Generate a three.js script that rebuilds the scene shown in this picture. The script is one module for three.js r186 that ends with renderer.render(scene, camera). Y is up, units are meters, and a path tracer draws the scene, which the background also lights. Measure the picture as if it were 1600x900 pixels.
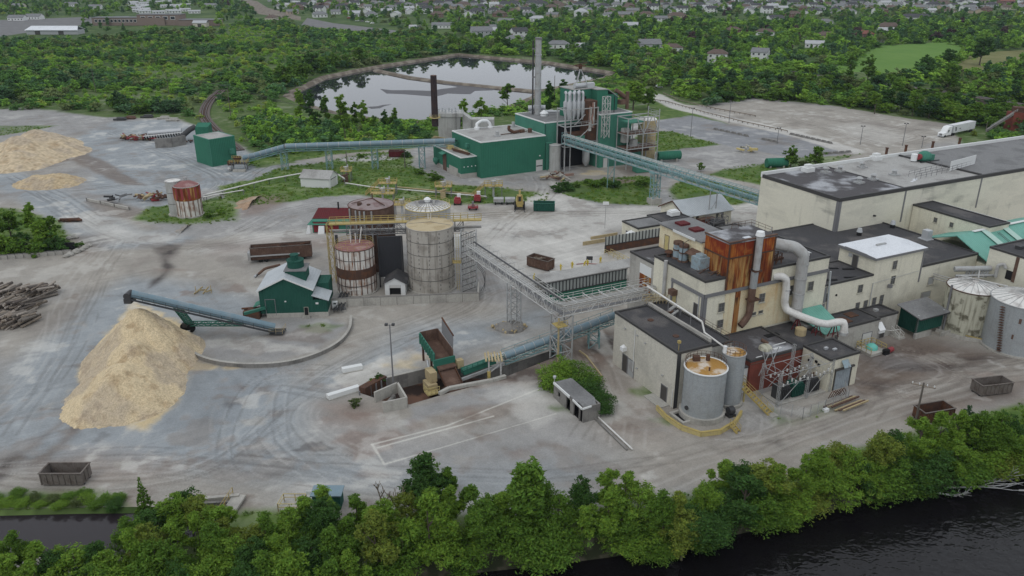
import*as THREE from 'three';
import {mergeGeometries} from 'three/addons/utils/BufferGeometryUtils.js';
import {MarchingCubes} from 'three/addons/objects/MarchingCubes.js';

// ---------------------------------------------------------------- camera, sky, sun, exposure
const scene=new THREE.Scene();
const CAM_Y=62,TILT=22*Math.PI / 180,FOC=1255;           // survey of the place: focal length in pixels of a 1600 x 900 frame
const camera=new THREE.PerspectiveCamera(2*Math.atan(450 / FOC)*180 / Math.PI,16 / 9,1,6000);
camera.position.set(0,CAM_Y,0);
camera.rotation.x=-TILT;
scene.add(camera);

const renderer=new THREE.WebGLRenderer({antialias:true});
renderer.setSize(1024,576);
renderer.toneMapping=THREE.LinearToneMapping;
renderer.toneMappingExposure=0.76;
renderer.shadowMap.enabled=true;

// seeded random numbers and tileable value noise
let seed=12345;
function rnd() {seed=(seed+0x6D2B79F5) | 0;let t=Math.imul(seed ^ (seed >>> 15),1 | seed);t=(t+Math.imul(t ^ (t >>> 7),61 | t)) ^ t;return ((t ^ (t >>> 14)) >>> 0) / 4294967296;}
const rr=(a,b)=>a+(b-a)*rnd();
const pick=(a)=>a[Math.floor(rnd()*a.length)];
const PERM=new Uint8Array(65536);{for (let i=0;i < 65536;i++) PERM[i]=Math.floor(rnd()*256);}
const lat=(x,y)=>PERM[((x & 255) << 8) | (y & 255)] / 255;
function vn(x,y,per=256) {
let xi=Math.floor(x),yi=Math.floor(y),fx=x-xi,fy=y-yi;
fx=fx*fx*(3-2*fx);fy=fy*fy*(3-2*fy);
const x0=((xi % per)+per) % per,x1=(x0+1) % per,y0=((yi % per)+per) % per,y1=(y0+1) % per;
const a=lat(x0,y0),b=lat(x1,y0),c=lat(x0,y1),d=lat(x1,y1);
return a+(b-a)*fx+(c-a)*fy+(a-b-c+d)*fx*fy;
}
function fbm(x,y,oct=4,per=256) {let s=0,a=0.5,n=0;for (let i=0;i < oct;i++) {s += a*vn(x+i*17,y+i*31,per);n += a;x *= 2;y *= 2;per=Math.min(256,per*2);a *= 0.55;} return s / n;}
const clamp=(x,a=0,b=1)=>Math.min(b,Math.max(a,x));
const sst=(a,b,x)=>{const t=clamp((x-a) / (b-a));return t*t*(3-2*t);};
const mix=(a,b,t)=>a+(b-a)*t;
const mix3=(a,b,t)=>[mix(a[0],b[0],t),mix(a[1],b[1],t),mix(a[2],b[2],t)];

// overcast sky: an even sheet of cloud, a little brighter low down, soft cloud lumps
{
const w=512,h=256,d=new Float32Array(w*h*4);
for (let j=0;j < h;j++) for (let i=0;i < w;i++) {
const el=((j+0.5) / h-0.5)*Math.PI,k=(j*w+i)*4;
const n=fbm(i / 32,j / 16+40,4,16)-0.5;
const up=el > 0 ? 1.18-0.12*Math.sin(el)+n*0.34*Math.min(1,el*6) :0.6;
d[k]=up*0.93;d[k+1]=up*0.985;d[k+2]=up*1.06;d[k+3]=1;
}
const sky=new THREE.DataTexture(d,w,h,THREE.RGBAFormat,THREE.FloatType);
sky.mapping=THREE.EquirectangularReflectionMapping;sky.magFilter=THREE.LinearFilter;sky.needsUpdate=true;
scene.background=sky;scene.environment=sky;
}
const sun=new THREE.DirectionalLight(new THREE.Color(1,0.96,0.9),0.7);
sun.position.set(-120,300,60);sun.target.position.set(0,0,-160);sun.castShadow=true;sun.shadow.radius=34;
sun.shadow.mapSize.set(2048,2048);
Object.assign(sun.shadow.camera,{left:-260,right:260,top:260,bottom:-260,near:1,far:900});
scene.add(sun,sun.target);
scene.fog=new THREE.FogExp2(new THREE.Color(0.62,0.72,0.86),0.00005);

// ---------------------------------------------------------------- surveying: a sight line of the drone cut with a level or upright plane, in a frame turned by deg
class Frame {
constructor(deg) {this.a=deg*Math.PI / 180;this.c=Math.cos(this.a);this.s=Math.sin(this.a);}
ray(px,py) {
const dx=(px-800) / FOC,dy=-(py-450) / FOC,c=Math.cos(TILT),s=Math.sin(TILT);
const X=dx,Y=-s+dy*c,Z=-c-dy*s;
return [X*this.c-Z*this.s,Y,X*this.s+Z*this.c];
}
y(px,py,h=0) {const d=this.ray(px,py),t=(h-CAM_Y) / d[1];return [d[0]*t,d[2]*t];}
z(px,py,z0) {const d=this.ray(px,py),t=z0 / d[2];return [d[0]*t,CAM_Y+d[1]*t];}
x(px,py,x0) {const d=this.ray(px,py),t=x0 / d[0];return [CAM_Y+d[1]*t,d[2]*t];}
world(x,z) {return [x*this.c+z*this.s,-x*this.s+z*this.c];}
local(X,Z) {return [X*this.c-Z*this.s,X*this.s+Z*this.c];}
}
const W=new Frame(0),FM=new Frame(26.3),FG=new Frame(28.5),FB=new Frame(46),FS=new Frame(4);

// ---------------------------------------------------------------- things and parts
const names=new Map();
function numbered(n) {const k=names.get(n) ?? 0;names.set(n,k+1);return k ? `${n}_${String(k).padStart(3, '0')}` :n;}
function tag(o,label,category,group,kind) {o.userData={...o.userData};if (label) o.userData.label=label;if (category) o.userData.category=category;if (group) o.userData.group=group;else delete o.userData.group;if (kind) o.userData.kind=kind;return o;}
function thing(name,label,category,base,fr=W,group) {      // base = [x, y, z] in the frame
const o=new THREE.Group();o.name=numbered(name);
const [X,Z]=fr.world(base[0],base[2]);
o.position.set(X,base[1],Z);o.rotation.y=fr.a;scene.add(o);
tag(o,label,category,group);o.base=base;
return o;
}
function triUV(g) {
const p=g.attributes.position,uv=new Float32Array(p.count*2),a=new THREE.Vector3(),b=new THREE.Vector3(),c=new THREE.Vector3();
for (let i=0;i < p.count;i += 3) {
a.fromBufferAttribute(p,i);b.fromBufferAttribute(p,i+1).sub(a);c.fromBufferAttribute(p,i+2).sub(a);b.cross(c);
const nx=Math.abs(b.x),ny=Math.abs(b.y),nz=Math.abs(b.z),m=ny >= nx && ny >= nz ? 1 :nx > nz ? 0 :2;
for (let k=0;k < 3;k++) {const x=p.getX(i+k),y=p.getY(i+k),z=p.getZ(i+k);uv[(i+k)*2]=m === 0 ? z :x;uv[(i+k)*2+1]=m === 1 ? z :y;}
}
g.setAttribute('uv',new THREE.BufferAttribute(uv,2));
}
function merged(geos,keepUV) {
const list=geos.flat(9).filter(Boolean).map((g)=>{
const n=g.index ? g.toNonIndexed() :g;for (const k of Object.keys(n.attributes)) if (!['position','normal','uv',...(keepUV === 'color' ? ['color'] :[])].includes(k)) n.deleteAttribute(k);
if (!n.attributes.normal) n.computeVertexNormals();if (!n.attributes.uv || !keepUV) triUV(n);n.morphAttributes={};return n;
});
return list.length === 1 ? list[0] :mergeGeometries(list);
}
const APART=new Set(['wheel','leg','hoop','wall_pipe','roof_gear','roof_beam','roof_hatch','wall_joint','roof_joint','post','support','door_panel','wall_lamp','downspout','roof_light','trestle','coping','corner_trim','flange','panel_strip','rust_patch','seam','footing','rest','fork']);
function P(o,name,m,geos,keepUV) {                              // (alike pieces that stand apart become parts of their own)
if (APART.has(name) && Array.isArray(geos) && geos.length > 1 && geos.length <= 24) {let r;for (const g of geos) r=P(o,name,m,[g],keepUV);return r;}                               // one named part; shapes in the frame of the thing, o.base taken off
const g=merged(Array.isArray(geos) ? geos :[geos],keepUV);
let b=[0,0,0];for (let q=o;q;q=q.parent) if (q.base) {b=q.base;break;}
g.translate(-b[0],-b[1],-b[2]);
const mesh=new THREE.Mesh(g,m);mesh.name=name;mesh.castShadow=mesh.receiveShadow=true;o.add(mesh);return mesh;
}
function solo(name,label,category,m,geos,base,fr=W,group,keepUV) { // a thing that is one mesh
const g=merged(Array.isArray(geos) ? geos :[geos],keepUV);g.translate(-base[0],-base[1],-base[2]);
const o=new THREE.Mesh(g,m);o.name=numbered(name);o.castShadow=o.receiveShadow=true;
const [X,Z]=fr.world(base[0],base[2]);o.position.set(X,base[1],Z);o.rotation.y=fr.a;scene.add(o);
return tag(o,label,category,group);
}
function copyOf(src,label,group,X,Y,Z,turn,sc=1) {
const o=src.clone();o.name=numbered(src.name.replace(/_\d{3}$/,''));o.position.set(X,Y,Z);o.rotation.y=turn;
if (Array.isArray(sc)) o.scale.set(...sc);else o.scale.setScalar(sc);
scene.add(o);return tag(o,label,src.userData.category,group);
}
const structure=(o)=>{o.userData={kind:'structure'};return o;};
const stuff=(o,label,category)=>tag(o,label,category,null,'stuff');

// ---------------------------------------------------------------- shapes
const V=(x,y,z)=>new THREE.Vector3(x,y,z),v3=(p)=>Array.isArray(p) ? V(...p) :p;
function B(x0,x1,y0,y1,z0,z1) {const g=new THREE.BoxGeometry(Math.abs(x1-x0),Math.abs(y1-y0),Math.abs(z1-z0));g.translate((x0+x1) / 2,(y0+y1) / 2,(z0+z1) / 2);return g;}
function C(x,z,y0,y1,r,seg=20,r2=r,open=false) {const g=new THREE.CylinderGeometry(r2,r,y1-y0,seg,1,open);const u=g.attributes.uv;for (let i=0;i < u.count;i++) u.setXY(i,u.getX(i)*6.2832*r,u.getY(i)*(y1-y0));g.translate(x,(y0+y1) / 2,z);return g;}
const _up=V(0,1,0);
function bar(p,q,r=0.06,seg=5) {p=v3(p);q=v3(q);const d=q.clone().sub(p),g=new THREE.CylinderGeometry(r,r,d.length(),seg,1);g.applyQuaternion(new THREE.Quaternion().setFromUnitVectors(_up,d.clone().normalize()));g.translate((p.x+q.x) / 2,(p.y+q.y) / 2,(p.z+q.z) / 2);return g;}
function sq(p,q,w=0.2,h=w) {                                 // square beam, h measured upright
p=v3(p);q=v3(q);const d=q.clone().sub(p),L=d.length(),g=new THREE.BoxGeometry(w,h,L);const o=new THREE.Object3D();o.position.copy(p).add(q).multiplyScalar(0.5);
if (Math.abs(d.x)+Math.abs(d.z) < 1e-6) o.rotation.x=Math.PI / 2;else o.lookAt(q);o.updateMatrix();g.applyMatrix4(o.matrix);return g;
}
function tube(pts,r,seg=40,rad=12,closed=false) {return new THREE.TubeGeometry(new THREE.CatmullRomCurve3(pts.map(v3),closed,'catmullrom',0.25),seg,r,rad,closed);}
function lathe(x,y,z,pts,seg=32) {const g=new THREE.LatheGeometry(pts.map(([a,b])=>new THREE.Vector2(a,b)),seg);g.translate(x,y,z);return g;}
function quad(a,b,c,d) {const g=new THREE.BufferGeometry();g.setAttribute('position',new THREE.Float32BufferAttribute([...a,...b,...c,...a,...c,...d],3));g.computeVertexNormals();return g;}
function slab(pts,t) {                                             // a flat plate (3 or 4 corners) given thickness t downwards
const lo=pts.map((p)=>[p[0],p[1]-t,p[2]]),g=[],n=pts.length,fan=(q,flip)=>{const o=[];for (let i=1;i < n-1;i++) o.push(...(flip ? [q[0],q[i+1],q[i]] :[q[0],q[i],q[i+1]]));return o;};
const tri=[...fan(pts),...fan(lo,true)];for (let i=0;i < n;i++) {const j=(i+1) % n;tri.push(pts[i],lo[i],lo[j],pts[i],lo[j],pts[j]);}
const b=new THREE.BufferGeometry();b.setAttribute('position',new THREE.Float32BufferAttribute(tri.flat(),3));b.computeVertexNormals();return b;
}
function prism(poly,y0,y1) {                                      // upright prism on a plan [[x, z], ...]
const s=new THREE.Shape(poly.map(([x,z])=>new THREE.Vector2(x,-z)));const g=new THREE.ExtrudeGeometry(s,{depth:y1-y0,bevelEnabled:false});g.rotateX(-Math.PI / 2);g.translate(0,y0,0);return g;
}
function gableX(x0,x1,yE,yR,z0,z1) {                           // solid gable whose ridge runs along z, gables at z0 and z1
const xm=(x0+x1) / 2,s=new THREE.Shape([new THREE.Vector2(x0,yE),new THREE.Vector2(x1,yE),new THREE.Vector2(xm,yR)]);
const g=new THREE.ExtrudeGeometry(s,{depth:Math.abs(z1-z0),bevelEnabled:false});g.translate(0,0,Math.min(z0,z1));return g;
}
function rail(pts,h=1.05,step=1.6,r=0.035) {               // hand rail along a polyline
const out=[];
for (let i=0;i < pts.length-1;i++) {
const a=v3(pts[i]),b=v3(pts[i+1]),n=Math.max(1,Math.round(a.distanceTo(b) / step));
for (const k of [1,0.55]) out.push(bar(a.clone().add(V(0,h*k,0)),b.clone().add(V(0,h*k,0)),r,4));
for (let j=i ? 1 :0;j <= n;j++) {const p=a.clone().lerp(b,j / n);out.push(bar(p,p.clone().add(V(0,h,0)),r,4));}
}
return out;
}
function ringRail(x,y,z,r,h=1,n=16,t=0.035,a0=0,a1=Math.PI*2) {const p=[];for (let i=0;i <= n;i++) {const a=a0+(a1-a0)*i / n;p.push([x+Math.cos(a)*r,y,z+Math.sin(a)*r]);} return rail(p,h,9,t);}
function stairs(p,q,w=1,n=10) {                              // two strings, treads and rails from foot p to head q, as [strings+treads, rails]
p=v3(p);q=v3(q);const d=q.clone().sub(p),side=V(-d.z,0,d.x).normalize().multiplyScalar(w / 2),s=[],r=[];
for (const k of [-1,1]) {const e=side.clone().multiplyScalar(k),a=p.clone().add(e),b=q.clone().add(e);s.push(sq(a,b,0.06,0.28));r.push(...rail([a,b],1.0,1.2,0.035));}
for (let i=1;i < n;i++) {const c=p.clone().lerp(q,i / n);s.push(sq(c.clone().sub(side),c.clone().add(side),0.28,0.05));}
return [s,r];
}
function ladder(p,q,wdir=V(0.25,0,0)) {p=v3(p);q=v3(q);const o=[];for (const k of [-1,1]) o.push(bar(p.clone().addScaledVector(wdir,k),q.clone().addScaledVector(wdir,k),0.035,4));const n=Math.round(p.distanceTo(q) / 0.4);for (let i=1;i < n;i++) {const c=p.clone().lerp(q,i / n);o.push(bar(c.clone().sub(wdir),c.clone().add(wdir),0.025,4));} return o;}
function lattice(p,q,wx,wz,n,r=0.08,rd=0.05) {            // upright four-post lattice tower from p to q (wx, wz half widths)
p=v3(p);q=v3(q);const o=[],cs=[[-1,-1],[1,-1],[1,1],[-1,1]],at=(i,k)=>p.clone().lerp(q,k).add(V(cs[i][0]*wx,0,cs[i][1]*wz));
for (let i=0;i < 4;i++) {o.push(bar(at(i,0),at(i,1),r));const j=(i+1) % 4;for (let k=0;k < n;k++) {o.push(bar(at(i,(k+1) / n),at(j,(k+1) / n),rd));o.push(k % 2 ? bar(at(i,k / n),at(j,(k+1) / n),rd) :bar(at(j,k / n),at(i,(k+1) / n),rd));}}
return o;
}
function trussSides(p,q,w,h,n,r=0.09,rd=0.06) {           // box truss: four chords, uprights, diagonals; p and q on the lower centre line
p=v3(p);q=v3(q);const d=q.clone().sub(p);const sd=V(-d.z,0,d.x).normalize(),o=[];
const at=(k,s,u)=>p.clone().lerp(q,k).addScaledVector(sd,s*w / 2).add(V(0,u*h,0));
for (const s of [-1,1]) {
for (const u of [0,1]) o.push(bar(at(0,s,u),at(1,s,u),r));
for (let i=0;i <= n;i++) {o.push(bar(at(i / n,s,0),at(i / n,s,1),rd));if (i < n) o.push(i % 2 ? bar(at(i / n,s,0),at((i+1) / n,s,1),rd) :bar(at(i / n,s,1),at((i+1) / n,s,0),rd));}
}
for (let i=0;i <= n;i++) {for (const u of [0,1]) o.push(bar(at(i / n,-1,u),at(i / n,1,u),rd));if (i < n) o.push(bar(at(i / n,-1,0),at((i+1) / n,1,0),rd));}
return o;
}
// ---------------------------------------------------------------- procedural materials (uv in metres)
const s8=(l)=>Math.round(255*clamp(l <= 0.0031308 ? 12.92*l :1.055*Math.pow(l,1 / 2.4)-0.055));
function texture(w,h,mx,mz,fn,srgb=true) {                   // fn(u, v) in 0..1 gives linear rgb (or a number); one tile covers mx x mz metres
const d=new Uint8Array(w*h*4);
for (let j=0;j < h;j++) for (let i=0;i < w;i++) {const c=fn(i / w,j / h),k=(j*w+i)*4;if (srgb) {d[k]=s8(c[0]);d[k+1]=s8(c[1]);d[k+2]=s8(c[2]);} else d[k]=d[k+1]=d[k+2]=Math.round(255*clamp(c));d[k+3]=255;}
const t=new THREE.DataTexture(d,w,h);t.wrapS=t.wrapT=THREE.RepeatWrapping;t.magFilter=THREE.LinearFilter;t.minFilter=THREE.LinearMipmapLinearFilter;t.generateMipmaps=true;
if (srgb) t.colorSpace=THREE.SRGBColorSpace;t.repeat.set(1 / mx,1 / mz);t.needsUpdate=true;return t;
}
const std=(color,o={})=>{const m=new THREE.MeshPhysicalMaterial({roughness:0.85,specularIntensity:(o.roughness ?? 0.85) >= 0.8 ? 0.3 :1,...o});if (Array.isArray(color)) m.color.setRGB(...color);return m;};
const mapped=(t,o={})=>std(null,{map:t,...o});
// weathered surface: base colour, a second colour in patches, vertical streaks and grain
function weathered(base,dirt,{size=16,res=256,patch=0.5,streak=0.4,grain=0.12,sx=10,rough=0.85,bump,freq=5}={}) {
return mapped(texture(res,res,size,size,(u,v)=>{
const p=sst(0.48,0.75,fbm(u*freq,v*freq,5,freq))*patch,s=sst(0.5,0.85,fbm(u*sx*4,v*2+7,4,256 > sx*4 ? sx*4 :256))*streak*(0.4+fbm(u*4+3,v*4,3,4));
const g=1+(vn(u*res / 2,v*res / 2,res / 2)-0.5)*grain*2,c=mix3(base,dirt,clamp(p+s));return [c[0]*g,c[1]*g,c[2]*g];
}),{roughness:rough,...(bump ?? {})});
}
const ribs=(pitch,depth=0.04)=>({bumpMap:texture(64,4,pitch,pitch,(u)=>(u < 0.3 ? 1 :u < 0.4 ? 1-(u-0.3)*10 :u > 0.9 ? (u-0.9)*10 :0),false),bumpScale:depth});
const M={
cream:weathered([0.67,0.64,0.525],[0.38,0.36,0.30],{size:23,patch:0.4,streak:0.2,sx:10,res:512}),
creamDirty:mapped(texture(512,512,46,24,(u,v)=>{const b=sst(0.46,0.74,fbm(u*6,v*14,5,14))*0.55,p=sst(0.5,0.7,fbm(u*5+9,v*3,4,5)),s=sst(0.55,0.8,fbm(u*60,v*3+2,3,60))*0.3,g=0.93+0.14*vn(u*256,v*256,256);return mix3([0.67,0.645,0.54],[0.30,0.295,0.255],clamp(b*(0.35+p)+s*p)).map((k)=>k*g);})),
yellowWall:weathered([0.67,0.60,0.42],[0.52,0.33,0.14],{size:19,patch:0.45,streak:0.4,sx:10,res:512}),
rust:mapped(texture(512,512,12,12,(u,v)=>{
const s=fbm(u*36,v*1.5,4,36),p=fbm(u*6,v*6+9,4,6),a=sst(0.3,0.75,s*0.65+p*0.35);
let c=mix3([0.10,0.021,0.013],[0.28,0.085,0.022],a);c=mix3(c,[0.44,0.27,0.10],sst(0.55,0.72,fbm(u*11+5,v*1.4,5,11))*0.8*(0.4+vn(u*6,v*5,6)));c=mix3(c,[0.035,0.02,0.018],sst(0.62,0.8,fbm(u*8+3,v*3,4,8))*0.7);const g=0.85+0.3*vn(u*256,v*256,256);return c.map((k)=>k*g);
}),{roughness:0.9}),
rustRed:weathered([0.20,0.035,0.016],[0.42,0.15,0.03],{size:9,patch:0.5,streak:1,sx:12,res:512}),
rustDark:weathered([0.085,0.05,0.038],[0.16,0.07,0.035],{size:6,streak:0.5}),
rustBrown:weathered([0.115,0.07,0.053],[0.19,0.125,0.095],{size:5,streak:0.4}),
roofDark:weathered([0.062,0.061,0.064],[0.135,0.125,0.12],{size:27,patch:0.65,streak:0,freq:6,res:512,grain:0.2}),
roofOld:weathered([0.085,0.08,0.083],[0.40,0.41,0.43],{size:26,patch:0.9,streak:0,freq:5,res:512,grain:0.2}),
roofGrey:weathered([0.20,0.20,0.20],[0.12,0.12,0.12],{size:21,patch:0.6,streak:0,freq:5,grain:0.15}),
roofPale:weathered([0.36,0.355,0.34],[0.22,0.21,0.2],{size:21,patch:0.6,streak:0,freq:5,grain:0.15}),
roofWhite:weathered([0.66,0.68,0.71],[0.5,0.52,0.55],{size:14,patch:0.4,streak:0.1,rough:0.6}),
coping:std([0.045,0.043,0.042],{roughness:0.7}),
whiteTrim:std([0.66,0.67,0.66],{roughness:0.6}),
concrete:weathered([0.40,0.385,0.35],[0.24,0.23,0.21],{size:14,patch:0.5,streak:0.35}),
creamGrey:weathered([0.53,0.505,0.44],[0.36,0.345,0.305],{size:16,patch:0.5,streak:0.3}),
concreteDark:weathered([0.23,0.22,0.205],[0.12,0.115,0.11],{size:9,patch:0.6,streak:0.4}),
concreteRed:weathered([0.30,0.18,0.14],[0.2,0.16,0.14],{size:8,patch:0.6,streak:0.3}),
brickRed:weathered([0.21,0.062,0.045],[0.13,0.05,0.04],{size:9,patch:0.5,streak:0.3}),
green:weathered([0.038,0.165,0.108],[0.03,0.125,0.085],{size:17,patch:0.4,streak:0.25,bump:ribs(0.6),grain:0.06}),
greenPale:weathered([0.065,0.215,0.155],[0.05,0.16,0.12],{size:17,patch:0.4,streak:0.3,bump:ribs(0.6),grain:0.06}),
greenDark:weathered([0.022,0.088,0.066],[0.016,0.065,0.05],{size:9,patch:0.4,streak:0.3,bump:ribs(0.5),grain:0.06}),
greenRoof:weathered([0.14,0.37,0.30],[0.10,0.29,0.23],{size:11,patch:0.5,streak:0.35,bump:ribs(0.5,0.03),rough:0.55}),
metalRoof:weathered([0.42,0.45,0.47],[0.33,0.36,0.38],{size:11,patch:0.4,streak:0.2,bump:ribs(0.5,0.03),rough:0.5}),
tankGrey:weathered([0.40,0.40,0.385],[0.27,0.26,0.24],{size:13,patch:0.5,streak:0.6,sx:9,rough:0.65}),
tankConcrete:weathered([0.40,0.375,0.335],[0.19,0.17,0.145],{size:12,patch:0.55,streak:0.75,sx:7,res:512}),
tankSteel:weathered([0.31,0.33,0.34],[0.24,0.24,0.23],{size:12,patch:0.4,streak:0.4,rough:0.6}),
tankWhiteRust:weathered([0.62,0.60,0.56],[0.24,0.11,0.055],{size:9,patch:0.45,streak:0.9,sx:6,res:512}),
tankMoss:weathered([0.47,0.46,0.37],[0.13,0.12,0.085],{size:10,patch:0.95,streak:0.6,sx:6,res:512,freq:8}),
tankRoofTan:weathered([0.47,0.39,0.25],[0.33,0.25,0.14],{size:9,patch:0.6,streak:0}),
tankRoofWhite:weathered([0.66,0.65,0.62],[0.36,0.33,0.31],{size:8,patch:0.7,streak:0,freq:7}),
tankRoofRed:weathered([0.25,0.12,0.115],[0.38,0.26,0.25],{size:7,patch:0.7,streak:0}),
tankRoofMauve:weathered([0.28,0.23,0.225],[0.17,0.10,0.095],{size:8,patch:0.7,streak:0}),
tankRoofRust:weathered([0.36,0.20,0.055],[0.60,0.55,0.48],{size:7,patch:0.8,streak:0.1,freq:4}),
galv:std([0.46,0.475,0.49],{roughness:0.5,metalness:0.25}),
galvDull:weathered([0.36,0.37,0.37],[0.25,0.22,0.2],{size:6,streak:0.3,rough:0.6}),
steelWhite:weathered([0.50,0.50,0.485],[0.27,0.24,0.21],{size:5,patch:0.4,streak:0.4,rough:0.6}),
steelTeal:weathered([0.16,0.30,0.31],[0.28,0.30,0.29],{size:5,patch:0.6,streak:0.3,rough:0.6}),
stackDark:weathered([0.042,0.032,0.034],[0.075,0.045,0.035],{size:5,streak:0.5}),
binGrey:weathered([0.165,0.145,0.13],[0.08,0.06,0.05],{size:3,streak:0.5}),
tubeBlue:weathered([0.155,0.235,0.28],[0.23,0.26,0.275],{size:7,patch:0.5,streak:0.3,rough:0.5}),
steelGreen:std([0.02,0.13,0.09],{roughness:0.6}),
steelDark:std([0.04,0.04,0.042],{roughness:0.65}),
steelGrey:std([0.17,0.17,0.175],{roughness:0.65}),
pipeWhite:weathered([0.66,0.65,0.62],[0.45,0.43,0.4],{size:5,streak:0.3,rough:0.5}),
pipeGrey:weathered([0.40,0.40,0.39],[0.28,0.26,0.24],{size:5,streak:0.3,rough:0.5}),
yellow:weathered([0.42,0.32,0.10],[0.28,0.22,0.11],{size:3,streak:0.3,rough:0.6}),
yellowPale:weathered([0.52,0.43,0.19],[0.36,0.3,0.18],{size:3,streak:0.4}),
redPaint:std([0.25,0.03,0.035],{roughness:0.55}),
maroon:weathered([0.115,0.022,0.025],[0.09,0.03,0.03],{size:4,bump:ribs(0.5,0.03)}),
blueVent:weathered([0.28,0.36,0.40],[0.22,0.18,0.15],{size:2,streak:0.4}),
glass:std([0.035,0.04,0.045],{roughness:0.12}),
frameTan:std([0.42,0.40,0.33]),dustyGlass:std([0.10,0.10,0.095],{roughness:0.25}),
doorDark:std([0.06,0.055,0.05],{roughness:0.7}),
doorGrey:weathered([0.30,0.34,0.37],[0.2,0.22,0.24],{size:4,bump:ribs(0.4,0.02)}),
doorPale:std([0.55,0.55,0.53],{roughness:0.6}),
black:std([0.018,0.018,0.019],{roughness:0.8}),
tyre:std([0.02,0.02,0.02],{roughness:0.9}),
white:std([0.74,0.75,0.75],{roughness:0.4}),
trailer:weathered([0.62,0.63,0.64],[0.5,0.5,0.5],{size:7,streak:0.3,rough:0.5}),
wood:weathered([0.25,0.21,0.17],[0.16,0.13,0.1],{size:3,streak:0.4}),
timber:weathered([0.42,0.34,0.2],[0.3,0.24,0.15],{size:3,streak:0.4}),
pole:std([0.13,0.115,0.1],{roughness:0.9}),
bark:weathered([0.10,0.08,0.065],[0.06,0.05,0.045],{size:1.5,streak:0.5}),
skin:std([0.45,0.28,0.2]),hiVis:std([0.56,0.44,0.05]),helmet:std([0.6,0.5,0.1],{roughness:0.4}),trouser:std([0.38,0.29,0.07]),
};
for (const m of Object.values(M)) m.side=THREE.DoubleSide;
// ---------------------------------------------------------------- the land
const wpx=(list,h=0)=>list.map(([x,y])=>W.y(x,y,h));
const bankTop=[[-640,-20],[-330,-52],...wpx([[-200,945],[300,925],[520,905],[700,868],[900,843],[1050,822],[1200,790],[1300,755],[1440,728],[1600,700],[1800,660]]),[420,-190],[900,-330]];
const shore=[[-640,10],[-330,-36],...wpx([[-200,1010],[300,975],[520,940],[700,900],[900,878],[1050,858],[1200,825],[1310,795],[1440,768],[1600,742],[1800,700]],-3),[440,-178],[900,-315]];
const canalTop=wpx([[-420,800],[-100,797],[0,796],[120,793],[212,792],[330,792],[372,800],[350,822],[270,850],[180,868],[0,872],[-420,880]]);
const pondOuter=wpx([[441,150],[452,141],[500,119],[560,107],[600,100],[680,88],[715,83],[760,87],[860,96],[962,112],[950,122],[900,132],[850,142],[840,152],[800,168],[740,182],[690,188],[640,192],[585,188],[520,178],[470,164]]);
const pitTop=wpx([[560,613],[604,588],[676,572],[722,572],[790,572],[866,546],[872,556],[782,592],[690,617],[640,632],[598,626]]);
const toShape=(p)=>new THREE.Shape(p.map(([x,z])=>new THREE.Vector2(x,-z)));
const toPath=(p)=>new THREE.Path(p.map(([x,z])=>new THREE.Vector2(x,-z)));
function sheet(name,poly,y,m,holes=[],uvFn) {
const s=toShape(poly);for (const h of holes) s.holes.push(toPath(h));
const g=new THREE.ShapeGeometry(s);g.rotateX(-Math.PI / 2);g.translate(0,y,0);
const p=g.attributes.position,uv=g.attributes.uv;for (let i=0;i < p.count;i++) {const [u,v]=uvFn ? uvFn(p.getX(i),p.getZ(i)) :[p.getX(i),p.getZ(i)];uv.setXY(i,u,v);}
const o=new THREE.Mesh(g,m);o.name=numbered(name);o.receiveShadow=true;scene.add(o);return structure(o);
}
const area=(p)=>{let s=0;for (let i=0;i < p.length;i++) {const a=p[i],b=p[(i+1) % p.length];s += a[0]*b[1]-b[0]*a[1];} return s / 2;};
function inset(p,d) {const sg=Math.sign(area(p));return p.map((q,i)=>{const a=p[(i+p.length-1) % p.length],b=p[(i+1) % p.length];let n=[0,0];for (const [s,e] of [[a,q],[q,b]]) {const dx=e[0]-s[0],dz=e[1]-s[1],L=Math.hypot(dx,dz);n[0] += -dz / L*sg;n[1] += dx / L*sg;} const L=Math.hypot(...n) || 1;return [q[0]+n[0] / L*d,q[1]+n[1] / L*d];});}
function ring(name,p,y0,q,y1,m,closed=true) {const g=[];for (let i=0;i < p.length-(closed ? 0 :1);i++) {const j=(i+1) % p.length;g.push(quad([p[i][0],y0,p[i][1]],[q[i][0],y1,q[i][1]],[q[j][0],y1,q[j][1]],[p[j][0],y0,p[j][1]]));} const mm=merged(g);const o=new THREE.Mesh(mm,m);o.name=numbered(name);o.receiveShadow=true;scene.add(o);return structure(o);}

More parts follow.
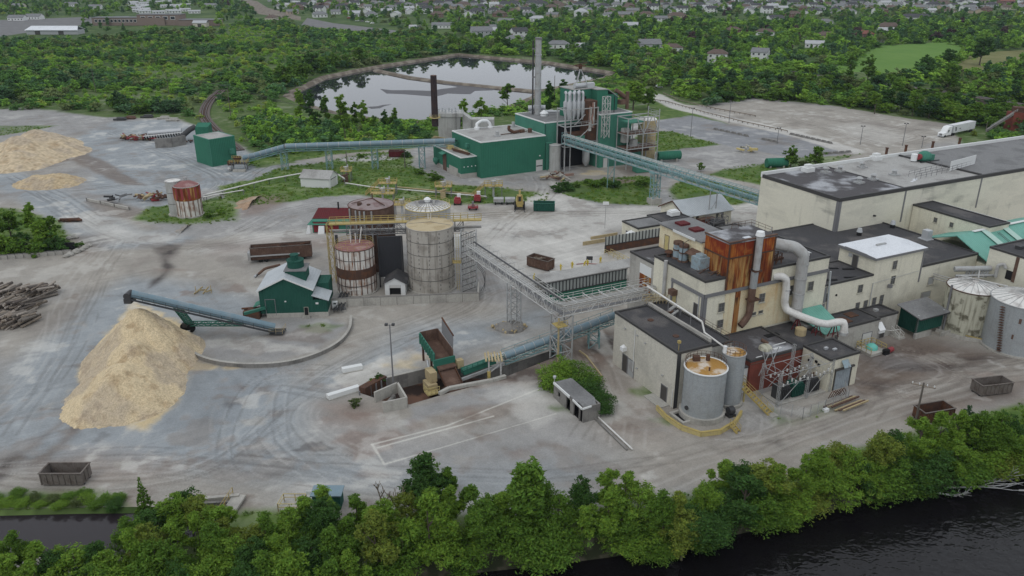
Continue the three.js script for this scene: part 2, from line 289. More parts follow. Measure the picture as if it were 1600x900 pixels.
const MG={
land:mapped(texture(512,512,180,180,(u,v)=>{const a=fbm(u*6,v*6,5,6),b=fbm(u*24+9,v*24,4,24),g=0.75+0.5*vn(u*256,v*256,256);const c=mix3([0.05,0.09,0.025],[0.095,0.14,0.045],sst(0.4,0.7,a*0.6+b*0.4));return c.map((k)=>k*g);}),{roughness:1}),
bank:mapped(texture(256,256,12,12,(u,v)=>{const a=fbm(u*8,v*8,5,8);return mix3([0.03,0.035,0.018],[0.10,0.09,0.065],sst(0.35,0.7,a));}),{roughness:1}),
levee:mapped(texture(256,256,30,30,(u,v)=>{const a=fbm(u*8,v*8,5,8),g=0.85+0.3*vn(u*128,v*128,128);return mix3([0.15,0.125,0.10],[0.25,0.22,0.18],sst(0.35,0.7,a)).map((k)=>k*g);}),{roughness:1}),
pit:mapped(texture(256,256,14,14,(u,v)=>mix3([0.035,0.024,0.02],[0.15,0.085,0.06],sst(0.38,0.72,fbm(u*6,v*6,5,6)))),{roughness:1}),
field:mapped(texture(256,256,90,90,(u,v)=>{const a=fbm(u*6,v*6,4,6),s=vn(u*60,v*3,60);return mix3([0.09,0.19,0.034],[0.135,0.235,0.05],clamp(a*0.8+s*0.25));}),{roughness:1}),
straw:mapped(texture(256,256,60,60,(u,v)=>{const a=fbm(u*8,v*8,4,8);return mix3([0.13,0.145,0.05],[0.21,0.2,0.09],a);}),{roughness:1}),
asphalt:mapped(texture(256,256,40,40,(u,v)=>{const a=fbm(u*8,v*8,4,8);return mix3([0.13,0.13,0.135],[0.21,0.205,0.2],a);}),{roughness:0.95}),
ballast:mapped(texture(128,128,6,6,(u,v)=>{const a=fbm(u*32,v*32,3,32);return mix3([0.07,0.06,0.055],[0.19,0.16,0.145],a);}),{roughness:1}),
};
const waveBump=texture(512,512,26,26,(u,v)=>0.55*fbm(u*10,v*26,4,26)+0.45*fbm(u*44,v*60+5,3,44),false);
const MW={
river:new THREE.MeshPhysicalMaterial({color:new THREE.Color().setRGB(0.007,0.006,0.007),roughness:0.08,ior:1.33,bumpMap:waveBump,bumpScale:0.12}),
canal:new THREE.MeshPhysicalMaterial({color:new THREE.Color().setRGB(0.026,0.021,0.024),roughness:0.1,ior:1.33}),
pond:new THREE.MeshPhysicalMaterial({color:new THREE.Color().setRGB(0.03,0.033,0.04),roughness:0.03,ior:1.33}),
};
const landOutline=[...bankTop,[3500,-300],[3500,-5200],[-3500,-5200],[-3500,60],[-640,60]];
sheet('ground',landOutline,-0.05,MG.land,[canalTop,pondOuter,pitTop]);
sheet('river',[[-700,60],[-700,200],[1200,200],[1200,-400],[420,-215],[160,-140],[-100,-78]],-3,MW.river);
ring('river_bank',bankTop,-0.05,shore,-3.3,MG.bank,false);
{
const q=inset(canalTop,1.4);ring('canal_bank',canalTop,-0.05,q,-1.4,MG.land);
sheet('canal',inset(canalTop,0.3),-0.55,MW.canal);
const q2=inset(pondOuter,5.6),q1=inset(pondOuter,3.2);
ring('pond_levee',pondOuter,-0.05,q1,0.35,MG.levee);ring('pond_shore',q1,0.35,q2,-1.6,MG.levee);
sheet('pond',inset(pondOuter,2),-1.1,MW.pond);
ring('pit_bank',pitTop,-0.05,inset(pitTop,0.25),-2.3,M.concreteDark);sheet('pit_floor',inset(pitTop,0.1),-2.2,MG.pit);
}
// causeway between the two basins of the pond: a low earth dyke
{
const top=wpx([[588,108],[640,119],[700,127],[770,134],[842,141]],0),a=[],g=[];
for (let i=0;i < top.length;i++) {const p=top[Math.max(0,i-1)],q=top[Math.min(top.length-1,i+1)],dx=q[0]-p[0],dz=q[1]-p[1],L=Math.hypot(dx,dz);a.push([-dz / L,dx / L]);}
const row=(i,s,w,y)=>[top[i][0]+a[i][0]*w*s,y,top[i][1]+a[i][1]*w*s];
for (let i=0;i < top.length-1;i++) {const w=1.6,w2=3.4;g.push(quad(row(i,-1,w,-0.2),row(i,1,w,-0.2),row(i+1,1,w,-0.2),row(i+1,-1,w,-0.2)));for (const s of [-1,1]) g.push(quad(row(i,s,w,-0.2),row(i,s,w2,-1.7),row(i+1,s,w2,-1.7),row(i+1,s,w,-0.2)));}
const o=new THREE.Mesh(merged(g),MG.levee);o.name='causeway';scene.add(o);structure(o);
// scum on the water along it
const scum=(name,px,label)=>{const poly=wpx(px,-1.1);const s=toShape(poly),gg=new THREE.ShapeGeometry(s);gg.rotateX(-Math.PI / 2);gg.translate(0,-1.07,0);const m=new THREE.Mesh(gg,std([0.04,0.036,0.042],{roughness:0.55}));m.name=numbered(name);scene.add(m);stuff(m,label,'algae');};
scum('algae_mat',[[594,139],[612,141],[640,141],[672,142],[690,139],[716,136],[690,131],[700,130],[735,134],[780,138],[770,141],[742,142],[735,147],[722,147],[700,146],[680,151],[655,149],[630,147],[604,146]],'dark floating algae mat spread over the water below the causeway');
scum('algae_mat',[[573,167],[590,166],[598,164],[612,163],[600,166],[594,169],[580,170]],'small dark strip of algae floating in the front of the pond');
}
// fields, lots and streets beyond
sheet('field',wpx([[1286,118],[1352,76],[1368,72],[1500,64],[1512,86],[1455,108],[1440,116],[1400,122],[1350,128]]),-0.02,MG.field);
sheet('meadow',wpx([[1424,133],[1470,112],[1510,88],[1560,80],[1600,78],[1600,100],[1540,108],[1500,128],[1452,138]]),-0.02,MG.straw);
sheet('meadow',wpx([[1560,32],[1640,28],[1640,42],[1576,42]]),-0.02,MG.straw);
sheet('street',wpx([[480,28],[520,36],[580,43],[640,50],[600,52],[540,47],[470,40]]),-0.015,MG.asphalt);
sheet('street',wpx([[370,-4],[402,2],[418,12],[470,26],[470,32],[405,22],[380,10]]),-0.015,MG.levee);
sheet('street',wpx([[1340,52],[1404,62],[1392,68],[1330,60]]),-0.015,MG.asphalt);
sheet('street',wpx([[-20,32],[120,27],[200,25],[230,33],[120,40],[-20,60]]),-0.015,MG.asphalt);
sheet('street',wpx([[1560,34],[1640,60],[1640,70],[1556,40]]),-0.015,MG.asphalt);

// the yard: gravel, mud, slabs, spilt chips and turf, laid out in metres
const K={beige:[0.325,0.302,0.268],blue:[0.288,0.308,0.32],pale:[0.47,0.455,0.425],grey:[0.29,0.284,0.276],brown:[0.168,0.132,0.108],dark:[0.06,0.05,0.048],red:[0.22,0.168,0.142],turf:[0.075,0.135,0.03],conc:[0.42,0.405,0.375],chips:[0.52,0.42,0.26],asph:[0.24,0.245,0.255],slab:[0.25,0.27,0.285],line:[0.60,0.585,0.53],scrub:[0.075,0.125,0.033]};
const LAY=[];
const poly=(k,px,o={})=>LAY.push({p:wpx(px),c:K[k],soft:1.2,rag:2,a:1,...o});
const stroke=(k,px,w,o={})=>LAY.push({s:wpx(px),w:w / 2,c:K[k],soft:1,rag:1,a:1,...o});
const spot=(k,x,y,rx,rz,o={})=>{const [cx,cz]=W.y(x,y),p=[];for (let i=0;i < 14;i++) {const a=i / 14*6.2832,q=1+0.3*Math.sin(a*3+x)+0.2*Math.sin(a*5+y);p.push([cx+Math.cos(a)*rx*q,cz+Math.sin(a)*rz*q]);} LAY.push({p,c:K[k],soft:0.8,rag:1.5,a:1,...o});};
// woods and verges outside the yard
poly('scrub',[[-900,60],[180,60],[500,60],[700,60],[1010,80],[1160,150],[1100,165],[1030,160],[990,165],[985,195],[940,215],[700,215],[560,230],[440,258],[400,244],[330,203],[270,184],[180,184],[100,178],[-900,190]],{rag:3});
poly('scrub',[[1160,150],[1300,165],[1420,185],[1500,196],[1530,205],[1700,215],[1700,60],[1000,60]],{rag:3});
poly('scrub',[[1488,202],[1530,203],[1760,216],[1760,270],[1600,232],[1500,224]],{rag:2});
poly('grey',[[-60,175],[40,168],[110,176],[180,188],[120,212],[0,215],[-200,225]],{soft:3});
poly('turf',[[-100,190],[0,196],[90,196],[40,206],[0,212],[-100,218]],{a:0.7});
// upper yard
poly('blue',[[175,190],[270,186],[320,204],[395,242],[440,270],[400,286],[330,296],[300,302],[250,330],[200,320],[130,300],[150,270],[110,232],[120,212]],{soft:3,tr:[0.8,0.6]});
stroke('blue',[[-120,240],[-20,268],[70,305],[130,345],[190,375],[262,372]],13,{tr:1,soft:3});
stroke('pale',[[130,340],[200,372],[250,372]],9,{soft:3,a:0.8});
poly('brown',[[110,226],[160,250],[230,290],[190,288],[150,270],[110,250],[60,262],[20,268],[60,255]],{a:0.75});
poly('brown',[[130,315],[170,312],[225,328],[210,342],[150,335]],{a:0.5});
poly('brown',[[95,370],[150,365],[175,375],[150,400],[110,400]],{a:0.5,soft:3});
poly('grey',[[370,320],[420,305],[490,300],[540,300],[620,312],[520,335],[470,350],[400,345]],{soft:3,a:0.8});
poly('turf',[[345,292],[400,276],[440,262],[520,250],[560,240],[640,236],[648,262],[690,288],[780,292],[860,302],[855,314],[800,318],[700,318],[600,312],[560,302],[500,308],[430,318],[390,320],[350,312]],{rag:3});
poly('turf',[[372,246],[440,240],[560,230],[690,215],[690,226],[600,236],[520,242],[440,255],[400,262]],{rag:3});
stroke('grey',[[545,248],[600,246],[650,238],[680,230],[672,242],[660,256],[690,274],[740,284],[800,284],[860,278],[880,262]],8,{soft:2,tr:1});
poly('red',[[375,318],[400,306],[440,304],[440,318],[410,334],[380,338]],{soft:3,a:0.75});
poly('turf',[[210,342],[235,322],[290,320],[340,306],[366,322],[368,346],[330,350],[290,352],[240,349]],{rag:2});
poly('grey',[[225,346],[300,350],[366,340],[372,362],[340,374],[280,368]],{soft:2,a:0.9});
poly('turf',[[-80,318],[20,326],[90,344],[104,368],[112,388],[0,398],[-80,402]],{rag:2});
// middle yard: pale packed limestone
poly('pale',[[300,392],[420,362],[520,352],[720,332],[800,318],[930,322],[1100,318],[1200,318],[1180,345],[1000,345],[930,372],[940,400],[940,425],[860,430],[800,445],[760,400],[740,345],[620,350],[470,380],[380,400]],{soft:4,tr:1});
poly('pale',[[800,325],[860,290],[840,272],[860,268],[880,290],[930,318],[900,340]],{soft:2});
poly('beige',[[720,322],[860,322],[870,340],[760,346]],{soft:4});
poly('red',[[340,380],[470,372],[560,368],[540,384],[440,392],[330,398]],{soft:4,a:0.55});
poly('turf',[[866,290],[905,282],[1000,274],[1024,276],[1033,292],[1026,320],[960,320],[916,314],[880,304]],{rag:1.5});
poly('turf',[[1042,296],[1070,276],[1150,290],[1196,308],[1150,320],[1090,314],[1048,310]],{rag:1.5});
poly('turf',[[1100,272],[1140,262],[1200,254],[1218,266],[1200,292],[1176,286]],{rag:1.5});
poly('turf',[[980,228],[1002,206],[1050,205],[1125,226],[1060,234],[1000,240]],{rag:1.5});
poly('turf',[[975,168],[1028,158],[1100,182],[1150,197],[1060,184],[985,192]],{rag:1.5});
poly('grey',[[980,240],[1060,236],[1130,226],[1230,248],[1160,262],[1080,270],[1000,262]],{soft:2,a:0.9});
stroke('grey',[[1040,275],[1028,295],[1040,312]],5,{soft:1.5});
poly('brown',[[960,262],[1010,258],[1030,268],[980,276]],{a:0.7});
spot('chips',930,270,4,3,{a:0.7});spot('red',975,283,6,3,{a:0.8});
poly('beige',[[1104,166],[1190,156],[1290,168],[1400,184],[1490,198],[1482,214],[1420,238],[1340,232],[1240,206],[1150,186]],{soft:2,tr:1});
poly('pale',[[1300,198],[1340,190],[1380,200],[1420,215],[1380,226],[1330,216]],{soft:6,a:0.5});
poly('asph',[[1002,192],[1080,180],[1130,192],[1240,212],[1345,238],[1300,244],[1240,248],[1130,226],[1060,208]],{soft:1.5});
stroke('pale',[[1020,148],[1060,168],[1140,186],[1230,206],[1330,236]],9,{soft:1.2});
poly('turf',[[1205,256],[1240,246],[1300,244],[1350,240],[1300,252],[1230,266]],{a:0.8});
// lower yard
poly('blue',[[205,432],[330,444],[420,480],[300,520],[200,560],[150,600],[100,640],[0,690],[-60,700],[-60,650],[60,540],[130,470]],{soft:5,tr:1});
poly('blue',[[-60,690],[95,615],[200,640],[330,560],[480,590],[560,560],[640,510],[760,500],[860,480],[860,510],[720,550],[560,600],[490,630],[500,690],[620,720],[820,690],[1000,740],[800,790],[560,770],[300,755],[0,740]],{soft:6,tr:1});
poly('grey',[[490,640],[560,660],[700,680],[870,630],[900,650],[960,700],[820,740],[620,740],[500,690]],{soft:5,a:0.8});
poly('beige',[[-60,735],[150,720],[330,745],[420,770],[380,790],[200,770],[-60,770]],{soft:5});
poly('red',[[60,720],[140,705],[220,715],[260,740],[150,755],[60,745]],{soft:4,a:0.5});
poly('slab',[[305,580],[440,575],[380,640],[365,662],[225,680],[280,640]],{soft:0.3,rag:0.3,a:0.8,tr:2});
poly('slab',[[400,575],[520,550],[440,600],[385,640]],{soft:1,a:0.5});
poly('grey',[[300,545],[330,520],[420,500],[520,500],[545,512],[500,545],[420,565],[330,562]],{soft:1});
spot('pale',375,535,6,3,{a:0.7});spot('pale',440,545,7,2,{a:0.7});spot('turf',500,512,3,1.5,{a:0.6});spot('brown',470,525,6,3,{a:0.5});
poly('dark',[[238,388],[262,380],[284,382],[276,396],[264,404],[272,418],[262,430],[240,446],[232,450],[236,440],[252,424],[250,404]],{a:0.9,rag:1.5});
stroke('brown',[[155,610],[100,690],[60,720]],2,{a:0.6});stroke('dark',[[-5,745],[12,722],[24,716]],3,{a:0.8});
stroke('brown',[[112,650],[70,680],[45,700]],1.2,{a:0.6});stroke('brown',[[140,645],[120,672]],1.2,{a:0.6});
poly('chips',[[100,628],[135,560],[210,475],[292,505],[300,560],[380,574],[296,582],[284,630],[225,668],[160,650]],{soft:1,rag:2.5});
poly('conc',[[520,590],[640,545],[668,552],[678,570],[604,586],[545,610]],{soft:0.5,rag:0.6});
spot('chips',628,570,2.4,1.6,{a:0.6});spot('chips',655,558,2,1,{a:0.6});
poly('grey',[[690,618],[780,594],[868,556],[880,600],[780,630],[640,660],[640,636]],{soft:0.8});
poly('red',[[500,630],[560,625],[600,640],[580,665],[510,660]],{soft:3,a:0.7});
poly('brown',[[700,600],[775,592],[868,552],[880,575],[850,600],[800,596],[740,606]],{soft:1,a:0.9});poly('red',[[770,596],[860,565],[880,590],[830,602]],{soft:2,a:0.5});spot('dark',830,585,4,2,{a:0.6});spot('red',575,690,4,3,{a:0.7});spot('brown',720,655,5,2,{a:0.4});spot('brown',770,640,5,2,{a:0.5});spot('pale',850,640,6,4,{a:0.6});spot('pale',800,610,6,3,{a:0.4});
stroke('line',[[581,694],[700,664],[840,608]],0.26,{soft:0.1,rag:0.15,a:0.6});stroke('line',[[590,699],[690,672],[770,650]],0.3,{soft:0.1,rag:0.15,a:0.6});
stroke('line',[[581,694],[600,725],[720,690],[868,646]],0.26,{soft:0.1,rag:0.15,a:0.65});
poly('brown',[[868,520],[920,505],[960,520],[960,560],[940,575],[900,560],[870,545]],{soft:2,a:0.9});
poly('dark',[[915,540],[945,525],[958,530],[956,560],[940,556]],{soft:1,a:0.85});poly('conc',[[920,530],[940,515],[965,565],[955,572]],{soft:0.4,rag:0.4,a:0.7});
poly('red',[[900,560],[960,570],[1000,610],[1060,650],[1040,690],[960,690],[930,640]],{soft:4,a:0.35});
spot('conc',950,640,3,3,{a:0.6});spot('turf',1010,612,2,1.2,{a:0.8});spot('turf',1035,655,2,1,{a:0.7});spot('turf',885,637,2.5,1,{a:0.7});
poly('grey',[[1130,640],[1200,600],[1240,655],[1210,680],[1120,690]],{soft:2,a:0.7});
poly('turf',[[1200,640],[1240,655],[1300,630],[1330,640],[1260,660],[1215,668]],{a:0.7});
poly('conc',[[1300,612],[1336,602],[1358,628],[1330,645],[1310,630]],{soft:0.4,rag:0.5});
poly('brown',[[1000,735],[1130,700],[1250,665],[1340,640],[1600,570],[1640,600],[1440,640],[1260,700],[1080,745],[990,760]],{soft:3,a:0.55});
poly('brown',[[1330,540],[1400,525],[1470,530],[1560,560],[1640,560],[1640,585],[1500,600],[1400,622],[1350,610]],{soft:4,a:0.95});
poly('red',[[1340,590],[1420,600],[1400,630],[1330,640]],{soft:4,a:0.8});
poly('blue',[[1350,555],[1400,555],[1455,570],[1440,582],[1390,580]],{soft:3,a:0.8});
poly('brown',[[1310,560],[1420,522],[1500,545],[1600,560],[1640,590],[1480,604],[1390,628],[1335,640]],{soft:3,rag:3,a:0.6});poly('dark',[[1340,545],[1420,530],[1500,548],[1560,562],[1600,566],[1500,590],[1420,600],[1360,600]],{soft:4,a:0.33,rag:4});spot('dark',1380,600,4,2,{a:0.5});spot('dark',1500,575,9,1.6,{a:0.5});spot('dark',1530,560,6,1.2,{a:0.5});spot('beige',1475,560,4,2,{a:0.6});spot('brown',1420,590,5,2,{a:0.6});
stroke('beige',[[980,748],[1100,722],[1240,682],[1320,650],[1420,622],[1520,592],[1700,552]],7,{soft:2,tr:1,a:0.7});
poly('brown',[[1410,645],[1480,620],[1600,595],[1600,625],[1500,640],[1440,665]],{soft:3,a:0.85});
poly('beige',[[760,512],[800,500],[832,516],[790,524]],{soft:1.5});
poly('turf',[[-60,768],[40,765],[130,768],[192,776],[200,791],[0,796],[-60,797]],{rag:1.2});
poly('turf',[[380,800],[700,812],[900,800],[1060,770],[1200,745],[1300,712],[1450,668],[1620,620],[1700,640],[1700,700],[1300,800],[1000,850],[600,905],[300,930],[100,930]],{rag:2.5});
{const keep=seed;seed=4242;for (let i=0;i < 210;i++) {const py=230+560*Math.sqrt(rnd()),px=rr(-20,1620),d=py > 500 ? 1 :1.6;spot(pick(['brown','dark','brown','pale','beige','red','grey','brown']),px,py,rr(0.5,2.6)*d,rr(0.4,1.5)*d,{a:rr(0.25,0.65),rag:rr(0.6,1.8),soft:rr(0.3,1)});} seed=keep;}
for (const l of LAY) {const q=l.p ?? l.s,m=2*(l.soft+l.rag)+(l.w ?? 0);l.bb=[Math.min(...q.map((a)=>a[0]))-m,Math.max(...q.map((a)=>a[0]))+m,Math.min(...q.map((a)=>a[1]))-m,Math.max(...q.map((a)=>a[1]))+m];}
function segD(x,z,a,b) {const dx=b[0]-a[0],dz=b[1]-a[1],t=clamp(((x-a[0])*dx+(z-a[1])*dz) / (dx*dx+dz*dz));return Math.hypot(x-a[0]-dx*t,z-a[1]-dz*t);}
function inPoly(x,z,p) {let r=false;for (let i=0,j=p.length-1;i < p.length;j=i++) {const a=p[i],b=p[j];if ((a[1] > z) !== (b[1] > z) && x < (b[0]-a[0])*(z-a[1]) / (b[1]-a[1])+a[0]) r=!r;} return r;}
function sd(x,z,l) {let d=1e9;const q=l.p ?? l.s;for (let i=0;i < q.length-(l.p ? 0 :1);i++) d=Math.min(d,segD(x,z,q[i],q[(i+1) % q.length]));return l.s ? l.w-d :inPoly(x,z,q) ? d :-d;}
// wheel tracks: pairs of ruts along the ways the trucks take, stamped on a grid
const WAYS=[[[-30,252],[80,312],[190,375],[300,388],[420,374],[560,354],[740,338],[900,332],[1180,332]],[[190,376],[140,440],[90,560],[-10,690]],[[600,762],[470,690],[445,640],[560,572],[680,520],[775,475],[760,410],[800,352],[862,300],[850,275]],[[-20,735],[200,722],[420,742],[700,764],[980,748],[1100,722],[1240,682],[1420,622],[1620,570]],[[440,640],[300,722],[100,742],[-20,745]],[[180,205],[300,255],[350,288],[250,330],[150,350]],[[862,440],[770,446],[700,490],[560,545],[460,600]],[[1330,645],[1400,600],[1480,585],[1620,578]],[[1180,172],[1300,186],[1400,200],[1452,214],[1380,228],[1300,202],[1240,184],[1300,178]],[[1010,192],[1130,205],[1330,238]],[[1360,575],[1420,560],[1470,580],[1410,606],[1350,600]],[[1120,700],[1190,690],[1215,660],[1205,640]],[[300,390],[380,360],[450,330],[560,312]],[[520,600],[430,600],[390,650],[420,720],[520,745]],[[940,690],[960,630],[930,560],[900,520]],[[100,300],[230,290],[330,300],[420,262]]];
function ruts(x0,x1,z0,z1,w,h) {
const g=new Float32Array(w*h),sx=w / (x1-x0),sz=h / (z1-z0),keep=seed;seed=777;
for (const way of WAYS) for (let r=0;r < 9;r++) {const off=rr(-4.2,4.2),s=rnd() < 0.55 ? -1 :1,k=rr(0.06,0.2),ph=rr(0,90),pts=wpx(way),c=new THREE.CatmullRomCurve3(pts.map(([x,z])=>V(x+rr(-1.5,1.5),0,z+rr(-1.5,1.5)))),L=c.getLength(),n=Math.ceil(L / 0.5),P0=c.getSpacedPoints(n);
for (let i=0;i < n;i++) {const a=P0[i],b=P0[i+1],dx=b.x-a.x,dz=b.z-a.z,l=Math.hypot(dx,dz) || 1,nx=-dz / l,nz=dx / l;for (let q=0;q < 5;q++) {const f=q / 5,on=sst(0.35,0.6,vn((i+f)*0.07+ph,r*3.1+5));if (on <= 0) continue;for (const e of [-0.95,0.95]) for (let u=-0.3;u <= 0.3;u += 0.1) {const d=off+e+u+0.5*(vn(i*0.06+ph,3)-0.5),px=Math.floor((a.x+dx*f+nx*d-x0)*sx),pz=Math.floor((a.z+dz*f+nz*d-z0)*sz);if (px >= 0 && pz >= 0 && px < w && pz < h) {const o=pz*w+px,v=s*k*on*(1-Math.abs(u) / 0.45);if (Math.abs(v) > Math.abs(g[o])*0.6) g[o]=g[o]*0.5+v*0.8;}}}}}
seed=keep;return g;
}
function yardColour(x,z) {
const n1=fbm(x / 9+50,z / 9+50,4)-0.5,n2=fbm(x / 2.2+9,z / 2.2+3,4)-0.5,n3=fbm(x / 28+5,z / 28,3)-0.5;
let c=mix3(K.beige,K.grey,sst(-0.1,0.2,n3)),tr=0.5;
for (const l of LAY) {
if (x < l.bb[0] || x > l.bb[1] || z < l.bb[2] || z > l.bb[3]) continue;
const d=sd(x,z,l)+(n1*1.6+n2*1.1)*l.rag;let a=sst(-l.soft,l.soft,d)*l.a;if (a <= 0) continue;
if (l.c === K.turf || l.c === K.scrub) {const g=sst(-0.22,0.25,n2+n1*0.6);c=mix3(c,mix3(l.c,l.c === K.turf ? [0.115,0.165,0.045] :[0.10,0.135,0.05],g),a);tr=mix(tr,0.2,a);} else {c=mix3(c,l.c,a*(1-0.25*Math.max(0,n2*2)));if (l.tr) tr=mix(tr,1,a);}
}
// wheel ruts and washed silt: long streaks of lighter and darker stone
const ux=x*0.82-z*0.57,uz=x*0.57+z*0.82,st=fbm(ux / 26,uz / 0.9,3)-0.5,st2=fbm(uz / 30+40,ux / 1.3,3)-0.5;
const k=1+tr*(st*0.3*sst(0.3,0.6,fbm(x / 22,z / 22+9,2))+st2*0.24*sst(0.4,0.6,fbm(x / 25+30,z / 25,2)))+n2*0.34+n1*0.26+(rnd()-0.5)*0.2;
const sil=sst(0.12,0.26,n1+n2*0.5)*0.5*tr,mud=sst(0.11,0.26,-n1+n2*0.5)*0.5;
c=mix3(c,[0.48,0.47,0.44],sil);c=mix3(c,[0.22,0.195,0.175],mud*(tr > 0.3 ? 1 :0.2));
return c.map((q)=>q*k);
}
function yard(name,x0,x1,z0,z1,w,h,outline,holes) {
const g=ruts(x0,x1,z0,z1,w,h),t=texture(w,h,1,1,(u,v)=>{const c=yardColour(mix(x0,x1,u),mix(z0,z1,v)),k=g[Math.round(v*h)*w+Math.round(u*w)]*(c[1] > c[0]*1.2 ? 0.3 :1)*rr(0.7,1.3);return k < 0 ? [c[0]*(1+k*1.0),c[1]*(1+k*1.06),c[2]*(1+k*1.1)] :mix3(c,[0.55,0.54,0.51],k*0.9);});
t.wrapS=t.wrapT=THREE.ClampToEdgeWrapping;
sheet(name,outline,0,mapped(t,{roughness:0.97}),holes,(x,z)=>[(x-x0) / (x1-x0),(z-z0) / (z1-z0)]);
}
const southA=bankTop.slice(2,11).filter(([x])=>x > -118 && x < 138);
yard('gravel_yard',-118,138,-192,-64,2048,1024,[[-118,-192],[-118,-66],...southA,[138,-113.4],[138,-192]],[canalTop,pitTop]);
yard('gravel_yard',-300,300,-470,-192,2048,1024,[[-300,-470],[-300,-192],[300,-192],[300,-470]],[pondOuter]);
yard('gravel_yard',138,300,-192,-100,256,256,[[138,-192],[138,-113.4],[300,-157.6],[300,-192]],[]);
yard('gravel_yard',-300,-118,-192,-64,256,256,[[-300,-192],[-300,-66],[-118,-66],[-118,-192]],[]);
// ---------------------------------------------------------------- the mill: helpers for walls
const ZF=-91.3;                                                    // the long front of the mill
function win(o,face,at,c,y,w,h,{pane=M.dustyGlass,frame=M.frameTan,bars=1,sill=true,name='window'}={}) {  // face 'z': wall at z = at, c along x; face 'x': wall at x = at looking to -x, c along z
const t=0.06,bx=(a0,a1,y0,y1,d0,d1)=>face === 'z' ? B(a0,a1,y0,y1,at+d0,at+d1) :B(at-d1,at-d0,y0,y1,a0,a1);
const x0=c-w / 2,x1=c+w / 2,y0=y-h / 2,y1=y+h / 2,f=[bx(x0-t,x0,y0-t,y1+t,0,0.07),bx(x1,x1+t,y0-t,y1+t,0,0.07),bx(x0,x1,y1,y1+t,0,0.07),bx(x0,x1,y0-t,y0,0,0.07)];
for (let i=1;i <= bars;i++) {f.push(bx(x0+w*i / (bars+1)-0.025,x0+w*i / (bars+1)+0.025,y0,y1,0.025,0.05));f.push(bx(x0,x1,y0+h*i / (bars+1)-0.025,y0+h*i / (bars+1)+0.025,0.026,0.052));}
const r=P(o,name,frame,f.slice(0,4));if (bars) P(r,'mullion',M.steelGrey,f.slice(4));P(r,'pane',pane,bx(x0,x1,y0,y1,0.003,0.02));if (sill) P(r,'sill',frame,bx(x0-0.15,x1+0.15,y0-t-0.14,y0-t-0.004,0,0.16));return r;
}
function door(o,face,at,c,y0,w,h,m=M.doorDark,frame=M.steelGrey,name='door') {
const bx=(a0,a1,b0,b1,d0,d1)=>face === 'z' ? B(a0,a1,b0,b1,at+d0,at+d1) :B(at-d1,at-d0,b0,b1,a0,a1),t=0.1;
const r=P(o,name,m,bx(c-w / 2,c+w / 2,y0,y0+h,0.003,0.05));
P(r,'door_frame',frame,[bx(c-w / 2-t,c-w / 2,y0,y0+h+t,0,0.09),bx(c+w / 2,c+w / 2+t,y0,y0+h+t,0,0.09),bx(c-w / 2,c+w / 2,y0+h,y0+h+t,0,0.09)]);return r;
}
function flatRoof(o,x0,x1,z0,z1,y,roofM,copM=M.coping,par=0.22) {         // membrane below a proud coping
P(o,'roof',roofM,B(x0+0.3,x1-0.3,y-0.12,y+0.02,z0+0.3,z1-0.3));
P(o,'coping',copM,[B(x0-0.08,x1+0.08,y-0.16,y+par,z1-0.3,z1+0.08),B(x0-0.08,x1+0.08,y-0.16,y+par,z0-0.08,z0+0.3),B(x0-0.08,x0+0.3,y-0.16,y+par,z0+0.3,z1-0.3),B(x1-0.3,x1+0.08,y-0.16,y+par,z0+0.3,z1-0.3)]);
}
const hall=(o,x0,x1,z0,z1,y,wm,rm,y0=0,cm)=>{P(o,'wall',wm,B(x0,x1,y0,y-0.13,z0,z1));flatRoof(o,x0,x1,z0,z1,y,rm,cm);};
function roofVent(o,x,y,z,s=0.8,m=M.galvDull) {const r=P(o,'roof_vent',m,[B(x-s,x+s,y,y+0.35,z-s,z+s),C(x,z,y+0.35,y+1.1,s*0.55,12),C(x,z,y+1.1,y+1.4,s*0.9,12,s*0.5)]);return r;}
const zx=(px,py)=>FM.z(px,py,ZF);

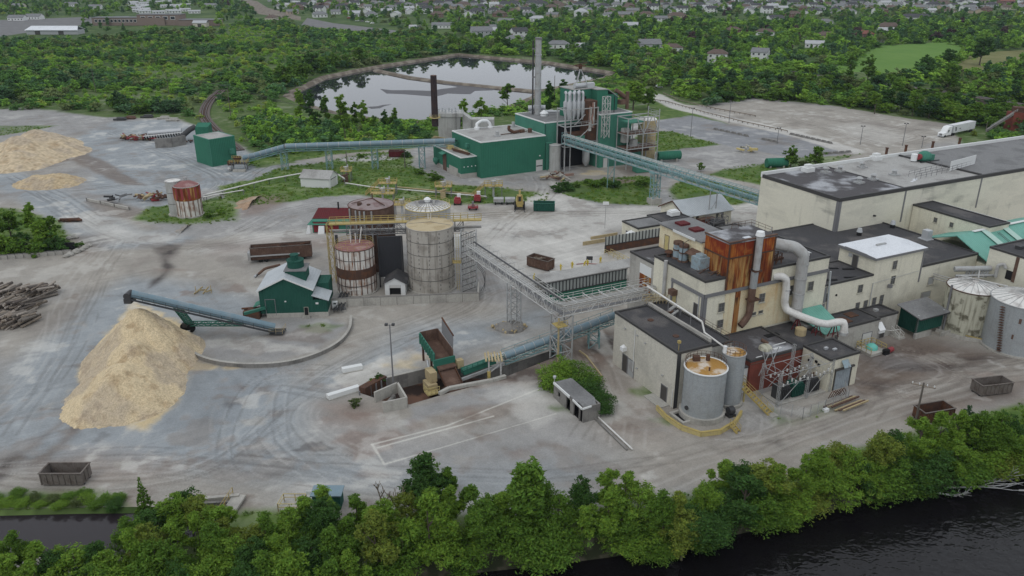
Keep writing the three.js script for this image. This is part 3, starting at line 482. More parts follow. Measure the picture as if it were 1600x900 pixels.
// big cream warehouse
{
const x0=131.3,x1=232,z0=-136.5,z1=-113.5,y=17,o=thing('warehouse','huge cream warehouse with a worn flat roof at the right edge','warehouse',[x0,0,z1],FM);
P(o,'wall',M.creamDirty,B(x0,x1,0,y-0.13,z0,z1));
P(o,'coping',M.coping,[B(x0-0.1,x1+0.1,y-0.5,y+0.25,z1-0.4,z1+0.1),B(x0-0.1,x0+0.4,y-0.5,y+0.25,z0+0.4,z1-0.4)]);
P(o,'curb',M.whiteTrim,[B(x0-0.1,x1+0.1,y-0.4,y+0.75,z0-0.1,z0+0.4)]);
P(o,'roof',M.roofOld,B(x0+0.4,151,y-0.12,y+0.02,z0+0.4,z1-0.4));P(o,'roof',M.roofPale,B(151,176,y-0.12,y+0.03,z0+0.4,z1-0.4));P(o,'roof',M.roofGrey,B(176,x1-0.4,y-0.12,y+0.03,z0+0.4,z1-0.4));
P(o,'roof_joint',M.coping,[B(150.8,151.2,y,y+0.12,z0+0.4,z1-0.4),B(175.8,176.3,y,y+0.4,z0+0.4,z1-0.4)]);
for (const [a,w] of [[x0+0.35,0.7],[151,0.45],[176,0.45]]) P(o,'wall_joint',M.steelGrey,B(a-w / 2,a+w / 2,9.5,y-0.5,z1,z1+0.07));
P(o,'wall_joint',M.steelGrey,B(x0-0.07,x0,9.5,y-0.5,z1-0.7,z1));
for (const [px,py] of [[1364,281],[1342,286],[1312,268],[1290,270],[1397,274],[1347,262]]) {const [a,c]=FM.y(px,py,y);roofVent(o,a,y+0.02,c,0.9);}
for (const [px,py] of [[1262,268],[1368,250]]) {const [a,c]=FM.y(px,py,y);P(o,'roof_hatch',M.whiteTrim,[B(a-1.2,a+1.2,y,y+1,c-1,c+1),B(a-0.8,a+0.8,y+1,y+1.7,c-0.6,c+0.6)]);}
for (const px of [1384,1414,1456,1498]) {const [a,c]=FM.y(px,240-(px-1414)*0.14,y);P(o,'exhaust_stack',M.rustDark,[C(a,c,y,y+2,0.32,12),C(a,c,y+2,y+2.2,0.42,12)]);}
const s=[],a=FM.y(1430,281,y),b=FM.y(1487,268,y),q=FM.y(1522,258,y);
s.push(...rail([[a[0],y,a[1]],[b[0],y,b[1]],[q[0],y,q[1]]],1.3,2.2,0.06),...rail([[a[0]+1,y,a[1]-2.6],[b[0],y,b[1]-2.8]],1.3,2.4,0.05));P(o,'roof_railing',M.steelGrey,s);
P(o,'roof_sign_panel',M.whiteTrim,sq([b[0]-1,y+1.4,b[1]+0.1],[q[0],y+1.4,q[1]],0.12,2.2));
{const l=[a[0]+0.6,a[1]+0.8];P(o,'roof_patch',M.roofWhite,[B(l[0]-2,l[0]-1.2,y,y+0.12,l[1]-0.6,l[1]),B(l[0]-3,l[0]-2.4,y,y+0.1,l[1]-0.2,l[1]+0.3),B(l[0]-0.9,l[0]+0.2,y,y+0.1,l[1]-1.4,l[1]-0.7)]);}
P(o,'wall_pipe',M.pipeGrey,[bar([133,17.3,z0-0.4],[205,17.4,z0-0.4],0.3,8)]);
P(o,'wall_lamp',M.steelDark,[B(142,142.4,12,12.3,z1,z1+0.5)]);
}
{// teal machine standing on the warehouse roof
const [a,c]=FM.y(1443,252,17),o=thing('roof_machine','teal wrapped machine with a red and white end standing on the warehouse roof','machine',[a,17.05,c],FM);
P(o,'body',M.greenPale,[lathe(a,17.2,c,[[0,0],[1.6,0.1],[1.7,1],[1.3,1.9],[0.6,2.3],[0,2.4]],14),B(a+0.6,a+2.6,17.2,18.6,c-0.9,c+0.9)]);
P(o,'skid',M.steelDark,[B(a-2.4,a+4.2,17.05,17.25,c-1.2,c-0.8),B(a-2.4,a+4.2,17.05,17.25,c+0.8,c+1.2)]);
P(o,'fan_housing',M.redPaint,bar([a-2.2,18.3,c],[a-1.6,18.3,c],0.7,14));P(o,'cowl',M.white,[C(a-2.6,c-0.8,17.25,18.9,0.75,14)]);
}
// main block
{
const o=thing('mill_building','main cream mill block with dark flat roof and rust stained front','industrial building',[78.9,0,ZF],FM);
P(o,'wall',M.cream,[B(78.9,105.4,0,15.67,-104.8,ZF)]);P(o,'wall',M.yellowWall,B(83.2,98.6,5.5,13,ZF,ZF+0.06)).userData.label='yellow stained part of the front wall';
flatRoof(o,78.9,105.4,-104.8,ZF,15.8,M.roofDark);
P(o,'wall',M.concrete,[B(79.1,100,0,14,-112.2,-104.82)]);flatRoof(o,79.1,100,-112.2,-104.85,14.2,M.roofOld);
P(o,'stained_panel',M.rust,B(79.0,79.1,8.6,11.4,-108.9,-105.6));P(o,'white_panel',M.whiteTrim,B(79.02,79.1,11.41,13.2,-109,-105.6));
P(o,'band_course',M.steelGrey,[B(78.7,105.5,13.1,13.65,ZF,ZF+0.22),B(78.68,78.9,13.1,13.65,-99.6,ZF+0.22)]);
P(o,'corner_trim',M.steelGrey,[B(78.72,79.5,5.5,13.1,ZF,ZF+0.12),B(78.78,78.9,9.3,13.1,ZF-0.5,ZF+0.12),B(78.78,78.9,9.3,13.1,-99.6,-99.2)]);
P(o,'rust_stain',M.rust,B(85.2,86.3,5.6,13.1,ZF+0.065,ZF+0.1));
for (const [px,py,w,h] of [[1126.7,480,1.2,1.5],[1190,465,1.2,1.5],[1124.5,505.8,1.2,1.4],[1237,453,1.1,1.7],[1266,446.7,1.2,1.6]]) {const [x,y]=zx(px,py);win(o,'z',ZF+0.06,x,y,w,h);}
for (const [px,py,w] of [[1175,490.5,1.5],[1188,487,0.9]]) {const [x,y]=zx(px,py);win(o,'z',ZF+0.06,x,y,w,0.5,{bars:0});}
door(o,'x',78.9,-93,9.25,1,2.2);door(o,'x',78.9,-98.6,9.25,1,2,M.yellowPale);
P(o,'awning',M.rustBrown,[B(77.9,78.9,11.1,12,-99.2,-97.9)]);
P(o,'downspout',M.galv,[bar([78.75,9.3,-92.3],[78.75,13.1,-92.3],0.09),bar([106.6,4.5,ZF+0.2],[105.9,13.1,ZF+0.2],0.16,8)]);
P(o,'wall_joint',M.steelGrey,B(105.4,105.9,4.5,10.2,ZF-0.3,ZF+0.1));
// penthouse
P(o,'penthouse_wall',M.yellowWall,B(82.5,89,15.82,19.9,-108.6,-97));P(o,'penthouse_roof',M.roofGrey,B(82.2,89.3,19.9,20.15,-108.9,-97));
P(o,'fascia',M.whiteTrim,B(82.1,82.2,19.8,20.2,-104.5,-98.6));
for (const c of [-106.2,-102.4]) P(o,'roof_hatch',M.maroon,B(84.4,86.4,20.15,20.5,c-0.9,c+0.9));
door(o,'x',82.5,-106.4,15.85,1.1,2.6,M.yellowPale,M.wood);P(o,'lean_to',M.rustBrown,[slab([[82.5,18.4,-97.2],[82.5,18.4,-99.6],[81.2,17.7,-99.8],[81.2,17.7,-97]],0.12)]);
P(o,'vent_box',M.blueVent,[B(80.9,83,15.82,17.9,-97.6,-95.4),B(81.4,82.5,17.9,18.3,-97.2,-95.8)]);
// two round blue vents and their curbs
for (const [px,py] of [[1058,403],[1067,408]]) {const [x,z]=FM.y(px,py,15.8);const v=P(o,'roof_vent',M.blueVent,[C(x,z,16.1,18.6,0.75,16)]);P(v,'vent_ring',M.rustBrown,[C(x,z,17.3,17.5,0.82,16),C(x,z,18.3,18.75,0.82,16),C(x,z,15.82,16.1,0.95,16)]);}
{const [x,z]=FM.y(1045,401,15.8);P(o,'vent_stack',M.rustDark,[C(x,z,15.82,16.6,0.4,10),C(x,z,16.6,16.9,0.8,12,0.6)]);}
{const p=[];for (const [x,z] of [[80.2,-94.6],[81.4,-93.2],[82.2,-92.6]]) p.push(bar([x,15.9,z],[x+2.4,16.3,z-0.6],0.09),bar([x+0.4,15.9,z-1],[x+1.2,16.6,z+0.4],0.07));P(o,'roof_pipework',M.rustBrown,p);}
P(o,'vertical_pipe',M.pipeGrey,[bar([78.6,6.5,-101.2],[78.6,16.2,-101.2],0.32,12),B(78.2,78.9,6.5,9.5,-101.6,-100.9)]);
P(o,'roof_mast',M.steelDark,[bar([80.9,15.8,-100],[80.9,19.6,-100],0.06),bar([80.9,19.2,-100],[82.4,19.5,-100.4],0.05)]);
// things on the right half of the roof
for (const [px,py] of [[1233,391],[1254,399]]) {const [x,z]=FM.y(px,py,15.8);P(o,'skylight',M.whiteTrim,[slab([[x-1.1,16.9,z-0.8],[x+1.1,16.4,z-0.8],[x+1.1,16.4,z+0.8],[x-1.1,16.9,z+0.8]],0.12),B(x-0.9,x+0.9,15.82,16.3,z-0.7,z+0.7)]);}
P(o,'roof_railing',M.steelGrey,rail([[93,15.85,-103.8],[104.6,15.85,-104]],1,2,0.05));P(o,'duct_frame',M.rustDark,[B(93.6,96.6,15.82,16.4,-95.5,-94.9),B(94,97.4,15.82,16.2,-94.4,-93.8),...lattice([95,15.8,-93],[95,17.6,-93],0.6,0.5,1)]);
}
// rusty tower
{
const o=thing('boiler_house_tower','rust streaked orange sheet metal tower on the mill roof','tower',[83,13.65,ZF],FM);
P(o,'cladding',M.rust,[B(82.9,92.4,13.66,19,-96.98,ZF+0.1)]);P(o,'cladding',M.rustRed,[B(82.9,92.4,19.002,21.4,-96.98,ZF+0.1)]);
P(o,'seam',M.rustDark,[B(82.8,92.5,18.9,19.15,ZF+0.1,ZF+0.16),B(82.82,82.9,18.9,19.15,-96.98,ZF+0.16),B(87.9,88.3,13.7,21.4,ZF+0.1,ZF+0.17),B(82.82,83.1,13.7,21.4,ZF+0.1,ZF+0.17),B(92.2,92.5,13.7,21.4,ZF+0.1,ZF+0.17)]);
const sh=[];for (let i=0;i < 10;i += 3) sh.push(B(83.2+i*0.95,83.3+i*0.95,13.8,18.8,ZF+0.1,ZF+0.14),B(83.2+i*0.95,83.3+i*0.95,19.2,21.3,ZF+0.1,ZF+0.14));for (let i=0;i < 6;i++) sh.push(B(82.86,82.9,13.8,18.8,-96.4+i*0.95,-96.3+i*0.95));P(o,'panel_rib',M.rust,sh);
P(o,'roof',M.roofOld,B(82.8,92.5,21.4,21.62,-97.1,ZF+0.2));P(o,'parapet',M.rustBrown,[B(82.7,92.6,21.62,21.8,ZF-0.1,ZF+0.25),B(82.7,82.95,21.62,21.8,-97.1,ZF-0.1)]);
P(o,'roof_railing',M.rustDark,rail([[88,21.65,-96.8],[92.2,21.65,-96.8],[92.2,21.65,-92]],1,1.4));P(o,'roof_patch',M.roofWhite,[B(86.6,87.9,21.63,21.7,-92.6,-91.9)]);
}
{// round stack in front of the tower
const o=thing('exhaust_stack','grey round stack with white cap up the front of the rusty tower','stack',[88.3,5.5,ZF+0.9],FM);
P(o,'pipe',M.pipeGrey,[C(88.3,ZF+0.8,16.5,22.3,0.55,18)]);P(o,'pipe',M.rustBrown,[C(88,ZF+0.8,9.5,13.5,0.6,18),tube([[88,9.6,ZF+0.8],[87.8,8.6,ZF+0.8],[87,7.6,ZF+0.8],[86.3,7.1,ZF+0.8]],0.55,16,14)]);P(o,'pipe',M.tankSteel,[C(88.1,ZF+0.8,13.5,16.6,0.6,18)]);
P(o,'cap',M.white,[C(88.3,ZF+0.8,22.3,23,0.75,16,0.6)]);P(o,'bracket',M.rustDark,[B(87.4,89.4,11.3,11.5,ZF+0.1,ZF+1.5),B(87.5,89,16.4,16.6,ZF+0.1,ZF+1.5)]);
}
// the two big white ducts
{
const o=thing('air_duct','large grey elbow duct leaving the rusty tower and dropping down the cream wall','duct',[96,5,ZF+1.2],FM),z=ZF+1.3;
P(o,'duct',M.pipeGrey,[tube([[92.4,19.2,-93.4],[94.4,19.3,-92.6],[96.4,19,-90.9],[97.6,17.8,z],[97.8,15.5,z],[97.9,11,z],[97.9,6.2,z]],0.95,60,20)]);
const r=[];for (const y of [16.2,13.6,11,8.4]) r.push(C(97.85,z,y-0.08,y+0.08,1.02,20));P(o,'flange',M.galvDull,r);
}
{
const o=thing('air_duct','long white duct sweeping over red trestles to the garage roof','duct',[94,5,ZF+1.2],FM),z=ZF+1;
const p=[[93.4,14.2,z-1.2],[94.1,14.4,z-0.3],[94.9,13.8,z],[95.2,12,z],[95.3,9.6,z],[95.6,8.4,z+0.5],[97,7.7,-87.9],[98.3,7.35,-85.4],[99.2,7.4,-84.2],[100.6,7.7,-83.6],[101.5,7.6,-83.2],[101.7,6.6,-83.0],[101.7,5.5,-83]];
P(o,'duct',M.pipeWhite,tube(p,0.62,90,18));P(o,'flange',M.galvDull,[C(95.3,z,11.9,12.05,0.7,18),C(101.7,-83,5.5,6,0.75,18)]);
for (const [x,z2,h] of [[96.6,-88.2,7.1],[98.4,-85.6,6.8],[100.4,-83.9,7.1]]) {const t=[];for (const [a,b] of [[-0.7,-0.5],[0.7,-0.5],[-0.7,0.5],[0.7,0.5]]) t.push(sq([x+a,5,z2+b],[x+a*0.25,h,z2+b*0.25],0.14));t.push(sq([x-0.6,5.6,z2],[x+0.6,5.6,z2],0.12),sq([x-0.35,h-0.1,z2],[x+0.35,h-0.1,z2],0.3,0.12));P(o,'trestle',M.maroon,t);}
}
// cream wing with the low dark roof, stair tower with the white roof, long wing
{
const o=thing('mill_wing','low cream wing with dark sunken roof between the mill block and the white roofed tower','industrial building',[105.4,0,ZF],FM);
P(o,'wall',M.cream,B(105.42,117,0,10.3,-99.5,ZF));flatRoof(o,105.42,117,-99.5,ZF,10.5,M.roofDark);
for (const [px,py,w,h] of [[1291,465,1.1,1.6],[1344,451,1.2,1.5]]) {const [x,y]=zx(px,py);win(o,'z',ZF,x,y,w,h);}
{const [x,y]=zx(1324,490);win(o,'z',ZF,x,y,0.9,0.7,{bars:0});}
{const [x,y]=zx(1339,481);win(o,'z',ZF,x,y,1,2.1,{bars:2});const [x2,y2]=zx(1351.7,477.5);win(o,'z',ZF,x2,y2,1,2.1,{bars:2});}
P(o,'vent_hole',M.black,[bar([108.4,8.2,ZF],[108.4,8.2,ZF+0.12],0.2,10)]);
const b=[];for (const [px,py] of [[1300,420],[1325,421],[1328,434],[1298,438]]) {const [x,z]=FM.y(px,py,10.5);b.push(sq([x-1,10.62,z-0.4],[x+1,10.62,z+0.5],0.35,0.15));} P(o,'roof_beam',M.black,b);
}
{
const o=thing('stair_tower','square cream tower block with a pale low pitched roof','industrial building',[117,0,ZF],FM);
P(o,'wall',M.cream,B(117.02,129.7,0,13.6,-99.4,ZF));
P(o,'roof',M.roofWhite,[slab([[116.7,13.75,ZF+0.3],[130,13.75,ZF+0.3],[130,13.98,-95.4],[116.7,13.98,-95.4]],0.2),slab([[116.7,13.98,-95.4],[130,13.98,-95.4],[130,13.75,-99.7],[116.7,13.75,-99.7]],0.2)]);
P(o,'fascia',M.steelGrey,[B(116.6,130.1,13.3,13.73,ZF,ZF+0.34),slab([[116.66,13.73,ZF+0.33],[116.66,13.94,-95.4],[116.66,13.5,-95.4],[116.66,13.3,ZF+0.33]],0.02),B(116.6,116.7,13.3,13.74,-99.7,ZF),B(116.62,116.7,13.6,13.9,-98,-93)]);
P(o,'roof_vent',M.galvDull,B(121.8,124.2,13.95,14.25,-95.7,-95.3));
for (const [px,py] of [[1395,437.5],[1398,414]]) {const [x,y]=zx(px,py);win(o,'z',ZF,x,y,1.1,1.6);}
for (const [px,py] of [[1365,473],[1376.7,469]]) {const [x,y]=zx(px,py);win(o,'z',ZF,x,y,1,2.1,{bars:2});}
P(o,'wall_lamp',M.steelGrey,[B(121.2,121.8,7.4,8,ZF+0.07,ZF+0.7)]);
door(o,'x',117,-95.6,10.6,1.1,2.2);P(o,'louvre',M.galvDull,B(116.93,117,12.2,12.9,-97.2,-96.4));
P(o,'downspout',M.galv,[bar([117.2,3.9,ZF+0.12],[117.2,8.9,ZF+0.12],0.07),bar([117.2,8.9,ZF+0.12],[129,9.3,ZF+0.12],0.03)]);
P(o,'corner_trim',M.steelGrey,B(129.4,129.72,7,13.3,ZF,ZF+0.1));
}
{
const o=thing('mill_wing','long cream wing with black roof wrapped behind the white roofed tower','industrial building',[129.7,0,ZF],FM);
P(o,'wall',M.creamDirty,[B(129.74,145.5,0,9.9,-113.4,ZF),B(112,129.7,0,9.9,-113.4,-99.75),B(105.8,131.2,0,9.9,-119.5,-113.45)]);
P(o,'roof',M.roofDark,[B(130.1,145.2,9.9,10.05,-113.4,ZF-0.3),B(112.3,130.1,9.9,10.05,-113.4,-99.9),B(106,131.2,9.9,10.05,-119.2,-113.4)]);
P(o,'coping',M.coping,[B(129.8,145.6,9.8,10.25,ZF-0.3,ZF+0.08),B(145.2,145.6,9.8,10.25,-113.4,ZF-0.3),B(105.7,131.2,9.8,10.2,-119.6,-119.2)]);P(o,'coping',M.whiteTrim,[B(111.9,112.3,9.8,10.35,-113.3,-99.8),B(105.7,112.3,9.8,10.3,-113.3,-112.9)]);
for (const [px,py] of [[1394,356],[1342,368]]) {const [x,z]=FM.y(px,py,10);P(o,'roof_vent',M.black,[C(x,z,10.05,10.8,0.5,12)]);P(o,'vent_cap',M.galv,[C(x,z,10.8,11.6,0.6,12,0.4)]);}
{const [x,z]=FM.y(1447,374,10);P(o,'roof_vent',M.galv,[B(x-0.7,x+0.7,10.05,12,z-0.7,z+0.7),B(x-1,x+1,10.05,10.2,z-1.2,z+1)]);}
for (const [px,py,w,h] of [[1454,438.5,1.5,1.5],[1446,460,2.6,1.2]]) {const [x,y]=zx(px,py);win(o,'z',ZF,x,y,w,h,{pane:M.galvDull,bars:0});}
const p=[];for (const y of [7.2,7.7,8.1]) p.push(bar([133.2,y,ZF+0.2],[135,y-0.2,-85],0.1));P(o,'pipe_run',M.pipeGrey,p);
P(o,'roof_pipe',M.galvDull,[bar([113,10.3,-110],[113,11.4,-110],0.1),bar([117,10.3,-117],[117,12,-117],0.1)]);
}
{// low extension, its dark roof above the green roof
const o=thing('lean_extension','narrow cream extension with black roof against the warehouse front','industrial building',[154,0,-95.5],FM);
hall(o,154,160.2,-113.3,-95.5,13,M.cream,M.roofDark);P(o,'gutter',M.whiteTrim,B(160.28,160.5,12.7,13.2,-113.3,-95.4));
for (const c of [-107.4,-103.6]) win(o,'x',154,c,11.2,0.8,1,{bars:1});
}
{
const o=thing('green_roofed_hall','low hall with pale green metal roof beside the long black roofed wing','industrial building',[145.7,0,-88],FM);
P(o,'wall',M.cream,B(145.8,178,0,8.2,-103.5,-88));P(o,'roof',M.greenRoof,[slab([[145.65,12.2,-96.4],[178,12.2,-96.4],[178,8.2,-87.2],[145.65,8.2,-87.2]],0.2),slab([[145.65,12.2,-96.4],[145.65,9.4,-104],[178,9.4,-104],[178,12.2,-96.4]],0.2)]);
P(o,'ridge_cap',M.whiteTrim,[sq([150.5,12.35,-96.4],[178,12.35,-96.4],0.7,0.12)]);P(o,'roof_light',std([0.42,0.58,0.52]),[slab([[152.5,12.32,-96],[154.2,12.32,-96],[154.2,9.9,-90.5],[152.5,9.9,-90.5]],0.03),slab([[158.5,12.32,-96],[160.2,12.32,-96],[160.2,9.9,-90.5],[158.5,9.9,-90.5]],0.03)]);
P(o,'roof_ladder',M.steelDark,ladder([156.2,10.6,-92.2],[156.2,11.8,-94.9]));
}
{
const o=thing('pump_house','cream block with black roof and rust streaks behind the two right tanks','industrial building',[142.5,0,-76],FM);
hall(o,142.5,166,-87.4,-74.5,13,M.creamDirty,M.roofDark);P(o,'rust_stain',M.rustBrown,[B(142.42,142.5,8,12.8,-82.2,-81.6),B(142.43,142.5,9,12.8,-79.4,-79.1)]);
P(o,'roof_grating',M.steelDark,[B(146,152,13.05,13.6,-85,-84),B(146,153,13.05,13.4,-83,-82.4)]);P(o,'vent_pipe',M.pipeGrey,tube([[141.6,8.2,-84.6],[141.6,10.4,-84.6],[142,10.9,-83.9],[142.2,10.2,-83.4]],0.3,24,12));P(o,'opening',M.black,B(142.44,142.5,8.2,9.9,-83.4,-82.2));
const p=[];for (let i=0;i < 8;i++) p.push(bar([138.6+i*0.4,7.6,-88.4+i*0.3],[138.9+i*0.4,9.6,-88.2+i*0.3],0.2,8));p.push(bar([136.5,9,-89.4],[142,9.4,-86],0.5,10),bar([136,8,-88.6],[142.4,8.2,-85.2],0.25,8));P(o,'condenser_pipe',M.galvDull,p);
}
// green lean-to, small grey sheds, dark canopy
{
const o=thing('green_roofed_shed','small white shed with pale green roof under the white duct','shed',[99,0,-85],FM);
P(o,'wall',M.concrete,B(100.2,103.7,0,5,-91.2,-85.2));P(o,'wall',M.concrete,B(98.4,100.2,5,5.6,-91,-88));P(o,'roof',M.greenRoof,slab([[98.2,7.1,-91.25],[105,7.1,-91.25],[104.2,5.2,-84.8],[99.6,5.2,-84.8]],0.15));
win(o,'z',-85.2,102.8,3.8,0.9,1,{bars:0});
}
{
const o=thing('utility_shed','low grey block shed with a dirty roof and pale double door at the mill wall','shed',[103.8,0,-86.2],FM);
P(o,'wall',M.concrete,B(103.9,114.2,0,4.3,-91.28,-86.2));flatRoof(o,103.9,114.2,-91.28,-86.2,4.5,M.roofDark);P(o,'roof_debris',M.rustDark,[B(106,109,4.52,4.66,-89.6,-87.4),B(110,112,4.52,4.64,-90.6,-88.8)]);
door(o,'z',-86.2,111.6,0,2.2,2.4,M.doorPale);P(o,'wall',M.concrete,B(114.25,120,0,4,-91.28,-87.2));flatRoof(o,114.25,120,-91.28,-87.2,4.2,M.roofDark);
door(o,'z',-87.2,116.7,0,1,2.1);P(o,'hood',M.white,[slab([[114.6,3.3,-87.1],[116,3.3,-87.1],[116,2.2,-86],[114.6,2.2,-86]],0.15),B(114.6,116,1.6,2.2,-87.2,-86.1)]);
P(o,'roof_vent',M.galvDull,[B(116.6,117.4,4.2,4.6,-89.8,-89.2)]);const [s,r]=stairs([119.4,0,-85.2],[119.4,0.9,-87],1.2,4);P(o,'step',M.concrete,[...s,B(118.6,120.2,0,0.3,-87,-85)]);P(o,'hand_rail',M.pipeWhite,[tube([[120,0,-86],[120,1.4,-86],[118,1.5,-86.2],[117,1.5,-87]],0.05,20,6),...r]);
}
{
const o=thing('canopy_shed','dark green open shed with grey sloping roof beside the mossy tank','shed',[121,0,-86],FM);
P(o,'wall',M.greenDark,[slab([[121.6,4.6,-88],[121.6,4.2,-84.2],[121.6,1.1,-84.2],[121.6,1.1,-88]],0.1),B(121.6,128.4,1.1,4,-84.4,-84.2)]);P(o,'roof',M.roofGrey,slab([[121.2,5.1,-88.6],[129,5.1,-88.6],[129,4.1,-83.4],[121.2,4.1,-83.4]],0.18));P(o,'valance',M.steelDark,B(121.2,129,3.8,4.05,-83.5,-83.4));
P(o,'post',M.galvDull,[B(128.2,128.5,0,4.3,-84.5,-84.2),B(128.2,128.5,0,4.9,-88.2,-87.9),B(121.6,121.9,0,4.4,-84.5,-84.2)]);P(o,'ramp_wall',M.concrete,[B(121.4,125.5,0,1.0,-84.2,-83.9),B(126.5,130.6,0,0.8,-82.9,-82.6)]);
}
// brick building and garage
{
const o=thing('brick_building','red brick building with a patched dark roof behind the substation','industrial building',[80.6,0,-82.2],FM);
P(o,'wall',M.brickRed,B(81.4,91.6,0,5.4,-91.2,-82.2));P(o,'wall',M.whiteTrim,B(78.6,81.4,0,4.4,-88,-82.6));P(o,'roof',M.roofDark,B(78.4,81.3,4.4,4.6,-88.2,-82.4));
flatRoof(o,81.4,91.6,-91.25,-82.2,5.5,M.roofOld);win(o,'z',-82.6,80.2,2.6,0.8,1,{bars:0});
P(o,'wall_pipe',M.rustBrown,[bar([81.5,5,-82.1],[91.5,5,-82.1],0.06)]);
P(o,'roof',M.roofDark,B(91.7,98.3,5.0,5.2,-91.2,-82.6));P(o,'wall',M.brickRed,B(91.65,98.3,0,5,-91.2,-82.8));
{const [x,z]=FM.y(1206,524,5.5);P(o,'roof_hatch',M.black,[B(x-1.3,x+1.3,5.53,5.62,z-0.5,z+0.5)]);const [x2,z2]=FM.y(1196,545,5.6);P(o,'rubble_heap',M.tankMoss,[lathe(x2,5.5,z2,[[1.1,0],[1,0.5],[0.6,0.8],[0,0.95]],10)]);P(o,'roof_duct',M.rustBrown,[bar([x2+0.5,6.4,z2-1.6],[x2+1.2,5.9,z2-0.8],0.3,10)]);P(o,'roof_scrap',M.whiteTrim,[B(x2+2,x2+4.6,5.53,5.62,z2-0.5,z2-0.35),B(x2-3.4,x2-2.2,5.53,5.62,z2+1.6,z2+1.9),B(x2+1,x2+2.6,5.54,5.66,z2+0.5,z2+0.9)]);}
P(o,'tank_top',M.timber,[C(95.9,-86.6,5.2,6.3,0.9,16),C(95.9,-86.6,6.3,6.4,0.7,16)]);
}
{
const o=thing('garage','cream garage with a blue grey roller door and dark roof','garage',[93,0,-77],FM);
P(o,'wall',M.cream,B(92.6,98.8,0,5.4,-82.6,-77));flatRoof(o,92.6,98.8,-82.6,-77,5.55,M.roofDark);
const d=P(o,'roller_door',M.doorGrey,B(94.1,97.3,0,3.4,-77,-76.94));P(d,'door_rail',M.doorDark,[B(93.9,94.1,0,3.5,-77,-76.85),B(97.3,97.5,0,3.5,-77,-76.85),B(93.8,97.9,3.45,3.75,-77,-76.7)]);P(o,'awning',M.blueVent,slab([[95,5,-76.95],[96.4,5,-76.95],[96.4,4,-76.2],[95,4,-76.2]],0.1));
P(o,'wall_vent',M.black,[[-80.4,4.3],[-79.6,4],[-79,3.7],[-81,3.6]].map(([z,y])=>B(92.4,92.6,y,y+0.35,z-0.2,z+0.2)));P(o,'roof_vent',M.galv,[B(94.6,95.2,5.57,5.9,-80.4,-80),B(95.6,96.3,5.57,5.8,-79.6,-79.2)]);
}
// the grey concrete block and the strip roof behind it
{
const o=thing('concrete_block_building','plain grey concrete block with black roof in front of the mill','industrial building',[68.3,0,-83.5],FM);
P(o,'wall',M.creamGrey,B(68.3,74.6,0,9.05,-100.2,-83.5));flatRoof(o,68.3,74.6,-100.2,-83.5,9.2,M.roofDark);
P(o,'corner_trim',M.steelDark,B(68.22,68.9,0,9,-83.5,-83.42));P(o,'downspout',M.whiteTrim,[bar([68.2,1.2,-94.2],[68.2,8.6,-94.2],0.07),bar([68.2,0,-83.9],[68.2,3,-83.9],0.06)]);
P(o,'hood',M.white,[B(67.5,68.3,3.9,4.6,-97.1,-96.3),C(67.9,-96.7,4.6,4.95,0.5,8,0.1)]);door(o,'x',68.3,-96.6,0,1.3,3);door(o,'x',68.3,-94.9,0,1.6,2.9,M.galvDull);door(o,'x',68.3,-86,0,1.4,2.6);
const l=[];for (const [z,y] of [[-97,7.6],[-93.6,7.8],[-91.4,7.4],[-93.2,2.2],[-86.6,4.1]]) l.push(B(68.05,68.3,y,y+0.15,z-0.18,z+0.18));P(o,'wall_lamp',M.galvDull,l);
P(o,'roof_drain',M.rustDark,[C(71.6,-95,9.22,9.32,0.5,12),C(71.6,-88.4,9.22,9.32,0.5,12)]);P(o,'flood_lamp',M.yellow,[bar([69,9.2,-84.3],[69,10.4,-84.3],0.05),B(68.8,69.2,10.4,10.8,-84.5,-84.1)]);
P(o,'apron',M.concrete,B(66.4,68.28,0.02,0.14,-88.5,-84.4));
}
{
const o=thing('strip_building','narrow black roofed strip between the concrete block and the mill','industrial building',[74.8,0,-83.6],FM);
P(o,'wall',M.concrete,B(74.7,78.6,0,8.7,-101,-83.7));flatRoof(o,74.7,78.6,-101,-83.7,8.9,M.roofDark);P(o,'parapet_wall',M.concrete,B(74.62,75,8.9,9.9,-100,-84.2));
P(o,'pipe_rack',M.steelGrey,[B(76.2,76.5,8.9,10,-95.2,-94.9),B(77.4,77.6,8.9,10,-95.2,-94.9)]);P(o,'roof_pipe',M.pipeGrey,[bar([75.2,10.3,-95],[77.6,10.3,-96.2],0.25,10),bar([75.2,9.8,-94.2],[77,9.8,-95.1],0.2,10)]);P(o,'edge_rail',M.rustBrown,rail([[78.4,9.05,-92],[78.4,9.05,-84.2]],1,1.8));P(o,'roof_scrap',M.rustBrown,[B(76,77.4,8.92,9.2,-97,-96.3)]);
}
{// white pipe over the strip roof to the round tank
const o=thing('overhead_pipe','thin white pipe slanting over the black roofs down to the grey tank','pipe',[74.6,9,-99],FM);
P(o,'pipe',M.pipeWhite,[bar([74.7,12.5,-100.6],[75.4,11.4,-87.2],0.16,8),bar([75.4,11.4,-87.2],[75.4,9.9,-86.4],0.14,8),bar([75.4,9.9,-86.4],[76.1,9,-82.6],0.14,8),bar([76.1,9,-82.6],[76.1,8,-82.4],0.14,8)]);P(o,'support',M.steelGrey,[bar([74.9,8.9,-95],[74.9,12,-95],0.06),bar([75.2,8.9,-89.6],[75.2,11.6,-89.6],0.06)]);
}
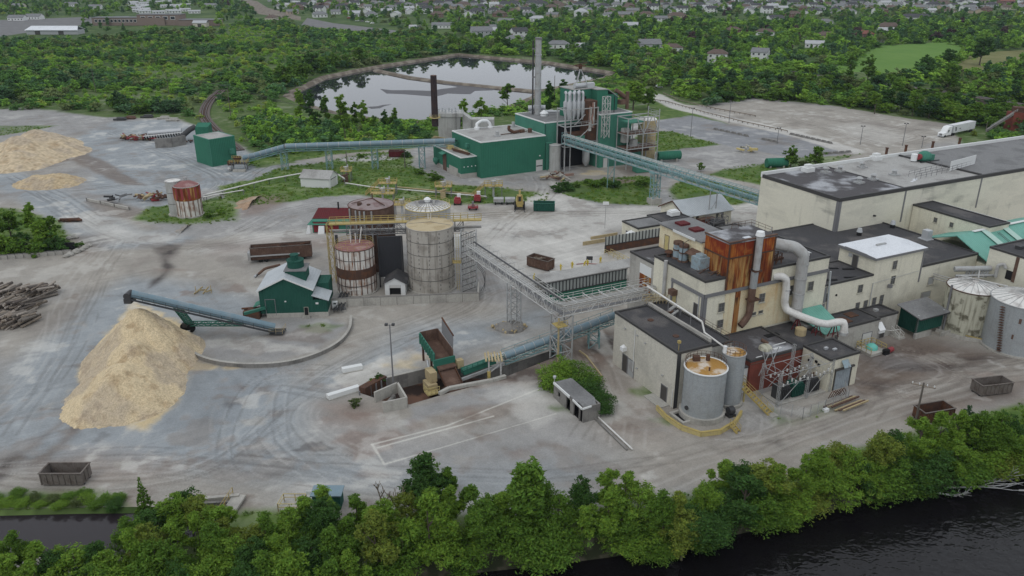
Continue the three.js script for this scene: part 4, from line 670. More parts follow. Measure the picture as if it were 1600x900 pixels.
// ---------------------------------------------------------------- round tanks
function foot(pxL,pxR,pyFront) {const xc=(pxL+pxR) / 2,f=W.y(xc,pyFront),D=Math.hypot(...f),slope=Math.hypot(D,CAM_Y),depth=(D*Math.cos(TILT)+CAM_Y*Math.sin(TILT));let r=(pxR-pxL) / 2 / (FOC / depth);r *= 1.02;const k=(D+r) / D;return {x:f[0]*k,z:f[1]*k,r};}
function shell(r,y0,y1,seg=48) {return C(0,0,y0,y1,r,seg,r,true);}
function tankThing(name,label,[x,z],r,h,{wall,roof,rise=0.6,base=M.concrete,rings=0,ringM=M.steelDark,ribsN=0,ribM=M.steelDark,y0=0.3,lip=M.galvDull,turn=0}) {
const o=thing(name,label,'storage tank',[x,0,z]);o.rotation.y=turn;o.base=[0,0,0];
P(o,'plinth',base,C(0,0,0,y0,r+0.35,40));P(o,'shell',wall,shell(r,y0,h),true);P(o,'roof',roof,lathe(0,h,0,[[r+0.06,-0.05],[r*0.98,0.06],[r*0.5,rise*0.62],[0.001,rise]],48));
P(o,'rim',lip,new THREE.TorusGeometry(r+0.03,0.1,6,48).rotateX(Math.PI / 2).translate(0,h,0));
if (rings) {const g=[];for (let i=1;i <= rings;i++) g.push(C(0,0,y0+(h-y0)*i / (rings+1)-0.05,y0+(h-y0)*i / (rings+1)+0.05,r+0.035,48,r+0.035,true));P(o,'hoop',ringM,g);}
if (ribsN) {const g=[];for (let i=0;i < ribsN;i++) {const a=i / ribsN*6.2832;g.push(sq([Math.cos(a)*(r+0.04),y0,Math.sin(a)*(r+0.04)],[Math.cos(a)*(r+0.04),h,Math.sin(a)*(r+0.04)],0.12));} P(o,'wall_rib',ribM,g);}
return o;
}
const roofRibs=(r,h,rise,n,w=0.08)=>{const g=[];for (let i=0;i < n;i++) {const a=i / n*6.2832,p=(k)=>[Math.cos(a)*r*k,h+(k > 0.5 ? mix(rise*0.62,0.06,(k-0.5) / 0.48) :mix(rise,rise*0.62,k / 0.5))+0.04,Math.sin(a)*r*k];g.push(sq(p(0.12),p(0.5),w,0.08),sq(p(0.5),p(0.97),w,0.08));} return g;};
// group in the middle yard, on a walled slab
{
const f=foot(640,712,461),o=tankThing('concrete_silo','tallest stained concrete tank with a flat tan top in the middle group',[f.x,f.z],f.r,13.4,{wall:M.tankConcrete,roof:M.tankRoofTan,rise:0.35,rings:4,ribsN:0,lip:M.tankConcrete});
const st=[];for (let i=0;i < 14;i++) {const a=i / 14*6.2832+0.2;for (let k=0;k < 14;k++) st.push(B(-0.09,0.09,0.9+k*0.9,1.25+k*0.9,-0.05,0.05).rotateY(-a+Math.PI / 2).translate(Math.cos(a)*(f.r+0.02),0,Math.sin(a)*(f.r+0.02)));} P(o,'pilaster',M.concreteDark,st);
P(o,'roof_railing',M.galvDull,ringRail(0,13.4,0,f.r-0.1,1,14,0.03,Math.PI*1.05,Math.PI*1.95));P(o,'roof_pipe',M.pipeWhite,[bar([0,13.7,-f.r*0.5],[0,15,-f.r*0.5],0.1),bar([-0.6,13.7,-f.r*0.6],[-0.6,14.8,-f.r*0.6],0.1)]);P(o,'roof_seam',M.concreteDark,[sq([-f.r*0.9,13.5,-0.2],[0,13.8,-0.5],0.1,0.06),sq([0,13.8,-0.5],[f.r*0.9,13.5,0.8],0.1,0.06)]);
}
{
const f=foot(638,707,430);const o=tankThing('concrete_silo','grey tank with white ribbed roof standing behind the tallest tank',[f.x,f.z],f.r,14,{wall:M.tankGrey,roof:M.tankRoofWhite,rise:1,rings:3,lip:M.yellowPale});
P(o,'roof_rib',M.steelGrey,roofRibs(f.r,14,1,28));P(o,'roof_railing',M.yellowPale,ringRail(0,14,0,f.r-0.1,1,20,0.03));P(o,'roof_vent',M.white,[C(0,0,14.9,15.5,0.6,14),C(0,0,15.5,15.9,0.8,14,0.3)]);P(o,'roof_pipe',M.pipeGrey,[bar([1.5,14.7,1.5],[1.5,15.6,1.5],0.25,8),bar([-1.8,14.6,f.r*0.6],[-1.8,15.8,f.r*0.6],0.2,8)]);
}
{
const f=foot(553,621,428);const o=tankThing('storage_tank','wide rust brown tank with mauve domed roof behind the footbridge',[f.x,f.z],f.r,14.2,{wall:M.rustBrown,roof:M.tankRoofMauve,rise:1.3,rings:2,lip:M.rustDark});
const p=[];for (const a of [1.7,1.9,2.1,2.5,1.4]) p.push(bar([Math.cos(a)*(f.r+0.2),0.3,Math.sin(a)*(f.r+0.2)],[Math.cos(a)*(f.r+0.2),14,Math.sin(a)*(f.r+0.2)],0.18,8));P(o,'wall_pipe',M.galvDull,p);P(o,'roof_hatch',M.rustDark,[C(-2,2.4,14.6,15.2,0.5,12),C(0,2.8,14.6,15,0.4,12),bar([0.4,15.4,0],[0.4,16.6,0],0.12)]);P(o,'roof_seam',M.rustDark,[sq([0.3,15.55,0],[f.r*0.7,14.75,f.r*0.6],0.25,0.1),sq([0.3,15.55,0],[-f.r*0.8,14.75,f.r*0.3],0.2,0.1)]);
}
{// red tank in front
const f=foot(531,589,464),o=tankThing('storage_tank','small white tank with wide brown band and dusty red roof',[f.x,f.z],f.r,9.6,{wall:M.tankWhiteRust,roof:M.tankRoofRed,rise:0.4,rings:0,ribsN:22,ribM:M.rustDark,lip:M.rustBrown});
P(o,'band',M.rustDark,C(0,0,3.7,5.7,f.r+0.12,48,f.r+0.12));P(o,'hoop',M.steelDark,[C(0,0,7.5,7.62,f.r+0.09,48,f.r+0.09,true),C(0,0,2.1,2.25,f.r+0.09,48,f.r+0.09,true)]);P(o,'roof_railing',M.yellow,[...ringRail(0,9.6,0,f.r-0.05,1,18,0.03),...rail([[-f.r*0.8,9.8,1.2],[f.r*0.8,9.8,0.2]],1,1.4,0.03)]);P(o,'roof_pipe',M.pipeWhite,[bar([-0.9,9.9,-1],[-0.9,12.6,-1],0.1),bar([0.2,9.9,-0.6],[0.2,12,-0.6],0.1),bar([0.9,9.9,-0.8],[1.4,13,-1.4],0.1)]);P(o,'base_rail',M.pipeWhite,[bar([-1.2,1.6,f.r+0.3],[1.4,1.7,f.r+0.3],0.06)]);
}
{// black sheet-clad wall between the tanks
const a=W.y(592,452),b=W.y(634,450),o=thing('clad_wall','tall black sheet wall between the red roofed tank and the tallest tank','wall',[a[0],0,a[1]]);
P(o,'sheet',std([0.024,0.025,0.03],{roughness:0.7,...ribs(0.35,0.03),side:2}),sq([a[0],6.5,a[1]-1.5],[b[0]-0.6,6.5,b[1]-1.5],0.6,8.6));P(o,'post',M.steelDark,[bar([a[0]+0.2,0,a[1]-1.2],[a[0]+0.2,11.5,a[1]-1.2],0.16),bar([b[0]-0.5,0,b[1]-1],[b[0]-0.5,11,b[1]-1],0.25)]);P(o,'bottom_trim',M.whiteTrim,sq([a[0]+1,2.15,a[1]-1.1],[b[0]-0.6,2.15,b[1]-1.1],0.2,0.15));
}
{// kiosk with pitched roof
const a=W.y(602,461),b=W.y(634,460),x0=a[0],x1=b[0],z=a[1],o=thing('pump_kiosk','small white kiosk with dark pitched roof between the tanks','shed',[x0,0,z]);
P(o,'wall',M.whiteTrim,[B(x0,x0+0.9,0,2.6,z-4.6,z),B(x1-0.9,x1,0,2.6,z-4.6,z),B(x0,x1,0,2.6,z-4.6,z-4.4),B(x0+0.9,x1-0.9,2.1,2.6,z-0.2,z),gableX(x0,x1,2.6,3.7,z-4.6,z)]);P(o,'opening',M.black,B(x0+0.9,x1-0.9,0,2.1,z-0.6,z-0.5));P(o,'shutter',M.doorPale,B(x0+0.95,x1-0.95,1.5,2.08,z-0.15,z-0.08));
const xm=(x0+x1) / 2;P(o,'roof',M.roofDark,[slab([[x0-0.35,2.55,z+0.3],[xm,3.9,z+0.3],[xm,3.9,z-5],[x0-0.35,2.55,z-5]],0.14),slab([[xm,3.9,z+0.3],[x1+0.35,2.55,z+0.3],[x1+0.35,2.55,z-5],[xm,3.9,z-5]],0.14)]);
}
{// containment wall
const a=W.y(517,480),b=W.y(748,470),c=W.y(748,452),o=thing('containment_wall','long grey concrete wall in front of the tank group','wall',[a[0],0,a[1]]);
P(o,'panel',M.concrete,[sq([a[0],0.85,a[1]],[b[0],0.85,b[1]],0.3,1.7),sq([b[0]-0.1,0.85,b[1]-0.16],[c[0],0.85,c[1]],0.3,1.7)]);P(o,'cap',M.concreteDark,sq([a[0],1.76,a[1]],[b[0],1.76,b[1]],0.36,0.1));
const r=[];for (let i=1;i < 9;i++) {const k=i / 9;r.push(B(-0.05,0.05,0,1.7,0.15,0.19).translate(mix(a[0],b[0],k),0,mix(a[1],b[1],k)));} P(o,'panel_joint',M.concreteDark,r);
}
{// yellow footbridge across the tank tops
const y=12.9,L=W.y(507,336,0),za=-157.5,xa=FS.local(...W.y(500,340,y))[0],o=thing('footbridge','yellow railed footbridge on dark trusses across the tank tops','footbridge',[0,0,za]);
const A=W.y(514,349,y),D=W.y(731,342,y),E=W.y(752,342,y);
P(o,'railing',M.yellow,[...rail([[A[0],y,A[1]+0.7],[D[0],y,D[1]+0.7],[E[0],y,E[1]]],1.1,1.5,0.05),...rail([[A[0],y,A[1]-0.7],[D[0],y,D[1]-0.7]],1.1,1.5,0.05)]);P(o,'deck',M.yellow,sq([A[0],y-0.1,A[1]],[E[0],y-0.1,E[1]],1.5,0.22));
P(o,'truss',M.steelGrey,trussSides([A[0]+3.5,y-2.4,A[1]],[D[0]-1,y-2.4,D[1]],1.4,2.2,14,0.1,0.07));P(o,'pipe',M.pipeGrey,[bar([A[0],y-1.4,A[1]+0.3],[E[0],y-1.4,E[1]+0.3],0.18),bar([A[0],y-1.9,A[1]-0.2],[E[0],y-1.9,E[1]-0.2],0.14)]);
P(o,'tower',M.yellow,lattice([A[0],0,A[1]],[A[0],y,A[1]],0.55,0.55,6));P(o,'post',M.steelDark,[bar([A[0]+1.9,0,A[1]+1.6],[A[0]+1.6,y-2,A[1]+1.6],0.32,8)]);
}
{// pipe tower beside the tallest tank
const b=W.y(733,458),o=thing('pipe_tower','steel pipe tower with ladders right of the tallest tank','pipe tower',[b[0],0,b[1]]);
P(o,'frame',M.galvDull,lattice([b[0],0,b[1]-2],[b[0],12.6,b[1]-2],1.5,1.2,7,0.1,0.06));P(o,'platform',M.yellow,[B(b[0]-3.2,b[0]-1.5,6.2,6.35,b[1]-2,b[1]-0.6),...rail([[b[0]-3.2,6.3,b[1]-0.6],[b[0]-1.5,6.3,b[1]-0.6]],1)]);P(o,'ladder',M.yellow,ladder([b[0]-2.2,0.2,b[1]-0.9],[b[0]-2.2,12.4,b[1]-0.9]));
const p=[];for (let i=0;i < 5;i++) p.push(bar([b[0]-1+i*0.5,0.4,b[1]-1.6-(i % 2)],[b[0]-1+i*0.5,12.4,b[1]-1.6-(i % 2)],0.12));P(o,'pipe',M.steelWhite,p);P(o,'cabinet',M.whiteTrim,B(b[0]-2.9,b[0]-1.6,9,11.4,b[1]-3.4,b[1]-2.2));
const w=[];for (let i=0;i < 3;i++) w.push(tube([[b[0]+1.6,5+i*0.5,b[1]-2],[b[0]+2.6+i*0.3,4,b[1]-1.5],[b[0]+3.2,2-i*0.3,b[1]-1],[b[0]+2.4+i*0.4,0.3,b[1]-0.4]],0.05,14,5));P(o,'hose',M.steelDark,w);
const s=[];for (let y=0;y < 12;y += 1.2) s.push(bar([b[0]-1.4,y,b[1]-0.7],[b[0]+1.4,y+1.1,b[1]-0.7],0.06));P(o,'brace',M.steelDark,s);
}
// front right grey tank pair
{
const f=foot(1063,1125,663),o=tankThing('storage_tank','near grey tank with orange rusty open top and yellow kerb',[f.x,f.z],f.r,7.9,{wall:M.tankSteel,roof:M.tankRoofRust,rise:0.3,rings:6,ringM:M.tankSteel,y0:0.9});
P(o,'roof_railing',M.rustDark,[...ringRail(0,7.9,-0.2,f.r-0.1,1,16,0.03,Math.PI*0.95,Math.PI*2.05)]);P(o,'collar',M.whiteTrim,new THREE.TorusGeometry(f.r+0.05,0.13,6,48).rotateX(Math.PI / 2).translate(0,7.95,0));P(o,'manhole',M.steelDark,[bar([-f.r*0.86,2,f.r*0.52],[-f.r*0.92,2,f.r*0.56],0.32,14)]);P(o,'roof_gear',M.rustDark,[B(-1.6,-0.6,8.1,8.8,-2,-1.2),C(0.6,-1.6,8.1,9,0.3,10),C(0.1,1.6,8,8.6,0.12,8)]);
}
{
const f=foot(1121,1154,638);tankThing('storage_tank','slimmer grey tank with rusty railed top behind the near grey tank',[f.x,f.z],f.r,8.6,{wall:M.tankSteel,roof:M.tankRoofRust,rise:0.3,rings:6,ringM:M.tankSteel,y0:0.5});
const o=scene.children.at(-1);P(o,'roof_railing',M.rustBrown,ringRail(0,8.6,0,f.r-0.05,1,14,0.035));P(o,'roof_vent',M.white,[bar([-1.6,8.8,0.6],[-1.6,9.9,0.6],0.28,10)]);
}
{// yellow kerb round the pair
const px=[[1026,640],[1040,655],[1065,672],[1095,682],[1125,678],[1148,664],[1158,648]],p=wpx(px),o=thing('tank_kerb','yellow painted kerb wall curving round the near grey tanks','kerb',[p[3][0],0,p[3][1]]);
const g=[];for (let i=0;i < p.length-1;i++) g.push(sq([p[i][0],0.35,p[i][1]],[p[i+1][0],0.35,p[i+1][1]],0.3,0.7));P(o,'kerb',M.yellowPale,g);P(o,'cap',M.yellow,g.map((_,i)=>sq([p[i][0],0.73,p[i][1]],[p[i+1][0],0.73,p[i+1][1]],0.36,0.06)));
const a=W.y(1142,671);P(o,'step',M.yellow,stairs([a[0]+0.9,0,a[1]+0.9],[a[0],0.9,a[1]],0.9,4).flat());
}
// right edge tanks
{
const f=foot(1471,1537,528),o=tankThing('storage_tank','mossy whitewashed tank with pale conical roof beside the green canopy',[f.x,f.z],f.r,8.4,{wall:M.tankMoss,roof:M.tankRoofWhite,rise:1.1,lip:M.rustDark});
P(o,'roof_rib',M.galvDull,roofRibs(f.r,8.4,1.1,20,0.06));P(o,'wall_pipe',M.steelGrey,[bar([0.4,0.3,f.r+0.1],[0.9,8.4,f.r+0.1],0.06),bar([-f.r,0.3,0.8],[-f.r-0.1,9,0.8],0.2,8)]);P(o,'roof_gear',M.steelWhite,[bar([0.4,9.4,0],[0.4,11.4,-0.3],0.12),...rail([[-2.6,9,-1],[1.8,9.2,-1]],1,1.2),bar([-2,9.9,-1.4],[5,9,1.4],0.14)]);
P(o,'elbow_pipe',M.pipeWhite,tube([[f.r+1.2,0.5,2],[f.r+1.2,7.4,2],[f.r+1.4,8,1.9],[f.r+2.2,8,1.6]],0.22,24,10));
}
{
const f=foot(1540,1622,558),o=tankThing('storage_tank','blue grey tank with rust spots cut by the right edge',[f.x,f.z],f.r,8.9,{wall:M.tankSteel,roof:M.tankRoofWhite,rise:1.2,lip:M.galvDull});
P(o,'roof_rib',M.galvDull,roofRibs(f.r,8.9,1.2,24,0.06));const rs=[];for (const [a,y,w,h] of [[2.2,6.6,0.4,0.9],[1.95,7.6,0.3,1.1],[2.3,3.6,0.3,0.8],[1.8,7.8,0.5,0.9],[2.6,0.8,0.5,0.5]]) rs.push(B(-w / 2,w / 2,y-h / 2,y+h / 2,-0.03,0.03).rotateY(Math.PI / 2-a).translate(Math.cos(a)*(f.r+0.01),0,Math.sin(a)*(f.r+0.01)));P(o,'rust_patch',M.rustBrown,rs);
const a=[];for (let i=0;i < 18;i++) {const t=2.55+i*0.012;a.push(B(-0.3,0.3,0,0.06,-0.3,0.3).rotateY(-t).translate(Math.cos(t)*(f.r+0.3),0.6+i*0.45,Math.sin(t)*(f.r+0.3)));} P(o,'stair_tread',M.rustBrown,a);P(o,'roof_gear',M.steelWhite,[bar([-1.6,9.6,2],[2,11.2,-0.4],0.16),bar([-0.4,10,1],[-0.4,12,1],0.12)]);
}
// silver tank and rusty tank on the grass island at the left
{
const f=foot(268,289,338);tankThing('storage_tank','slim silver tank beside the red rusted tank on the grass island',[f.x,f.z],f.r,9.2,{wall:M.tankGrey,roof:M.tankRoofWhite,rise:0.4,rings:2});
const g=foot(281,316,341),o=tankThing('storage_tank','squat red rusted tank with peeling cream sides on the grass island',[g.x,g.z],g.r,8.2,{wall:M.tankWhiteRust,roof:M.tankRoofRed,rise:1.4,ribsN:16,ribM:M.rustBrown});
P(o,'band',M.rust,C(0,0,4.6,8.1,g.r+0.1,40,g.r+0.1,true),true);P(o,'panel_strip',M.redPaint,[...Array(12)].map((_,i)=>{const a=i / 12*6.2832;return B(-0.3,0.3,5,8,-0.05,0.05).rotateY(Math.PI / 2-a).translate(Math.cos(a)*(g.r+0.12),0,Math.sin(a)*(g.r+0.12));}));P(o,'roof_vent',M.galvDull,[C(0,0,9.5,10.3,0.5,10)]);
}
// ---------------------------------------------------------------- green power plant
{
const o=thing('boiler_plant','dark green metal clad hall with a grey roof and white elbow duct beside the pond','industrial building',[108.2,0,-219.4],FG);
P(o,'wall',M.green,B(108.2,131.3,0,11.1,-240.5,-219.4));flatRoof(o,108.2,131.3,-240.5,-219.4,11.2,M.roofPale,M.whiteTrim,0.15);
P(o,'wall',M.green,B(102.7,108.18,1.4,6.4,-243.5,-222.2));P(o,'foundation',M.concrete,[B(102.72,108.15,0,1.38,-243.4,-222.25),B(102.62,102.7,0,2.6,-231,-224.5)]);flatRoof(o,102.7,108.15,-243.5,-222.2,6.5,M.roofPale,M.whiteTrim,0.12);
door(o,'x',102.7,-234.5,0,2.6,5.2,M.rustBrown,M.steelDark);P(o,'awning',M.greenPale,slab([[102.6,6,-233],[102.6,6,-236.2],[101.2,5.6,-236.2],[101.2,5.6,-233]],0.15));
const d=P(o,'roller_door',M.doorPale,B(127.9,130.3,0,3.6,-219.4,-219.33));P(d,'door_gap',M.black,B(128,130.2,1.5,1.8,-219.33,-219.29));P(o,'wall_lamp',M.white,[B(129,129.4,4.8,5.1,-219.4,-219.1),...[103.6,104.9,106.2,107.5].map((x)=>B(x,x+0.25,3.4,3.65,-222.2,-221.95))]);
P(o,'roof_duct',M.white,[tube([[116.4,11.2,-238.6],[116.6,12.9,-239],[118.4,13.7,-239.4],[120.6,13.5,-239.6],[121.6,12.5,-239.4],[121.7,11.2,-239.3]],0.5,50,14),C(116.4,-238.6,11.2,12,0.9,14),C(121.7,-239.3,11.2,11.7,0.9,14)]);
for (const [px,py] of [[777,213],[802,198]]) {const [x,z]=FG.y(px,py,11.2);P(o,'roof_vent',M.galvDull,[C(x,z,11.2,12.8,0.55,12),B(x-0.9,x+0.9,11.2,11.5,z-0.9,z+0.9)]);}
{const [x,z]=FG.y(803,209,11.2);P(o,'rusty_duct',M.rustDark,[tube([[x-1.4,13.8,z-0.6],[x-1.5,12.6,z-0.6],[x,11.7,z],[x+2,11.9,z]],0.5,20,10),bar([x-5,11.5,z+0.5],[x+5,11.6,z-0.2],0.14)]);P(o,'roof_gear',M.rustBrown,[B(x+2.5,x+4,11.22,12.2,z-1,z),B(x+5,x+6,11.22,12.6,z+0.2,z+1.2)]);}
P(o,'wall_box',M.greenPale,B(107.4,108.2,8.2,9.4,-229,-227.4));P(o,'annex_gear',M.yellowPale,[...rail([[104.4,6.5,-238],[106,6.5,-232],[107,6.5,-226]],1,1.5,0.06),B(104.4,106,6.5,7.8,-237,-234.5)]);P(o,'annex_pipe',M.rustDark,[bar([105.2,6.9,-234],[107,6.9,-224.6],0.25,8),bar([104.6,6.8,-232],[106.2,6.8,-224],0.18,8)]);P(o,'hopper',M.greenPale,[lathe(102,0,-240,[[0.2,0.8],[1,2],[1,3],[0,3.1]],10)]);
}
{
const o=thing('turbine_hall','pale green upper hall carrying the tall silver chimney','industrial building',[131.5,0,-220.2],FG);
P(o,'wall',M.greenPale,B(131.5,146,0,14.9,-240,-220.2));flatRoof(o,131.5,146,-240,-220.2,15,M.roofGrey,M.whiteTrim,0.15);
{const [x,z]=FG.y(850,181,15);P(o,'roof_vent',M.white,[C(x,z,15,15.9,1.2,18),C(x,z,15.9,16.5,1.5,18,0.7),C(x,z,16.5,16.9,0.7,14,0.3)]);} P(o,'roof_duct',M.galv,[bar([136,16.6,-239],[141,16.8,-236],0.9,12),bar([139.5,16,-233.5],[144,16,-231],0.5,10),lathe(137.5,15,-238.8,[[1.1,0],[1.2,1.4],[0.6,2.2],[0,2.3]],12)]);
P(o,'downspout',M.greenDark,[B(131.4,131.6,0,14.6,-220.2,-219.9)]);P(o,'recessed_wall',M.black,[B(136.4,146,0,13.6,-220.19,-220.05)]);P(o,'low_box',M.greenPale,[B(131.6,133.4,0,8.6,-220.18,-218.6),B(131.5,133.6,8.6,8.9,-220.18,-218.4)]);
}
{// chimney
const [x,z]=W.y(840,179,14.9),top=W.z(842,60,z)[1],o=thing('chimney','tall silver chimney with a thin pipe beside it, tallest stack of the plant','chimney',[x,14.9,z]);
P(o,'shaft',M.galvDull,[C(x,z,14.95,top,1.12,24,1.0)]);const r=[];for (let y=18;y < top;y += 5.4) r.push(C(x,z,y,y+0.18,1.2,24));P(o,'flange',M.galv,r);P(o,'side_pipe',M.steelDark,[bar([x-1.7,14.95,z+0.2],[x-1.7,top-0.6,z+0.2],0.28,10)]);P(o,'clamp',M.steelGrey,[B(x-2,x,27,27.4,z-0.2,z+0.5),B(x-2,x,36,36.4,z-0.2,z+0.5)]);P(o,'top_ring',M.steelGrey,[C(x,z,top-0.4,top+0.3,1.15,24)]);
}
{// dark stack on its grey precipitator
const [x,z]=W.y(680,197,10.8),top=W.z(677,118,z)[1],o=thing('chimney','dark rusty chimney standing on a grey tapered dust collector','chimney',[x,10.8,z]);P(o,'shaft',M.stackDark,[C(x,z,10.8,top,1.15,20,1.05)]);P(o,'top_ring',M.rustBrown,[C(x,z,top-0.5,top+0.1,1,20)]);P(o,'platform',M.yellowPale,[C(x,z,13.6,13.8,1.9,12),...ringRail(x,13.8,z,1.8,1,10)]);
}
{
const a=W.y(684,224),b=W.y(720,222),x0=a[0],x1=b[0],z=a[1],o=thing('dust_collector','grey tapered dust collector with railed top behind the green annex','dust collector',[x0,0,z]);
P(o,'casing',M.tankGrey,[slab([[x0-0.8,11,z-8],[x1+1,11,z-8],[x1+1,11,z],[x0-0.8,11,z]],1.2)]);
const cs=new THREE.CylinderGeometry(5.2,4.4,9.8,4,1);cs.rotateY(Math.PI / 4);cs.scale((x1-x0) / 7.2,1,0.95);cs.translate((x0+x1) / 2,4.9,z-4);P(o,'hopper',M.tankGrey,cs);
P(o,'duct',M.tankGrey,[slab([[x1+0.9,10.8,z-7],[x1+4,8.6,z-7],[x1+4,8.6,z-1.5],[x1+0.9,10.8,z-1.5]],6),B(x1+4,x1+12.5,4.6,8.4,z-7.5,z-2.5)]);P(o,'roof_railing',M.galv,[...rail([[x0-0.5,11,z-0.3],[x1+0.7,11,z-0.3],[x1+0.7,11,z-7.6]],1.2,1.2,0.06),...[...Array(6)].map((_,i)=>C(x0+0.6+i*1.2,z-2-(i % 2)*2,11,12.6,0.3,8))]);P(o,'ladder',M.steelDark,ladder([x1-1.4,0.4,z+0.2],[x1-1.4,12,z+0.2]));
const t=[];for (let i=0;i < 7;i++) t.push(sq([x0-2+i*0.2,2.6+i*0.12,z+3],[x0+5,2+i*0.16,z+2+i*0.7],0.18));P(o,'timber_stack',M.timber,t);
}
{
const o=thing('boiler_tower','tall dark green block with penthouse and rooftop tripod beside the open boiler','industrial building',[148.1,0,-213.4],FG);
P(o,'wall',M.greenPale,B(148.1,160.4,0,17.1,-230,-213.4));flatRoof(o,148.1,160.4,-230,-213.4,17.2,M.roofGrey,M.whiteTrim,0.15);
P(o,'penthouse_wall',M.green,[B(150.2,158.4,17.25,22.4,-229.6,-219),B(143,150.1,15.1,24.2,-230,-222)]);P(o,'penthouse_roof',M.roofPale,[slab([[150,24.4,-230],[150,24.4,-219],[154.5,24.2,-218.8],[154.5,24.2,-230]],0.25),slab([[154.5,24.2,-230],[154.5,24.2,-218.8],[158.8,21.4,-218.8],[158.8,21.4,-230]],0.25),B(142.8,150.2,24.2,24.5,-230.2,-221.8)]);P(o,'penthouse_wall',M.green,B(150.2,154.5,22.4,24,-229.6,-219));P(o,'window',M.black,B(146.6,148,20.6,22,-222,-221.93));
P(o,'tripod',M.galvDull,[[144.5,-223],[149.4,-222.6],[147,-227]].map(([x,z])=>sq([x,24.5,z],[147,30.6,-224.4],0.28)));P(o,'hoist',M.rustDark,[B(146.6,147.4,30.4,31.8,-224.8,-224),bar([144.4,31.6,-224.4],[149.6,32.2,-224.4],0.16),B(145.4,148.8,31.2,31.5,-225,-223.8)]);P(o,'roof_duct',M.galv,[bar([144,25.4,-223],[152,25.2,-224],0.8,12),B(148.6,151,24.5,26,-224,-222)]);P(o,'rusty_duct',M.rustBrown,[bar([158.8,23.4,-221],[162.4,20.6,-219.6],0.7,10),bar([161.6,17.4,-218],[161.6,23,-218],0.6,10),B(158.8,162,19,20.4,-220,-217.6)]);P(o,'roof_post',M.black,[bar([154.3,17.3,-215],[154.3,22.4,-215],0.12)]);
P(o,'wall',M.greenPale,B(160.42,165,0,6.5,-228,-213.6));door(o,'z',-213.4,150.6,0,1.6,3,M.doorPale);
}
{// open boiler with cyclones and steel frame
const o=thing('boiler','open boiler with silver cyclones and rusty casing inside a grey steel frame','boiler',[136,0,-215],FG);
const cy=[];for (let i=0;i < 4;i++) for (let j=0;j < 2;j++) {const x=139.2+i*1.7,z=-218.2-j*2;cy.push(lathe(x,15.4,z,[[0.25,0],[0.85,2.6],[0.85,5.6],[0.4,6],[0.4,7.4]],14));cy.push(tube([[x,22.6,z],[x,23.6,z],[x+0.3,24,z-0.8],[x+0.6,23.6,z-1.6]],0.4,12,8));} P(o,'cyclone',M.galv,cy);
P(o,'casing',M.rustDark,[B(144.6,148,8,21.5,-220,-215.4),B(139,144.6,8.4,11.5,-219.8,-216)]);P(o,'panel',M.tankRoofWhite,[B(144.9,145.9,12,19.6,-215.4,-215.3),B(146.3,147,13,21,-215.4,-215.3)]);P(o,'pipe',M.concreteRed,[tube([[146.1,21,-215.1],[146.2,17.6,-215],[145.8,16,-215],[146.6,13,-215]],0.28,20,8),bar([145,20,-215.1],[145,15,-215.1],0.2)]);P(o,'green_panel',M.greenPale,B(140.5,143.6,8.6,10.8,-215.6,-215.4));
const f=[];for (const x of [135.6,147.9]) for (const z of [-214.7,-219.4]) f.push(sq([x,0,z],[x,19.6,z],0.32));for (const x of [137.7]) f.push(sq([x,0,-214.7],[x,19.6,-214.7],0.26));for (const y of [7.8,14.2,19.4]) for (const z of [-214.7,-219.4]) f.push(sq([135.6,y,z],[148,y,z],0.26));for (const y of [7.8,14.2,19.4]) for (const x of [135.6,147.9]) f.push(sq([x,y,-214.7],[x,y,-219.4],0.26));f.push(sq([137.7,8,-214.6],[146,14,-214.6],0.22),sq([135.6,14.2,-214.6],[137.7,8,-214.6],0.18),sq([139,14.6,-214.6],[143,17.6,-214.6],0.18));P(o,'frame',M.galvDull,f);
P(o,'frame',M.steelWhite,lattice([149.4,10,-212.4],[149.4,23,-212.4],1,0.8,6,0.12,0.07));P(o,'walkway',M.rustBrown,[B(138,148.4,7.9,8.05,-216.4,-213.9)]);P(o,'railing',M.galvDull,[...rail([[138,8,-213.9],[148.4,8,-213.9]],1.1,1.6,0.05),...rail([[136,14.4,-214.8],[147.6,14.4,-214.8]],1,1.8,0.05)]);P(o,'dust_hopper',M.galvDull,[lathe(145,0.4,-216.5,[[0.4,0],[1.2,1.6],[1.2,5],[0,5.4]],14)]);P(o,'back_panel',M.rustDark,B(146.05,148.05,0,14,-219.9,-219.7));
P(o,'stair',M.steelDark,stairs([136.2,0.2,-217.2],[136.2,7.6,-215.4],0.8,14).flat());
}
